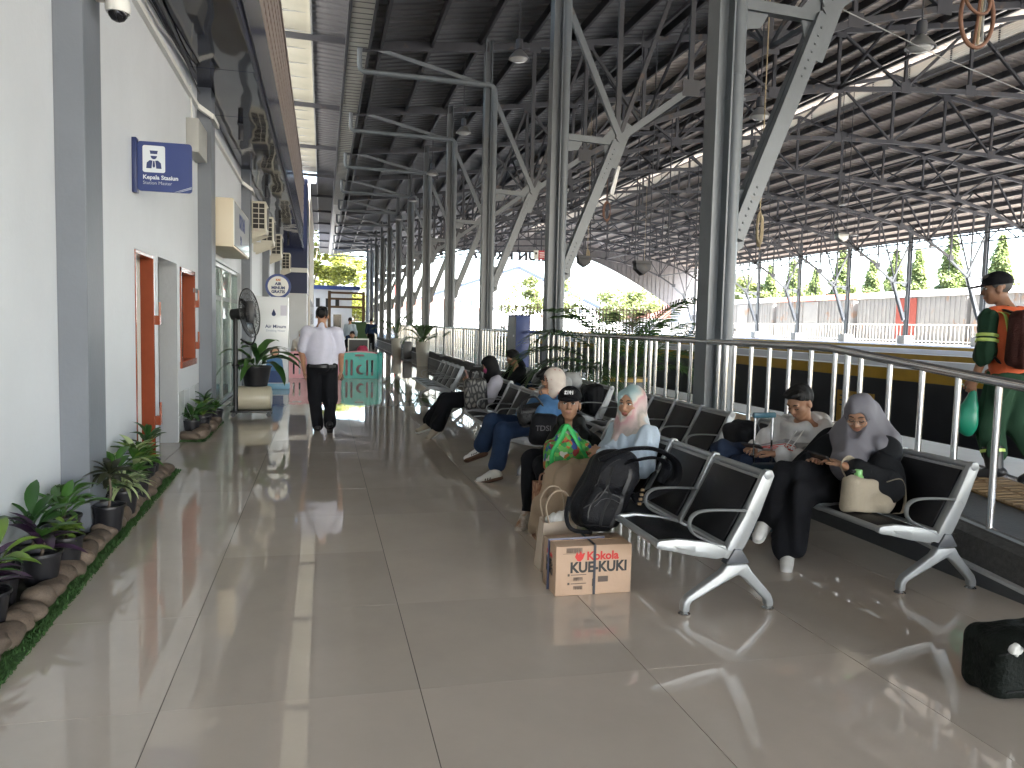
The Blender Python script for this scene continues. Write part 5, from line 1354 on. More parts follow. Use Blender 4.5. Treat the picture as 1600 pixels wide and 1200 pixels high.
palm('large feathery palm in a grey pot with a yellow rim behind the railing', 4.55, 11.3, .42, (.33,.26,.32), 26, 1.75, 5, PALM, pm('yellow_rim', (.42,.27,.06), .5), pm('grey_pot', (.12,.13,.14), .5), (12,70))
palm('bushy palm in a tall cream pot on the floor beside the railing', 3.45, 27.6, 0, (.26,.19,.86), 14, .8, 6, PALM, erect=(5,60))
palm('thin drooping palm in the farther cream pot beside the suitcase', 3.28, 35.8, 0, (.25,.19,.8), 6, 1.5, 7, PALM, erect=(5,45))
palm('low palm seen above the railing left of the blue cabinet', 5.0, 24.5, .42, (.3,.24,.4), 14, 1.3, 8, PALM, erect=(25,80))
s2 = thing('trolley_suitcase', 'grey suitcase standing between the two cream palm pots', 'suitcase', (3.4,32,0))
MB().box(3.2,3.55,31.9,32.2,.05,.75).build('shell', pm('grey_shell', (.12,.12,.125), .35, .3), s2, bevel=.04)
for x in (3.27,3.47): MB().tube([(x,32.1,.74),(x,32.1,1.0)], .015, 6).build('handle_tube', CHR, s2)
ec = thing('electrical_cabinet', 'tall blue and grey steel cabinet standing in the railing line', 'cabinet', (3.86,15.4,.26))
MB().box(3.72,4.0,15.03,15.75,.26,1.70).build('case', pm('cabinet_blue', (.035,.06,.20), .4, nv=.08), ec, bevel=.008)
MB().box(3.712,3.72,15.05,15.73,.28,1.68).build('door', pm('cabinet_door_grey', (.26,.27,.27), .4, nv=.1), ec)
MB().box(3.70,3.713,15.14,15.2,1.28,1.32).build('latch', WPRINT, ec)
MB().box(3.70,4.02,15.01,15.77,1.70,1.72).build('cap', pm('cabinet_cap', (.08,.10,.18), .4), ec)
fb_ = thing('framed_board', 'small silver framed board standing behind the play pen', 'board', (1.0,24.2,0))
MB().box(.78,1.36,24.2,24.24,.0,.98).build('board', BLACK, fb_)
MB().box(.76,1.38,24.19,24.25,.96,1.0).box(.76,.79,24.19,24.25,0,.97).box(1.35,1.38,24.19,24.25,0,.97).build('frame', GALV, fb_)
pb_ = thing('pink_bag', 'deep pink bundle lying by the silver framed board', 'bag', (1.1,23.6,0))
sb = SDF(.05); sb.box((1.13,23.7,.3),(.15,.15,.3),None,.1).ell((1.15,23.65,.68),(.16,.12,.12)); sb.disp = folds(.015,18,5); sb.build('body', pm('pink_cloth', (.4,.03,.08), .6), pb_, .02)
# ================================================================= PEOPLE
A_ = lambda *p: np.array(p, float)
UP = A_(0,0,1)
def un(v): v = np.asarray(v, float); return v/np.linalg.norm(v)
SK = pm('skin', (.38,.205,.125), .5, nv=.05, ns=30, sss=.06); SKD = pm('tanned_skin', (.25,.125,.07), .5, nv=.05, ns=30, sss=.05)
HAIR = pm('black_hair', (.006,.0055,.0055), .45, bump=.6, bs=160, stretch=(1,1,.25), spec=.25)
LIP = pm('lips', (.34,.10,.085), .4); LIPN = pm('pale_lips', (.32,.14,.10), .45); EYEW = pm('eye_white', (.62,.60,.57), .2); IRIS = pm('iris', (.012,.008,.006), .1); BROW = pm('brow', (.022,.015,.012), .7); LID = pm('lash', (.03,.018,.014), .6)
def hf(look, tilt=0):
    f = un(look); r = un(np.cross(f, UP)); u = np.cross(r, f)
    if tilt: r, u = r*math.cos(tilt)+u*math.sin(tilt), u*math.cos(tilt)-r*math.sin(tilt)
    return f, r, u
def head(S_, c, H, s=1., face=True):
    f, r, u = H; F = np.stack([r,f,u]); q = lambda a,b,d: c+(r*a+f*b+u*d)*s
    S_.ell(q(0,-.012,.028), A_(.076,.094,.088)*s, F, .02).ell(q(0,.022,-.045), A_(.058,.066,.068)*s, F, .03).ell(q(0,.05,-.092), A_(.024,.024,.020)*s, F, .03)
    if face:
        for a in (-1,1):
            S_.ell(q(.037*a,.052,-.026), A_(.030,.030,.030)*s, F, .02).ell(q(.078*a,-.008,-.012), A_(.011,.022,.033)*s, F, .008)
            S_.ell(q(.031*a,.096,.006), A_(.020,.018,.013)*s, F, .012, 's')
        S_.cap(q(-.035,.074,.027), q(.035,.074,.027), .013*s, None, None, .015)
        S_.cap(q(0,.082,.010), q(0,.102,-.026), .008*s, .0125*s, None, .012)
        for a in (-1,1): S_.ell(q(.013*a,.092,-.031), A_(.009,.010,.008)*s, F, .006)
        S_.ell(q(0,.080,-.060), A_(.026,.014,.014)*s, F, .012)
def face_bits(p, c, H, s=1., lips=LIP, down=False):
    f, r, u = H; q = lambda a,b,d: c+(r*a+f*b+u*d)*s
    for a in (-1,1):
        if down:
            MB().tube([q(a*(.031-.016),.083,-.002),q(a*.031,.087,-.006),q(a*(.031+.016),.079,-.001)], .0032*s, 6).build('eyelid', LID, p, smooth=60)
        else:
            M = Matrix(((r[0],f[0],u[0],0),(r[1],f[1],u[1],0),(r[2],f[2],u[2],0),(0,0,0,1)))
            e = MB().lathe([(.001,-.0125),(.009,-.009),(.0125,0),(.009,.009),(.001,.0125)], (0,0,0), 14)
            e.v = [tuple(q(a*.031,.0755,.006)+(r*v[0]*1.2+f*v[1]+u*v[2]*.62)*s) for v in e.v]
            eb = e.build('eye', EYEW, p, smooth=80)
            i = MB().lathe([(.0062,0),(.005,.003),(.001,.004)], (0,0,0), 12); i.v = [tuple(q(a*.031,.0855,.0065)+(r*v[0]+f*v[2]+u*v[1])*s) for v in i.v]
            i.build('iris', IRIS, eb, smooth=80)
            MB().tube([q(a*.015,.0835,.0115),q(a*.031,.088,.015),q(a*.047,.078,.0105)], .0026*s, 5).build('eyelid', LID, p, smooth=60)
        MB().tube([q(a*.013,.089,.027),q(a*.030,.090,.034),q(a*.050,.076,.029)], [.003*s,.0042*s,.002*s], 6, flat=(1,.6)).build('eyebrow', BROW, p, smooth=60)
    m = SDF(.006); F = np.stack([r,f,u])
    m.ell(q(0,.0885,-.0555), A_(.021,.008,.0055)*s, F).ell(q(0,.0895,-.0645), A_(.017,.008,.0065)*s, F)
    m.build('lips', lips, p, .0022)
def hand(S_, w, d, n, side, curl=.5, s=1., k=.005, thumb=.5):
    """palm with five bent fingers: w wrist, d pointing direction, n the way the palm faces, side +1/-1 where the thumb leaves"""
    w = np.asarray(w, float); d = un(d); n = np.asarray(n, float); n = un(n-d*(n @ d)); c = np.cross(n, d)*side
    S_.cap(w-d*.01*s, w+d*.03*s, .026*s, .030*s, (n,.62), .02)
    S_.cap(w+d*.03*s+c*.006*s, w+d*.066*s+c*.004*s, .033*s, .034*s, (n,.40), .012)
    for o_, l, r_ in ((.029,.066,.0088),(.0095,.076,.0092),(-.0105,.070,.0088),(-.029,.054,.0078)):
        p = w+d*(.082-.004*abs(o_)*30)*s+c*o_*s; dd = d+c*o_*2.2; dd = un(dd); a = 0
        for j, (fr, b) in enumerate(((.45,.55),(.30,.9),(.25,.6))):
            a += curl*b; v = dd*math.cos(a)+n*math.sin(a); q = p+v*l*fr*s
            S_.cap(p, q, r_*(1-.08*j)*s, r_*(1-.08*(j+1))*s, None, k); p = q
    p = w+d*.022*s+c*.024*s
    for l, a in ((.036,.5),(.030,.2),(.024,-.05)):
        v = un(d*(1-a*.4)+c*a*1.6*(1-thumb*.4)+n*thumb*.7); q = p+v*l*s; S_.cap(p, q, .0115*s, .0095*s, None, k*1.6); p = q
def seatpose(ox, oy, F=(-1,0,0), th=.42, lean=.0, seat=.40, w=.165, **kw):
    F = un(F); L = A_(-F[1],F[0],0); pel = A_(ox,oy,seat+.10); nb = pel+F*lean+UP*th
    J = dict(F=F, L=L, pel=pel, nb=nb, shL=nb+L*w-UP*.05, shR=nb-L*w-UP*.05, hd=nb+F*(lean*.3+.02)+UP*.155)
    for s_, g in (('L',1),('R',-1)):
        J['hip'+s_] = pel+L*g*.085+F*.02-UP*.005; J['kn'+s_] = J['hip'+s_]+F*.40+L*g*.03-UP*.015
        J['an'+s_] = A_(*(J['kn'+s_][:2]+F[:2]*.02),.09); J['to'+s_] = A_(*(J['an'+s_][:2]+F[:2]*.15),.035)
        J['el'+s_] = J['sh'+s_]+L*g*.05+F*.03-UP*.25; J['wr'+s_] = J['el'+s_]+F*.20-L*g*.06+UP*.02
    for k, v in kw.items(): J[k] = A_(*v)
    if 'hips' in kw: pass
    return J
def arms(S_, J, r=(.048,.040,.027), upto=1., sides='LR', k=.025):
    for s_ in sides:
        a, b, c = J['sh'+s_], J['el'+s_], J['wr'+s_]
        if upto < .5: S_.cap(a, a+(b-a)*upto*2, r[0], r[0]+(r[1]-r[0])*upto*2, None, k)
        else: S_.cap(a, b, r[0], r[1], None, k).cap(b, b+(c-b)*min(1,(upto-.5)*2), r[1], r[1]+(r[2]-r[1])*min(1,(upto-.5)*2), None, k)
def torso(S_, J, rc=.125, rp=.135, fl=.72, k=.04):
    F = J['F']; m = (J['shL']+J['shR'])/2
    ax = un(J['nb']-J['pel']); n = un(F-ax*(F @ ax))
    S_.cap(m-ax*.10, J['pel']+ax*.06, rc, rp, (n,fl), k); S_.cap(J['shL'], J['shR'], .052, None, None, k); S_.cap(J['nb']-ax*.03, m, .07, .09, (n,.8), k)
def body(p, J, H, skin=SK, s=1., hands=(), res=.007, face=True, neck=True):
    """one continuous body, from the head to the feet"""
    S_ = SDF(.025); f, r, u = H
    head(S_, J['hd'], H, s, face)
    S_.cap(J['hd']-f*.02*s-u*.05*s, J['nb']-UP*.02, .047*s, .056*s, None, .025)
    torso(S_, J, .09, .10); arms(S_, J)
    for s_ in 'LR': S_.chain([J['hip'+s_],J['kn'+s_],J['an'+s_]], [.07,.05,.036], .03).cap(J['an'+s_]*.8+J['kn'+s_]*0+J['to'+s_]*.2-UP*.03, J['to'+s_]*.8+J['an'+s_]*.2-UP*.02, .019, .010, None, .02)
    S_.cap(J['hipL'],J['hipR'],.09)
    for h in hands: hand(S_, *h)
    return S_.build('body', skin, p, res)
def shirt(p, name, mt, J, rc=.15, rp=.16, ra=(.068,.058,.046), upto=.97, fl=.78, amp=.005, seed=1, res=.009, neck=.062, hem=None, extra=None, k=.035, k2=.02, fq=24):
    S_ = SDF(k); torso(S_, J, rc, rp, fl); arms(S_, J, ra, upto, k=.045)
    if extra: extra(S_)
    S_.ell(J['nb']+UP*.055+J['F']*.015, A_(neck,neck,.07), None, .012, 's')
    S_.cut(hem[0] if hem else J['pel']-UP*.03, hem[1] if hem else -UP, .01)
    S_.disp = folds(amp*1.5, fq, seed)
    return S_.build(name, mt, p, res)
def trousers(p, mt, J, rt=(.098,.074,.058), amp=.005, seed=2, res=.009, hipr=.13, upto=.95, name='trousers', top=None, flare=None):
    S_ = SDF(.03)
    S_.ell(J['pel']+UP*.0, A_(hipr+.02,hipr+.02,.12), None, .04)
    for s_ in 'LR':
        h, k_, a = J['hip'+s_], J['kn'+s_], J['an'+s_]
        e = k_+(a-k_)*upto
        S_.cap(h, k_, rt[0], rt[1], None, .035).cap(k_, e, rt[1], flare or rt[2], None, .03).cut(e, un(a-k_), .004) if False else S_.cap(h, k_, rt[0], rt[1], None, .035).cap(k_, e, rt[1], flare or rt[2], None, .03)
    S_.cut(top if top is not None else J['pel']+UP*.30, UP, .01)
    S_.disp = folds(amp*1.45, 26, seed)
    return S_.build(name, mt, p, res)
def shoe(p, a, t, mt, sole=None, s=1., upv=UP, stripes=None):
    a = np.asarray(a, float); t = np.asarray(t, float); d = un(t-a); u = un(np.asarray(upv, float)-d*(np.asarray(upv) @ d)); c = np.cross(d, u)
    a0 = A_(*a)-u*.045*s
    S_ = SDF(.02); heel = a0-d*.03*s; tip = a0+d*.165*s
    S_.cap(heel+u*.014*s, tip+u*.006*s, .041*s, .038*s, (u,.78), .02).cap(a0+u*.045*s-d*.008*s, a0+u*.016*s+d*.10*s, .043*s, .034*s, None, .025)
    S_.cut(a0-u*.016*s, -u, .003); S_.cut(a0+u*.075*s, u, .004)
    o = S_.build('shoe', mt, p, .007)
    if sole:
        S_ = SDF(.01).cap(heel-u*.018*s, tip-u*.02*s, .043*s, .040*s, (u,.45), .01); S_.build('sole', sole, o, .007)
    if stripes:
        for sg in (1,-1):
            for q in range(3):
                b = a0+d*(.03+.025*q)*s+c*sg*.0455*s
                MB().bar(b-u*.008*s+d*.008*s, b+u*.032*s-d*.014*s-c*sg*.010*s, .009*s, .004*s, tuple(c)).build('stripe', stripes, o)
    return o
def hijab(p, mt, J, H, s=1., amp=.006, seed=3, res=.008, drape=.20, front=.16, back=.12, open_=(.056,.085), name='headscarf', dz=0, sh=1.0, fq=20, extra=None):
    f, r, u = H; c = J['hd']; q = lambda a,b,d: c+(r*a+f*b+u*d)*s; F = np.stack([r,f,u])
    S_ = SDF(.03)
    S_.ell(q(0,-.012,.030), A_(.092,.108,.100)*s, F, .03).ell(q(0,.0,-.05), A_(.085,.085,.09)*s, F, .04)
    nb = J['nb']
    S_.cap(q(0,-.02,-.06), nb+UP*.0, .085*s, .125*sh, (J['F'],.85), .05)
    S_.cap(nb+J['F']*.03, nb-UP*front+J['F']*.10, .12*sh, .10*sh, (J['F'],.55), .05)
    S_.cap(nb-J['F']*.03, nb-UP*back-J['F']*.08, .12*sh, .11*sh, (J['F'],.5), .05)
    for g in ('shL','shR'): S_.cap(nb, nb*.25+J[g]*.75+UP*.005, .09*sh, .075*sh, None, .05)
    if extra: extra(S_)
    S_.ell(q(0,.118,-.012+dz), A_(open_[0],.085,open_[1])*s, F, .008, 's')
    S_.disp = folds(amp, fq, seed, un(UP*.8+J['F']*.5))
    return S_.build(name, mt, p, res)
def haircut(p, J, H, s=1., low=-.05, mt=HAIR, back=.0, name='hair', res=.006, fringe=.045):
    f, r, u = H; c = J['hd']; q = lambda a,b,d: c+(r*a+f*b+u*d)*s; F = np.stack([r,f,u])
    S_ = SDF(.02); S_.ell(q(0,-.016,.036), A_(.082,.100,.093)*s, F).ell(q(0,.035,.098), A_(.062,.06,.024)*s, F)
    S_.ell(q(0,.13,-.045), A_(.085,.085,.045+fringe)*s, F, .012, 's')
    for a in (-1,1): S_.ell(q(.088*a,.015,-.035), A_(.03,.035,.045)*s, F, .008, 's')
    S_.cut(q(0,-.05,low), -u+f*.75, .01); S_.disp = folds(.004, 75, 5)
    return S_.build(name, mt, p, res)
def phone(label, c, d, n, case=BLACK):
    t = thing('mobile_phone', label, 'phone', tuple(c)); M = frame(c, d, np.cross(n, d))
    o = obj('body', plate(rrect(-.072,.072,-.036,.036,.008), [], .009, M, 'phone'), case, t)
    MB().box(-.066,.066,-.032,.032,.0046,.0052).xf(M).build('screen', pm('phone_glass', (.02,.022,.03), .08), t)
    return t
COT = lambda n, c, **k: pm(n, c, k.pop('rough', .85), nv=k.pop('nv', .06), ns=k.pop('ns', 18), bump=k.pop('bump', .25), bs=k.pop('bs', 130), spec=.2, **k)
WSH = pm('white_leather', (.62,.61,.58), .5, nv=.05); RUB = pm('gum_rubber', (.10,.05,.03), .7); WRUB = pm('white_rubber', (.6,.6,.57), .6)

# ---- the man walking away in a white shirt
F0 = A_(0,1,0)
J = dict(F=F0, L=A_(-1,0,0), pel=A_(.01,10.86,.90), nb=A_(-.01,10.88,1.42), shL=A_(-.205,10.87,1.345), shR=A_(.195,10.87,1.345), hd=A_(0,10.90,1.575),
     hipL=A_(-.085,10.86,.86), hipR=A_(.095,10.86,.86), knL=A_(-.085,10.92,.46), knR=A_(.11,10.84,.46), anL=A_(-.055,10.86,.085), anR=A_(.105,10.66,.125), toL=A_(-.065,11.02,.035), toR=A_(.11,10.80,.04),
     elL=A_(-.262,10.86,1.07), elR=A_(.25,10.83,1.07), wrL=A_(-.235,10.93,.84), wrR=A_(.255,10.92,.84))
p = thing('person', 'man seen from behind walking away in a white short sleeved shirt and black trousers', 'person', (.02,10.85,0))
H = hf((.05,1,-.02)); body(p, J, H, SK, 1.0, [((-.235,10.93,.84),(.02,.08,-1),(1,.1,0),-1,.45),((.255,10.92,.84),(-.02,.05,-1),(-1,.1,0),1,.6)], .008, face=True)
shirt(p, 'shirt', COT('white_shirt_cloth', (.55,.55,.65)), J, .175, .19, (.072,.074,.06), .40, .80, .006, 5, .009, .058, (A_(0,10.86,.885),-UP), lambda S_: S_.ell((.0,10.84,1.12),(.205,.15,.22),None,.05).cap((-.16,10.87,1.35),(.15,10.87,1.35),.07).cap((-.01,10.87,1.40),(-.01,10.87,1.455),.062,.060,None,.02))
trousers(p, COT('black_trouser_cloth', (.007,.0075,.010)), J, (.115,.085,.07), .006, 6, .009, .17, .97, top=A_(0,10.86,.93))
MB().lathe([(.195,.0),(.195,.035)], (.01,10.855,.885), 28).xf(Matrix.Diagonal((1,1,1,1))).build('belt', BLACK, p, smooth=40).scale = (1,1,1)
haircut(p, J, H, 1.0, -.055)
shoe(p, (-.055,10.86,.085), (-.065,11.02,.06), BLACK, None, 1.1); shoe(p, (.105,10.66,.14), (.11,10.80,.06), BLACK, None, 1.1)
t = thing('brown_pouch', 'small brown pouch held in the right hand of the walking man', 'pouch', (.27,10.95,.74))
SDF(.02).ell((.262,10.965,.745),(.03,.045,.055)).build('pouch', pm('brown_leather', (.10,.055,.035), .5), t, .008)

# ---- the boy in the black cap
p = thing('person', 'boy in a black cap looking at the camera with a green bag on his lap', 'person', (2.0,5.72,.4))
J = seatpose(2.02, 5.74, pel=(2.02,5.76,.5), nb=(1.90,5.78,.735), shL=(1.93,5.60,.675), shR=(1.88,5.955,.67), hd=(1.865,5.755,.905), elL=(1.88,5.50,.50), elR=(1.80,6.03,.47), wrL=(1.72,5.56,.55), wrR=(1.62,5.78,.50),
     knL=(1.60,5.52,.47), knR=(1.56,5.72,.485), anL=(1.62,5.42,.09), anR=(1.515,5.62,.10), toL=(1.50,5.36,.04), toR=(1.435,5.52,.045))
J['F'] = un((-.8,-.6,0)); H = hf((-.36,-.93,.10))
body(p, J, H, SK, 1.02, [((1.62,5.78,.50),(-.2,-.9,-.25),(.6,-.1,-.6),1,.7)], .006); face_bits(p, J['hd'], H, 1.02, LIPN)
J2 = dict(J); shirt(p, 'jacket', COT('black_jacket_cloth', (.010,.011,.010), rough=.6), J, .15, .155, (.072,.066,.05), .96, .8, .007, 11, .008, .058, None, lambda S_: S_.cap((1.93,5.73,.78),(1.83,5.80,.775),.045,.04,None,.03))
q = SDF(.01).cap((1.80,5.66,.735),(1.77,5.63,.60),.022,.03,(un((-.36,-.93,.1)),.35)); q.build('shirt_front', OFFW, p, .006)
trousers(p, COT('black_trouser_cloth', (0,0,0)), J, (.088,.068,.052), .005, 12, .009, .12)
for a, t_ in ((J['anR'],J['toR']),(J['anL'],J['toL'])): shoe(p, a, t_, pm('two_tone_suede', (.42,.36,.30), .8, nv=.35, ns=40, dirt=((.24,.12,.06), 14, .5)), WRUB, 1.15)
f, r, u = H; c = J['hd']; qh = lambda a,b,d: c+(r*a+f*b+u*d)*1.02
S_ = SDF(.015); S_.ell(qh(0,-.012,.045), A_(.091,.108,.098)*1.02, np.stack([r,f,u])).cut(qh(0,0,.032), -u, .006); S_.build('cap', pm('black_cap_cloth', (.006,.006,.008), .8, spec=.2, bump=.3, bs=150), p, .006)
S_ = SDF(.01).ell(qh(0,.10,.034), A_(.078,.085,.012)*1.02, np.stack([r,f*.99+u*-.14,u+f*.14])); S_.build('cap_brim', MT['black_cap_cloth'], p, .006)
M = frame(qh(0,.0985,.087), r, u+f*-.28)
obj('cap_lettering', text('1912', .036, .004, M, bold=.002), WPRINT, p)
haircut(p, J, H, 1.0, -.03)
# green printed bag on his lap
gb = thing('shopping_bag', 'green printed shopping bag on the lap of the boy in the cap', 'bag', (1.72,5.36,.5))
PRT = ramp_mat('printed_bag_cloth', [(.0,(.30,.03,.03)),(.14,(.03,.25,.06)),(.32,(.45,.38,.05)),(.42,(.12,.42,.08)),(.62,(.5,.5,.42)),(.70,(.03,.07,.25)),(.80,(.08,.33,.05)),(.93,(.45,.14,.03))], 34, kind='CELL', const=True)
S_ = SDF(.04); S_.box((1.735,5.36,.565),(.165,.085,.115),BXF(-8),.05).ell((1.73,5.37,.68),(.09,.05,.09)).cut((1.7,5.3,.478),-UP); S_.disp = folds(.006,22,5); S_.build('body', PRT, gb, .008)
GRN = pm('green_webbing', (.02,.36,.08), .55)
for P in ([(1.60,5.27,.50),(1.585,5.26,.60),(1.65,5.265,.72),(1.70,5.29,.80),(1.74,5.29,.75),(1.80,5.275,.65),(1.87,5.265,.55),(1.885,5.27,.5)],[(1.62,5.42,.62),(1.67,5.36,.76),(1.70,5.34,.80),(1.75,5.34,.77),(1.82,5.36,.66),(1.86,5.40,.56)],[(1.59,5.26,.50),(1.72,5.245,.485),(1.88,5.26,.49)]):
    MB().tube(spline(P,5), .013, 8, flat=(.5,1.3)).build('handle', GRN, gb, smooth=60)

# ---- the woman in pale blue with the printed headscarf
p = thing('person', 'woman with crossed arms in a pale blue shirt, khaki skirt and pastel printed headscarf', 'person', (2.05,5.12,.4))
J = seatpose(2.04, 5.12, nb=(2.13,5.13,.825), shL=(2.165,4.945,.765), shR=(2.12,5.32,.765), hd=(2.115,5.12,.975), elL=(2.09,4.86,.575), elR=(2.05,5.38,.57), wrL=(1.86,5.03,.655), wrR=(1.87,4.90,.635), knL=(1.62,4.98,.47), knR=(1.61,5.24,.47), anL=(1.56,4.97,.09), anR=(1.55,5.2,.09))
H = hf((-.80,-.59,-.03)); body(p, J, H, SK, 1.0, [((1.86,5.03,.655),(-.25,.9,.1),(.6,.2,-.7),-1,.5),((1.87,4.90,.635),(.1,-.9,.25),(.8,.1,0),1,.6)], .006); face_bits(p, J['hd'], H, 1.0, LIP)
PBL = COT('pale_blue_cloth', (.42,.50,.58))
shirt(p, 'shirt', PBL, J, .165, .18, (.083,.076,.052), .95, .82, .006, 13, .008, .05)
def scarf_print():
    m = pm('pastel_scarf', (.5,.5,.5), .55, bump=.12, bs=140); t = m.node_tree; L = t.links.new; P = t.nodes['Principled BSDF']
    tc = t.nodes.new('ShaderNodeTexCoord'); sp = t.nodes.new('ShaderNodeSeparateXYZ'); L(tc.outputs['Object'], sp.inputs[0])
    nz = t.nodes.new('ShaderNodeTexNoise'); nz.inputs['Scale'].default_value = 5; nz.inputs['Detail'].default_value = 5; nz.inputs['Distortion'].default_value = 1.2; L(tc.outputs['Object'], nz.inputs['Vector'])
    def ma(op, a, b):
        n = t.nodes.new('ShaderNodeMath'); n.operation = op
        for i, q in enumerate((a, b)):
            if isinstance(q, (int, float)): n.inputs[i].default_value = q
            else: L(q, n.inputs[i])
        return n.outputs[0]
    v = ma('ADD', ma('MULTIPLY', sp.outputs[0], 2.6), ma('MULTIPLY', sp.outputs[2], -2.2))
    v = ma('ADD', ma('ADD', v, -3.12), ma('MULTIPLY', nz.outputs[0], .55))
    cr = t.nodes.new('ShaderNodeValToRGB'); e = cr.color_ramp.elements
    e[0].position = .20; e[0].color = (.25,.37,.38,1); e[1].position = .40; e[1].color = (.40,.44,.43,1)
    for p_, c_ in ((.47,(.56,.49,.42)),(.54,(.50,.27,.28)),(.64,(.52,.40,.38)),(.76,(.30,.27,.24)),(.86,(.50,.42,.36)),(.95,(.42,.46,.46))):
        x = e.new(p_); x.color = (*c_,1)
    L(v, cr.inputs[0]); L(cr.outputs[0], P.inputs['Base Color']); return m
SCARF = scarf_print()
hijab(p, SCARF, J, H, 1.0, .007, 14, .007, front=.15, back=.10, sh=.98)
KH = COT('khaki_cloth', (.36,.27,.19))
S_ = SDF(.05); S_.ell((2.03,5.12,.49),(.17,.20,.13)).cap((2.0,5.02,.48),(1.63,4.99,.475),.105,.095).cap((2.0,5.22,.48),(1.62,5.22,.47),.10,.09).cap((1.62,4.99,.45),(1.52,4.96,.10),.10,.11).cap((1.62,5.20,.45),(1.53,5.2,.10),.10,.11).cap((1.55,5.0,.25),(1.55,5.2,.25),.09); S_.cut((1.5,5,.06),-UP,.01); S_.disp = folds(.009,17,15)
S_.build('skirt', KH, p, .009)

# ---- the woman with the grey headscarf and glasses
p = thing('person', 'woman with glasses in a grey headscarf and black cloak with a phone', 'person', (3.42,4.55,.4))
J = seatpose(3.42, 4.58, nb=(3.48,4.49,.815), shL=(3.53,4.285,.755), shR=(3.46,4.70,.75), hd=(3.425,4.415,.975), elL=(3.43,4.13,.565), elR=(3.32,4.76,.55), wrL=(3.215,4.245,.665), wrR=(3.17,4.52,.64),
     hipL=(3.38,4.50,.49), hipR=(3.38,4.66,.50), knL=(2.98,4.36,.475), knR=(2.97,4.45,.585), anL=(2.935,4.40,.10), anR=(2.855,4.535,.295), toL=(2.85,4.28,.045), toR=(2.755,4.46,.225))
H = hf((-.70,-.58,-.42)); body(p, J, H, SK, 1.0, [((3.215,4.245,.665),(-.45,.75,.35),(-.3,.3,-.5),-1,.55),((3.17,4.52,.64),(-.25,-.75,.35),(-.3,-.3,-.5),1,.5)], .006); face_bits(p, J['hd'], H, 1.0, LIPN, True)
BK = COT('black_cloak_cloth', (.009,.010,.012), rough=.75)
shirt(p, 'cloak', BK, J, .18, .20, (.085,.085,.07), .86, .82, .009, 17, .008, .05, None, lambda S_: S_.cap((3.50,4.45,.74),(3.38,4.3,.5),.12,.14).cap((3.44,4.70,.72),(3.26,4.70,.52),.10,.12).cap((3.3,4.7,.52),(3.05,4.62,.52),.09,.07))
hijab(p, pm('grey_scarf_cloth', (.165,.16,.18), .62, nv=.05, ns=14, spec=.3, bump=.12, bs=140), J, H, 1.08, .007, 18, .007, front=.26, back=.22, sh=1.28, open_=(.058,.078), dz=.004, fq=20, extra=lambda S_: S_.cap((3.53,4.47,.98),(3.60,4.40,.80),.09,.11,None,.05).cap((3.46,4.45,.82),(3.32,4.36,.66),.13,.12,None,.06))
trousers(p, COT('black_wide_cloth', (.008,.0085,.011)), J, (.10,.095,.09), .009, 19, .009, .14, .9, flare=.105)
for a, t_, uu in ((J['anL'],J['toL'],(0,0,1)),(J['anR'],J['toR'],(.45,.3,.9))): shoe(p, a, t_, WSH, WRUB, 1.0, uu)
f, r, u = H; c = J['hd']; qh = lambda a,b,d: c+(r*a+f*b+u*d)
gl = MB()
for a in (-1,1): gl.tube([qh(a*.033+.024*math.cos(t),.101-.004*abs(math.cos(t)),.0+.018*math.sin(t)) for t in np.linspace(0,2*math.pi,19)[:-1]], .0022, 5, closed=True); gl.tube([qh(a*.056,.097,.004),qh(a*.074,.06,.006),qh(a*.078,.01,.006)], .0022, 5)
gl.tube([qh(-.010,.102,.003),qh(0,.104,.006),qh(.010,.102,.003)], .0022, 5)
gl.build('glasses', pm('glasses_frame', (.55,.5,.45), .25, .8), p, smooth=60)
phone('black phone held by the woman in the grey headscarf', (3.105,4.365,.715), (-.3,.9,.1), (.5,.1,.8))
# ---- the young man in the white hooded sweater
p = thing('person', 'young man in a white hooded sweater looking down at his phone', 'person', (3.42,5.2,.4))
J = seatpose(3.42, 5.2, nb=(3.47,5.09,.845), shL=(3.535,4.885,.80), shR=(3.43,5.29,.79), hd=(3.385,5.02,.995), elL=(3.40,4.77,.575), elR=(3.28,5.38,.56), wrL=(3.155,4.93,.63), wrR=(3.10,5.14,.635), knL=(2.96,5.06,.52), knR=(2.88,5.22,.62), anL=(2.98,5.06,.09), anR=(2.93,5.35,.30))
H = hf((-.82,-.26,-.52)); body(p, J, H, SK, 1.0, [((3.155,4.93,.63),(-.6,.55,.1),(-.2,.2,-.6),-1,.6),((3.10,5.14,.635),(-.4,-.6,.1),(-.3,-.2,-.6),1,.6)], .006); face_bits(p, J['hd'], H, 1.0, LIPN, True)
HOOD = COT('white_sweater_cloth', (.60,.59,.58))
o = shirt(p, 'sweater', HOOD, J, .165, .18, (.088,.080,.058), .93, .82, .008, 23, .008, .055, None, lambda S_: S_.ell((3.585,5.12,.855),(.09,.14,.06),None,.03).cap((3.40,4.98,.81),(3.38,5.14,.80),.05,.05,None,.03))
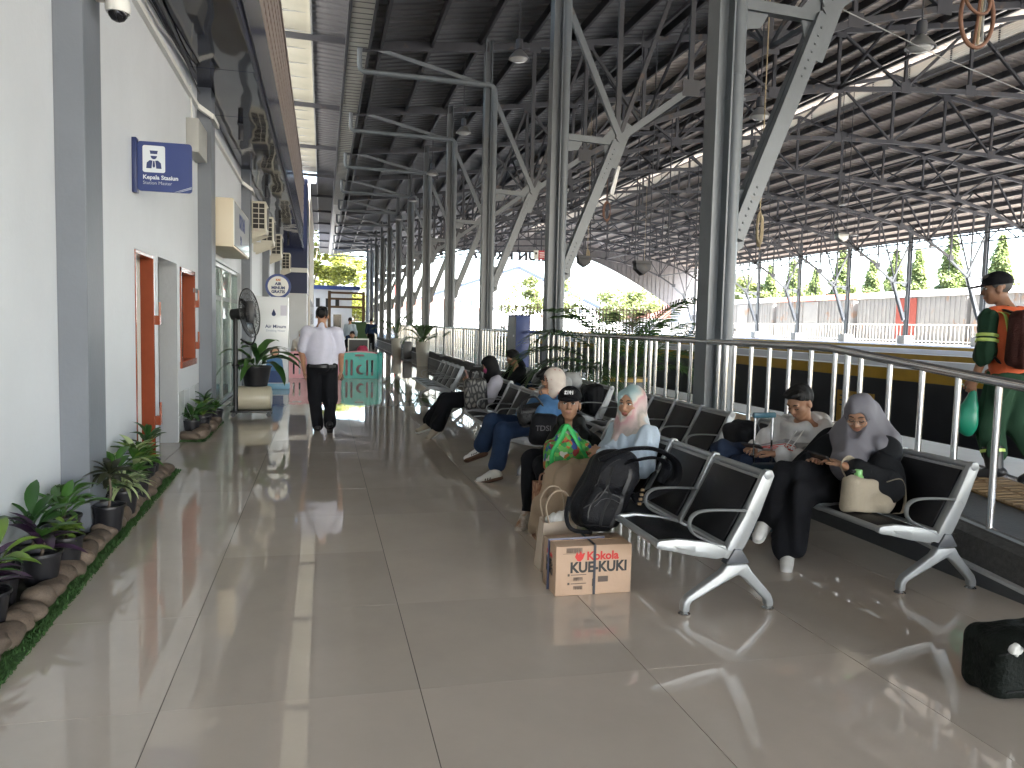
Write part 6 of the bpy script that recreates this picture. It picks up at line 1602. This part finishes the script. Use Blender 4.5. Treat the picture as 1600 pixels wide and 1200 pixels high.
# the printed band runs round the chest, following the sweater
def band(parent, name, mt, J, z0, z1, rows, a0, a1, rad, push=.004):
    ax = un(J['nb']-J['pel']); F = J['F']; n = un(F-ax*(F @ ax)); c_ = np.cross(ax, n); o_ = J['pel']; vs = []; N = 24
    for i in range(N+1):
        a = R(a0+(a1-a0)*i/N)
        for z in (z0, z1): vs.append(tuple(o_+ax*z+(n*math.cos(a)*rad*.82+c_*math.sin(a)*rad)*(1+push)))
    return MB().add(vs, [(2*i,2*i+2,2*i+3,2*i+1) for i in range(N)]).build(name, mt, parent, smooth=80)
def wrapto(me, target, off):
    """push a flat print onto the cloth it is printed on"""
    from mathutils.bvhtree import BVHTree
    t = BVHTree.FromPolygons([v.co for v in target.data.vertices], [f.vertices for f in target.data.polygons])
    for v in me.vertices:
        h = t.find_nearest(v.co)
        if h[0] is not None: v.co = h[0]+h[1]*off
    return me
F1 = un((-.75,-.62,.22)); cx = np.cross(UP, F1); cx = un(-cx); Mb = frame((3.27,5.03,.665), tuple(un((.62,-.75,-.10))), (0,0,1))
g = MB(); N = 40
for i in range(N+1):
    for j in range(5): g.v.append(tuple(Mb @ Vector((-.13+.27*i/N, -.022+.044*j/4, .0))))
for i in range(N):
    for j in range(4): g.f.append((i*5+j, i*5+5+j, i*5+6+j, i*5+1+j))
me = wrapto(g.mesh('print_band'), o, .003); obj('print_band', me, pm('red_band_print', (.60,.05,.03), .6), p)
me = wrapto(text('SYOMBILT', .040, .0, Mb @ Matrix.Translation((.03,0,0)), bold=.0018, sx=1.05), o, .0055); obj('sweater_lettering', me, WPRINT, p)
g = MB()
for i in range(N+1):
    for j in range(5): g.v.append(tuple(Mb @ Vector((-.08+.20*i/N, .03+.030*j/4, .0))))
for i in range(N):
    for j in range(4): g.f.append((i*5+j, i*5+5+j, i*5+6+j, i*5+1+j))
obj('grey_band', wrapto(g.mesh('grey_band'), o, .003), pm('grey_band_print', (.30,.29,.29), .8), p)
for d in (0,.05): MB().tube(spline([(3.36+d*.3,4.99-d,.80),(3.30+d*.3,4.97-d,.74),(3.275+d*.3,5.0-d,.68)],4), .004, 5).build('hood_cord', OFFW, p, smooth=60)
trousers(p, COT('navy_jean_cloth', (.018,.028,.055)), J, (.098,.078,.062), .007, 24, .009, .14)
haircut(p, J, H, 1.04, -.02, fringe=.03)
MB().tube([J['hd']+H[1]*-.078+H[0]*.0+H[2]*-.012*q for q in (0,1,2)], .006, 6).build('earbud', WPRINT, p)
for a, t_ in ((J['anL'],J['toL']),): shoe(p, a, t_, BLACK, None)
phone('dark phone held by the young man in the white sweater', (3.02,5.03,.68), (-.5,.8,.0), (.4,.1,.8))
t = thing('black_rucksack', 'black rucksack standing on the seat beyond the young man in white', 'backpack', (3.3,5.75,.4))
S_ = SDF(.04).box((3.36,5.72,.58),(.11,.16,.19),BXF(0,0,-15),.07); S_.disp = folds(.005,26,3); S_.build('body', BAGB, t, .011)

# ---- the woman in the denim jacket
p = thing('person', 'woman in denim with a cream floral headscarf resting her chin on her hand', 'person', (2.06,7.6,.4))
J = seatpose(2.08, 7.62, nb=(2.27,7.47,.80), shL=(2.285,7.28,.745), shR=(2.22,7.66,.745), hd=(2.235,7.43,.965), elL=(2.04,7.10,.645), elR=(2.0,7.62,.60), wrL=(2.135,7.31,.80), wrR=(2.02,7.32,.655),
     hipL=(2.03,7.52,.49), hipR=(2.03,7.70,.50), knR=(1.665,7.60,.53), anR=(1.585,7.78,.235), toR=(1.43,7.90,.15), knL=(1.72,7.35,.475), anL=(1.605,7.22,.10), toL=(1.455,7.34,.04))
H = hf((-.98,-.15,-.08)); body(p, J, H, SK, 1.0, [((2.135,7.31,.80),(-.1,.45,.9),(.1,.6,.1),-1,.8),((2.02,7.32,.655),(.3,-.8,.1),(.6,0,-.4),1,.6)], .007); face_bits(p, J['hd'], H, 1.0, LIP)
DEN = COT('denim_blue', (.06,.14,.27), nv=.2, ns=10); DEND = COT('dark_denim', (.022,.042,.09), nv=.2, ns=10)
shirt(p, 'denim_jacket', DEN, J, .165, .18, (.092,.088,.062), .92, .82, .009, 27, .009, .05)
FLO = ramp_mat('floral_scarf', [(.0,(.35,.05,.05)),(.13,(.42,.16,.14)),(.2,(.52,.44,.38)),(1,(.60,.53,.46))], 20, .7, 'F1', bump=.15)
hijab(p, FLO, J, H, 1.0, .007, 28, .008, front=.12, back=.12, open_=(.062,.094))
trousers(p, DEND, J, (.105,.088,.08), .009, 29, .009, .15, .82, flare=.09)
for a, t_, uu in ((J['anL'],J['toL'],(0,0,1)),(J['anR'],J['toR'],(.35,.2,.9))): shoe(p, a, t_, WSH, RUB, 1.05, uu, BPRINT)
hb_ = thing('handbag', 'shiny black handbag on the lap of the woman in denim', 'bag', (1.95,7.2,.6))
S_ = SDF(.03).box((1.95,7.16,.66),(.14,.09,.10),BXF(-15,0,-12),.06); S_.disp = folds(.006,24,6); S_.build('body', pm('shiny_black_leather', (.012,.012,.014), .18, bump=.2, bs=20), hb_, .009)
MB().tube(spline([(1.82,7.1,.68),(1.84,7.08,.80),(1.95,7.06,.84),(2.04,7.08,.74)],5), .009, 6).build('handle', BLACK, hb_, smooth=60)
hp = thing('pouch_bag', 'black fabric pouch with faint white lettering at the side of the woman in denim', 'bag', (2.05,7.0,.5))
S_ = SDF(.03).box((2.02,6.98,.54),(.13,.07,.15),BXF(-10,0,8),.06); S_.disp = folds(.005,24,7); o = S_.build('body', BAGB, hp, .009)
obj('lettering', wrapto(text('TDSL', .07, 0, frame((2.0,6.9,.56),(.97,-.17,0),(0,0,1)), bold=.001), o, .003), pm('faint_print', (.16,.16,.17), .6), hp)

# ---- the woman with the black headscarf and pink mask
p = thing('person', 'woman in a black headscarf and pink face mask reading her phone on the bench', 'person', (2.15,10.4,.4))
J = seatpose(2.15, 10.42, nb=(2.26,10.42,.80), shL=(2.29,10.23,.745), shR=(2.25,10.61,.745), hd=(2.215,10.40,.965), elL=(2.16,10.10,.56), elR=(2.08,10.68,.56), wrL=(1.95,10.2,.69), wrR=(1.93,10.42,.70), knL=(1.64,10.32,.475), knR=(1.63,10.56,.475), anL=(1.47,10.24,.12), anR=(1.43,10.58,.14), toL=(1.35,10.12,.05), toR=(1.29,10.56,.10))
H = hf((-.85,-.30,-.42)); body(p, J, H, SK, 1.0, [((1.95,10.2,.69),(-.2,.3,.9),(-.2,.6,0),-1,.6),((1.93,10.42,.70),(-.2,-.2,.9),(-.1,-.6,0),1,.6)], .008); face_bits(p, J['hd'], H, 1.0, LIP, True)
shirt(p, 'shirt', COT('lilac_shirt_cloth', (.42,.41,.46)), J, .165, .18, (.085,.078,.056), .8, .82, .007, 31, .010, .05)
hijab(p, COT('black_scarf_cloth', (.006,.006,.007), rough=.7), J, H, 1.03, .008, 32, .009, front=.16, back=.18)
f, r, u = H; S_ = SDF(.015).ell(J['hd']+f*.062-u*.050, A_(.062,.058,.05), np.stack([r,f,u])).cut(J['hd']-u*.012, u); S_.build('face_mask', pm('magenta_mask', (.36,.05,.16), .7), p, .007)
trousers(p, MT['black_trouser_cloth'], J, (.10,.09,.085), .008, 33, .011, .15, .88, flare=.10)
for a, t_, uu in ((J['anL'],J['toL'],(0,0,1)),(J['anR'],J['toR'],(.2,0,.9))): shoe(p, a, t_, pm('beige_canvas_shoe', (.35,.29,.22), .7), WRUB, 1.05, uu)
phone('pale phone held up by the woman in the pink mask', (1.885,10.29,.83), (-.35,0,.9), (.9,.1,.3), pm('pale_pink_case', (.5,.28,.26), .4))
sn = thing('snake_bag', 'grey snakeskin patterned tote bag on the lap of the woman in the pink mask', 'bag', (1.95,10.1,.5))
S_ = SDF(.03).box((1.96,10.05,.60),(.15,.09,.20),BXF(-12,0,-5),.05); S_.disp = folds(.005,20,8)
S_.build('body', ramp_mat('snakeskin', [(.0,(.02,.02,.02)),(.10,(.025,.025,.025)),(.16,(.16,.155,.14)),(.5,(.28,.27,.24))], 17, .5, 'EDGE', stretch=(1,1,.6)), sn, .010)
for d in (0,.1): MB().tube(spline([(1.88,10.02+d,.78),(1.9,10.0+d,.90),(2.0,10.0+d,.90),(2.04,10.02+d,.78)],4), .010, 6).build('handle', BLACK, sn, smooth=60)

# ---- the man in the dark hooded top, the hunched person in grey
p = thing('person', 'man with dark hair in a black hooded top leaning forward beside the blue cabinet', 'person', (3.26,12.75,.4))
J = seatpose(3.28, 12.75, nb=(3.17,12.73,.80), shL=(3.2,12.53,.745), shR=(3.18,12.93,.745), hd=(3.10,12.72,.965), elL=(2.98,12.46,.55), elR=(2.95,12.98,.55), wrL=(2.76,12.62,.53), wrR=(2.76,12.80,.53))
H = hf((-.98,-.05,-.12)); body(p, J, H, SK, 1.0, [((2.76,12.62,.53),(-.8,.3,-.2),(0,.5,-.5),-1,.6),((2.76,12.80,.53),(-.8,-.3,-.2),(0,-.5,-.5),1,.6)], .009); face_bits(p, J['hd'], H, 1.0, LIPN)
shirt(p, 'hooded_top', COT('black_hood_cloth', (.006,.0065,.008)), J, .165, .18, (.088,.08,.058), .95, .82, .008, 36, .011, .05, None, lambda S_: S_.cap((3.25,12.73,.82),(3.22,12.73,.90),.09,.07))
trousers(p, MT['dark_denim'], J, (.10,.08,.07), .007, 37, .012, .15)
for s_ in 'LR': shoe(p, J['an'+s_], J['to'+s_], BLACK, None)
haircut(p, J, H, 1.08, -.07, fringe=.03)
p = thing('person', 'person in a grey hooded top bent far forward behind the woman in denim', 'person', (3.26,9.95,.4))
J = seatpose(3.30, 9.95, nb=(3.05,9.95,.80), shL=(3.08,9.75,.765), shR=(3.08,10.15,.765), hd=(2.90,9.95,.825), elL=(2.88,9.72,.54), elR=(2.88,10.2,.54), wrL=(2.76,9.9,.6), wrR=(2.76,10.05,.6))
J['F'] = A_(-1,0,0); H = hf((-.72,0,-.69)); body(p, J, H, SK, 1.0, [((2.76,9.9,.6),(-.3,.3,.6),(-.3,.3,0),-1,.6),((2.76,10.05,.6),(-.3,-.3,.6),(-.3,-.3,0),1,.6)], .009)
shirt(p, 'hooded_top', COT('light_grey_cloth', (.36,.36,.35)), J, .175, .18, (.09,.08,.06), .9, .85, .008, 41, .011, .045, None, lambda S_: S_.ell((3.22,9.95,.78),(.17,.19,.12)).cap((3.06,9.95,.83),(3.0,9.95,.86),.08,.06))
trousers(p, MT['black_trouser_cloth'], J, (.10,.08,.07), .007, 42, .012, .15)
for s_ in 'LR': shoe(p, J['an'+s_], J['to'+s_], BLACK, None)
haircut(p, J, H, 1.05, -.07)
t = thing('black_rucksack', 'black rucksack on the seat beside the bent person in grey', 'backpack', (3.4,9.5,.4))
S_ = SDF(.04).box((3.42,9.52,.58),(.12,.16,.19),BXF(0,0,-15),.07); S_.disp = folds(.006,24,13); S_.build('body', BAGB, t, .012)
for P in ([(3.30,9.45,.74),(3.24,9.44,.66),(3.26,9.45,.5)],): MB().tube(spline(P,4), .018, 6, flat=(.4,1.3)).build('strap', BAGB, t, smooth=60)

# ---- the railway worker beyond the railing
zg = zf(5.0)+.004
F0 = un((.10,.99,0)); L0 = A_(-F0[1],F0[0],0)
p = thing('person', 'railway worker in green uniform and orange vest walking behind the railing', 'person', (5.22,5.05,zg))
J = dict(F=F0, L=L0, pel=A_(5.27,5.02,1.20), nb=A_(5.255,5.11,1.725), shL=A_(5.065,5.085,1.645), shR=A_(5.405,5.065,1.655), hd=A_(5.20,5.17,1.885), hipL=A_(5.185,5.03,1.16), hipR=A_(5.355,5.01,1.16),
     knL=A_(5.155,5.10,.81), knR=A_(5.33,5.0,.82), anL=A_(5.15,5.02,zg+.09), anR=A_(5.42,4.84,zg+.16), toL=A_(5.06,5.14,zg+.04), toR=A_(5.34,4.96,zg+.06), elL=A_(5.03,5.06,1.40), wrL=A_(5.02,5.14,1.175), elR=A_(5.47,5.10,1.40), wrR=A_(5.42,5.27,1.24))
H = hf((-.78,.60,-.12)); body(p, J, H, SKD, 1.0, [((5.02,5.14,1.175),(-.12,.15,-1),(.5,.5,0),1,.75),((5.42,5.27,1.24),(-.3,.8,-.2),(-.5,0,-.5),1,.5)], .007); face_bits(p, J['hd'], H, 1.0, LIPN)
GRNU = COT('dark_green_uniform', (.016,.045,.024))
shirt(p, 'jacket', GRNU, J, .155, .165, (.070,.070,.062), .62, .78, .006, 51, .008, .05, (A_(5.27,5.0,1.10),-UP))
S_ = SDF(.03); torso(S_, J, .178, .176, .86); S_.cap(J['shL']*.7+J['nb']*.3, J['shR']*.7+J['nb']*.3, .074); S_.ell(J['nb']+UP*.06, A_(.075,.075,.10), None, .012, 's')
for s_, g in (('L',1),('R',-1)): S_.cut(J['sh'+s_]+L0*g*.012, L0*g, .02)
S_.cut(A_(5.27,5.0,1.16),-UP); S_.disp = folds(.005,22,52)
vest = S_.build('vest', pm('orange_vest_cloth', (.62,.11,.03), .7, nv=.08, bump=.3, bs=100), p, .008)
YL = pm('reflective_yellow_green', (.42,.55,.12), .4)
for a, b, r_ in ((.50,.60,.083),(.66,.76,.083)):
    d = un(J['elL']-J['shL']); 
    MB().tube([J['shL']+(J['elL']-J['shL'])*a, J['shL']+(J['elL']-J['shL'])*b], r_, 18).build('sleeve_band', YL, p, smooth=40)
for q in (-.02,.035): MB().tube(spline([J['shL']+A_(.05,.0,.055)-L0*q*.6-F0*.03, J['shL']+A_(.06,-.03,.03)-L0*q-F0*.085, J['shL']+A_(.06,-.03,-.10)-L0*q-F0*.135],4), .013, 6, flat=(.3,1.2)).build('vest_band', YL, p, smooth=60)
trousers(p, COT('green_trouser_cloth', (.022,.058,.032)), J, (.112,.092,.082), .010, 53, .008, .15, .62, top=A_(5.27,5,1.22))
for s_ in 'LR':
    k_, a = J['kn'+s_], J['an'+s_]
    MB().tube([k_+(a-k_)*.50, k_+(a-k_)*1.0], [.078,.060], 14).build('boot_shaft', BLACK, p, smooth=40)
    MB().tube([k_+(a-k_)*.56, k_+(a-k_)*.63], .088, 16).build('trouser_band', YL, p, smooth=40)
    shoe(p, a, J['to'+s_], BLACK, None, 1.1)
f, r, u = H; c = J['hd']; qh = lambda a,b,d: c+(r*a+f*b+u*d)
S_ = SDF(.015).ell(qh(0,-.012,.048), A_(.092,.110,.092), np.stack([r,f,u])).cut(qh(0,0,.030), -u, .006); S_.build('cap', MT['black_cap_cloth'], p, .006)
SDF(.01).ell(qh(0,.115,.034), A_(.070,.075,.011), np.stack([r,f-u*.1,u+f*.1])).build('cap_brim', MT['black_cap_cloth'], p, .006)
haircut(p, J, H, .98, -.05, pm('greying_hair', (.05,.048,.045), .6))
MB().tube([J['wrL']+A_(0,0,.028), J['wrL']+A_(0,0,.045)], .031, 14).build('watch', CHR, p, smooth=40)
t = thing('work_backpack', 'black and maroon backpack on the back of the railway worker', 'backpack', (5.22,4.84,1.4))
BZ_ = -F0; cb = J['nb']*.55+J['pel']*.45-F0*.235+A_(-.05,0,.0); FB = np.stack([L0,F0,UP])
S_ = SDF(.04).box(cb, A_(.15,.09,.22), FB, .07).box(cb-F0*.06-UP*.07, A_(.12,.06,.11), FB, .05); S_.disp = folds(.005,24,55); S_.build('body', pm('maroon_black_nylon', (.05,.014,.010), .6, bump=.35, bs=90, spec=.25), t, .010)
SDF(.03).box(cb-F0*.105-UP*.08, A_(.10,.035,.08), FB, .03).build('pocket', pm('maroon_nylon', (.40,.07,.025), .6), t, .010)
SDF(.03).ell(cb-F0*.08+UP*.13, A_(.10,.07,.06), FB).build('top_pocket', pm('brown_nylon', (.10,.06,.04), .6), t, .010)
for g in (1,-1): MB().tube(spline([cb+UP*.19+L0*g*.06+F0*.05, J['nb']+L0*g*.10+UP*.005, J['nb']+L0*g*.11+F0*.10-UP*.05, J['nb']+L0*g*.13+F0*.12-UP*.2, cb+L0*g*.15+F0*.1-UP*.18],5), .02, 8, flat=(.35,1.4)).build('strap', BAGB, t, smooth=60)
t = thing('plastic_bag', 'green plastic bag hanging from the hand of the railway worker', 'bag', (5.03,5.19,.9))
S_ = SDF(.03).ell((5.02,5.19,.84),(.095,.075,.13)).cap((5.025,5.18,.95),(5.035,5.165,1.07),.06,.022); S_.disp = folds(.008,24,57); S_.build('bag', pm('green_plastic_film', (.012,.22,.13), .35), t, .008)
MB().tube(spline([(5.035,5.165,1.06),(5.0,5.2,1.10),(4.97,5.22,1.13)],4), .012, 6, flat=(.3,1.4)).build('knot', MT['green_plastic_film'], t, smooth=60)

# ---- people farther along the walkway
def far(label, ox, oy, seated, top, bot, hair, F=(0,-1,0), res=.016, scarf=None, s=1.0, seat=.4):
    p = thing('person', label, 'person', (ox,oy,0)); F = un(F); L = A_(-F[1],F[0],0)
    if seated: J = seatpose(ox, oy, F, .42, .06, seat)
    else:
        pel = A_(ox,oy,.86); nb = A_(ox,oy,1.40); J = dict(F=F, L=L, pel=pel, nb=nb, shL=nb+L*.18-UP*.06, shR=nb-L*.18-UP*.06, hd=nb+UP*.155+F*.02)
        for s_, g in (('L',1),('R',-1)):
            J['hip'+s_] = pel+L*g*.09-UP*.03; J['kn'+s_] = A_(ox,oy,.45)+L*g*.10+F*.02; J['an'+s_] = A_(ox,oy,.09)+L*g*.12; J['to'+s_] = J['an'+s_]+F*.15-UP*.05
            J['el'+s_] = J['sh'+s_]+L*g*.07-UP*.27; J['wr'+s_] = J['el'+s_]+F*.12-UP*.18
    H = hf(F+A_(0,0,-.15)); f = J['F']
    body(p, J, H, SK, 1.0, [(J['wr'+s_], F*.6-UP*.5, -L*g, g, .5) for s_, g in (('L',1),('R',-1))], .011)
    shirt(p, 'shirt', top, J, .16, .17, (.075,.066,.05), .9, .8, .005, 61, res, .05); trousers(p, bot, J, (.10,.08,.065), .005, 62, res, .14)
    for s_ in 'LR': shoe(p, J['an'+s_], J['to'+s_], BLACK, None)
    (hijab(p, scarf, J, H, 1.0, .005, 63, .012) if scarf else haircut(p, J, H, 1.0, -.05, res=.010))
    return p
BKC = MT['black_trouser_cloth']
far('person in black sitting behind the play pen near the silver framed board', .95, 26.0, True, MT['black_hood_cloth'], BKC, 1)
far('person with bare arms sitting behind the play pen beside the walking man', .32, 25.6, True, MT['black_hood_cloth'], BKC, 1, scarf=None, F=(.5,-1,0))
far('man in a light blue shirt standing far back on the walkway', 1.15, 34.0, False, PBL, MT['dark_denim'], 1, F=(.3,1,0))
far('man in dark clothes standing at the far end of the walkway by the ramp', 2.45, 41.0, False, MT['dark_denim'], BKC, 1, F=(.2,1,0))
far('woman in a white headscarf and blouse sitting left of the walking man', -.62, 24.5, True, COT('cream_blouse', (.5,.47,.42)), BKC, 1, scarf=HOOD)
fst = thing('bench_seat', 'plain dark bench far along the walkway under the sitting people', 'bench', (.4,26,0))
for x0, y0 in ((-.9,24.3),(.05,25.4),(.7,25.8)):
    MB().box(x0,x0+.6,y0,y0+.45,.34,.40).build('seat', BLACK, fst)
    for dx in (.05,.5):
        for dy in (.05,.36): MB().box(x0+dx,x0+dx+.04,y0+dy,y0+dy+.04,0,.34).build('leg', BLACK, fst)
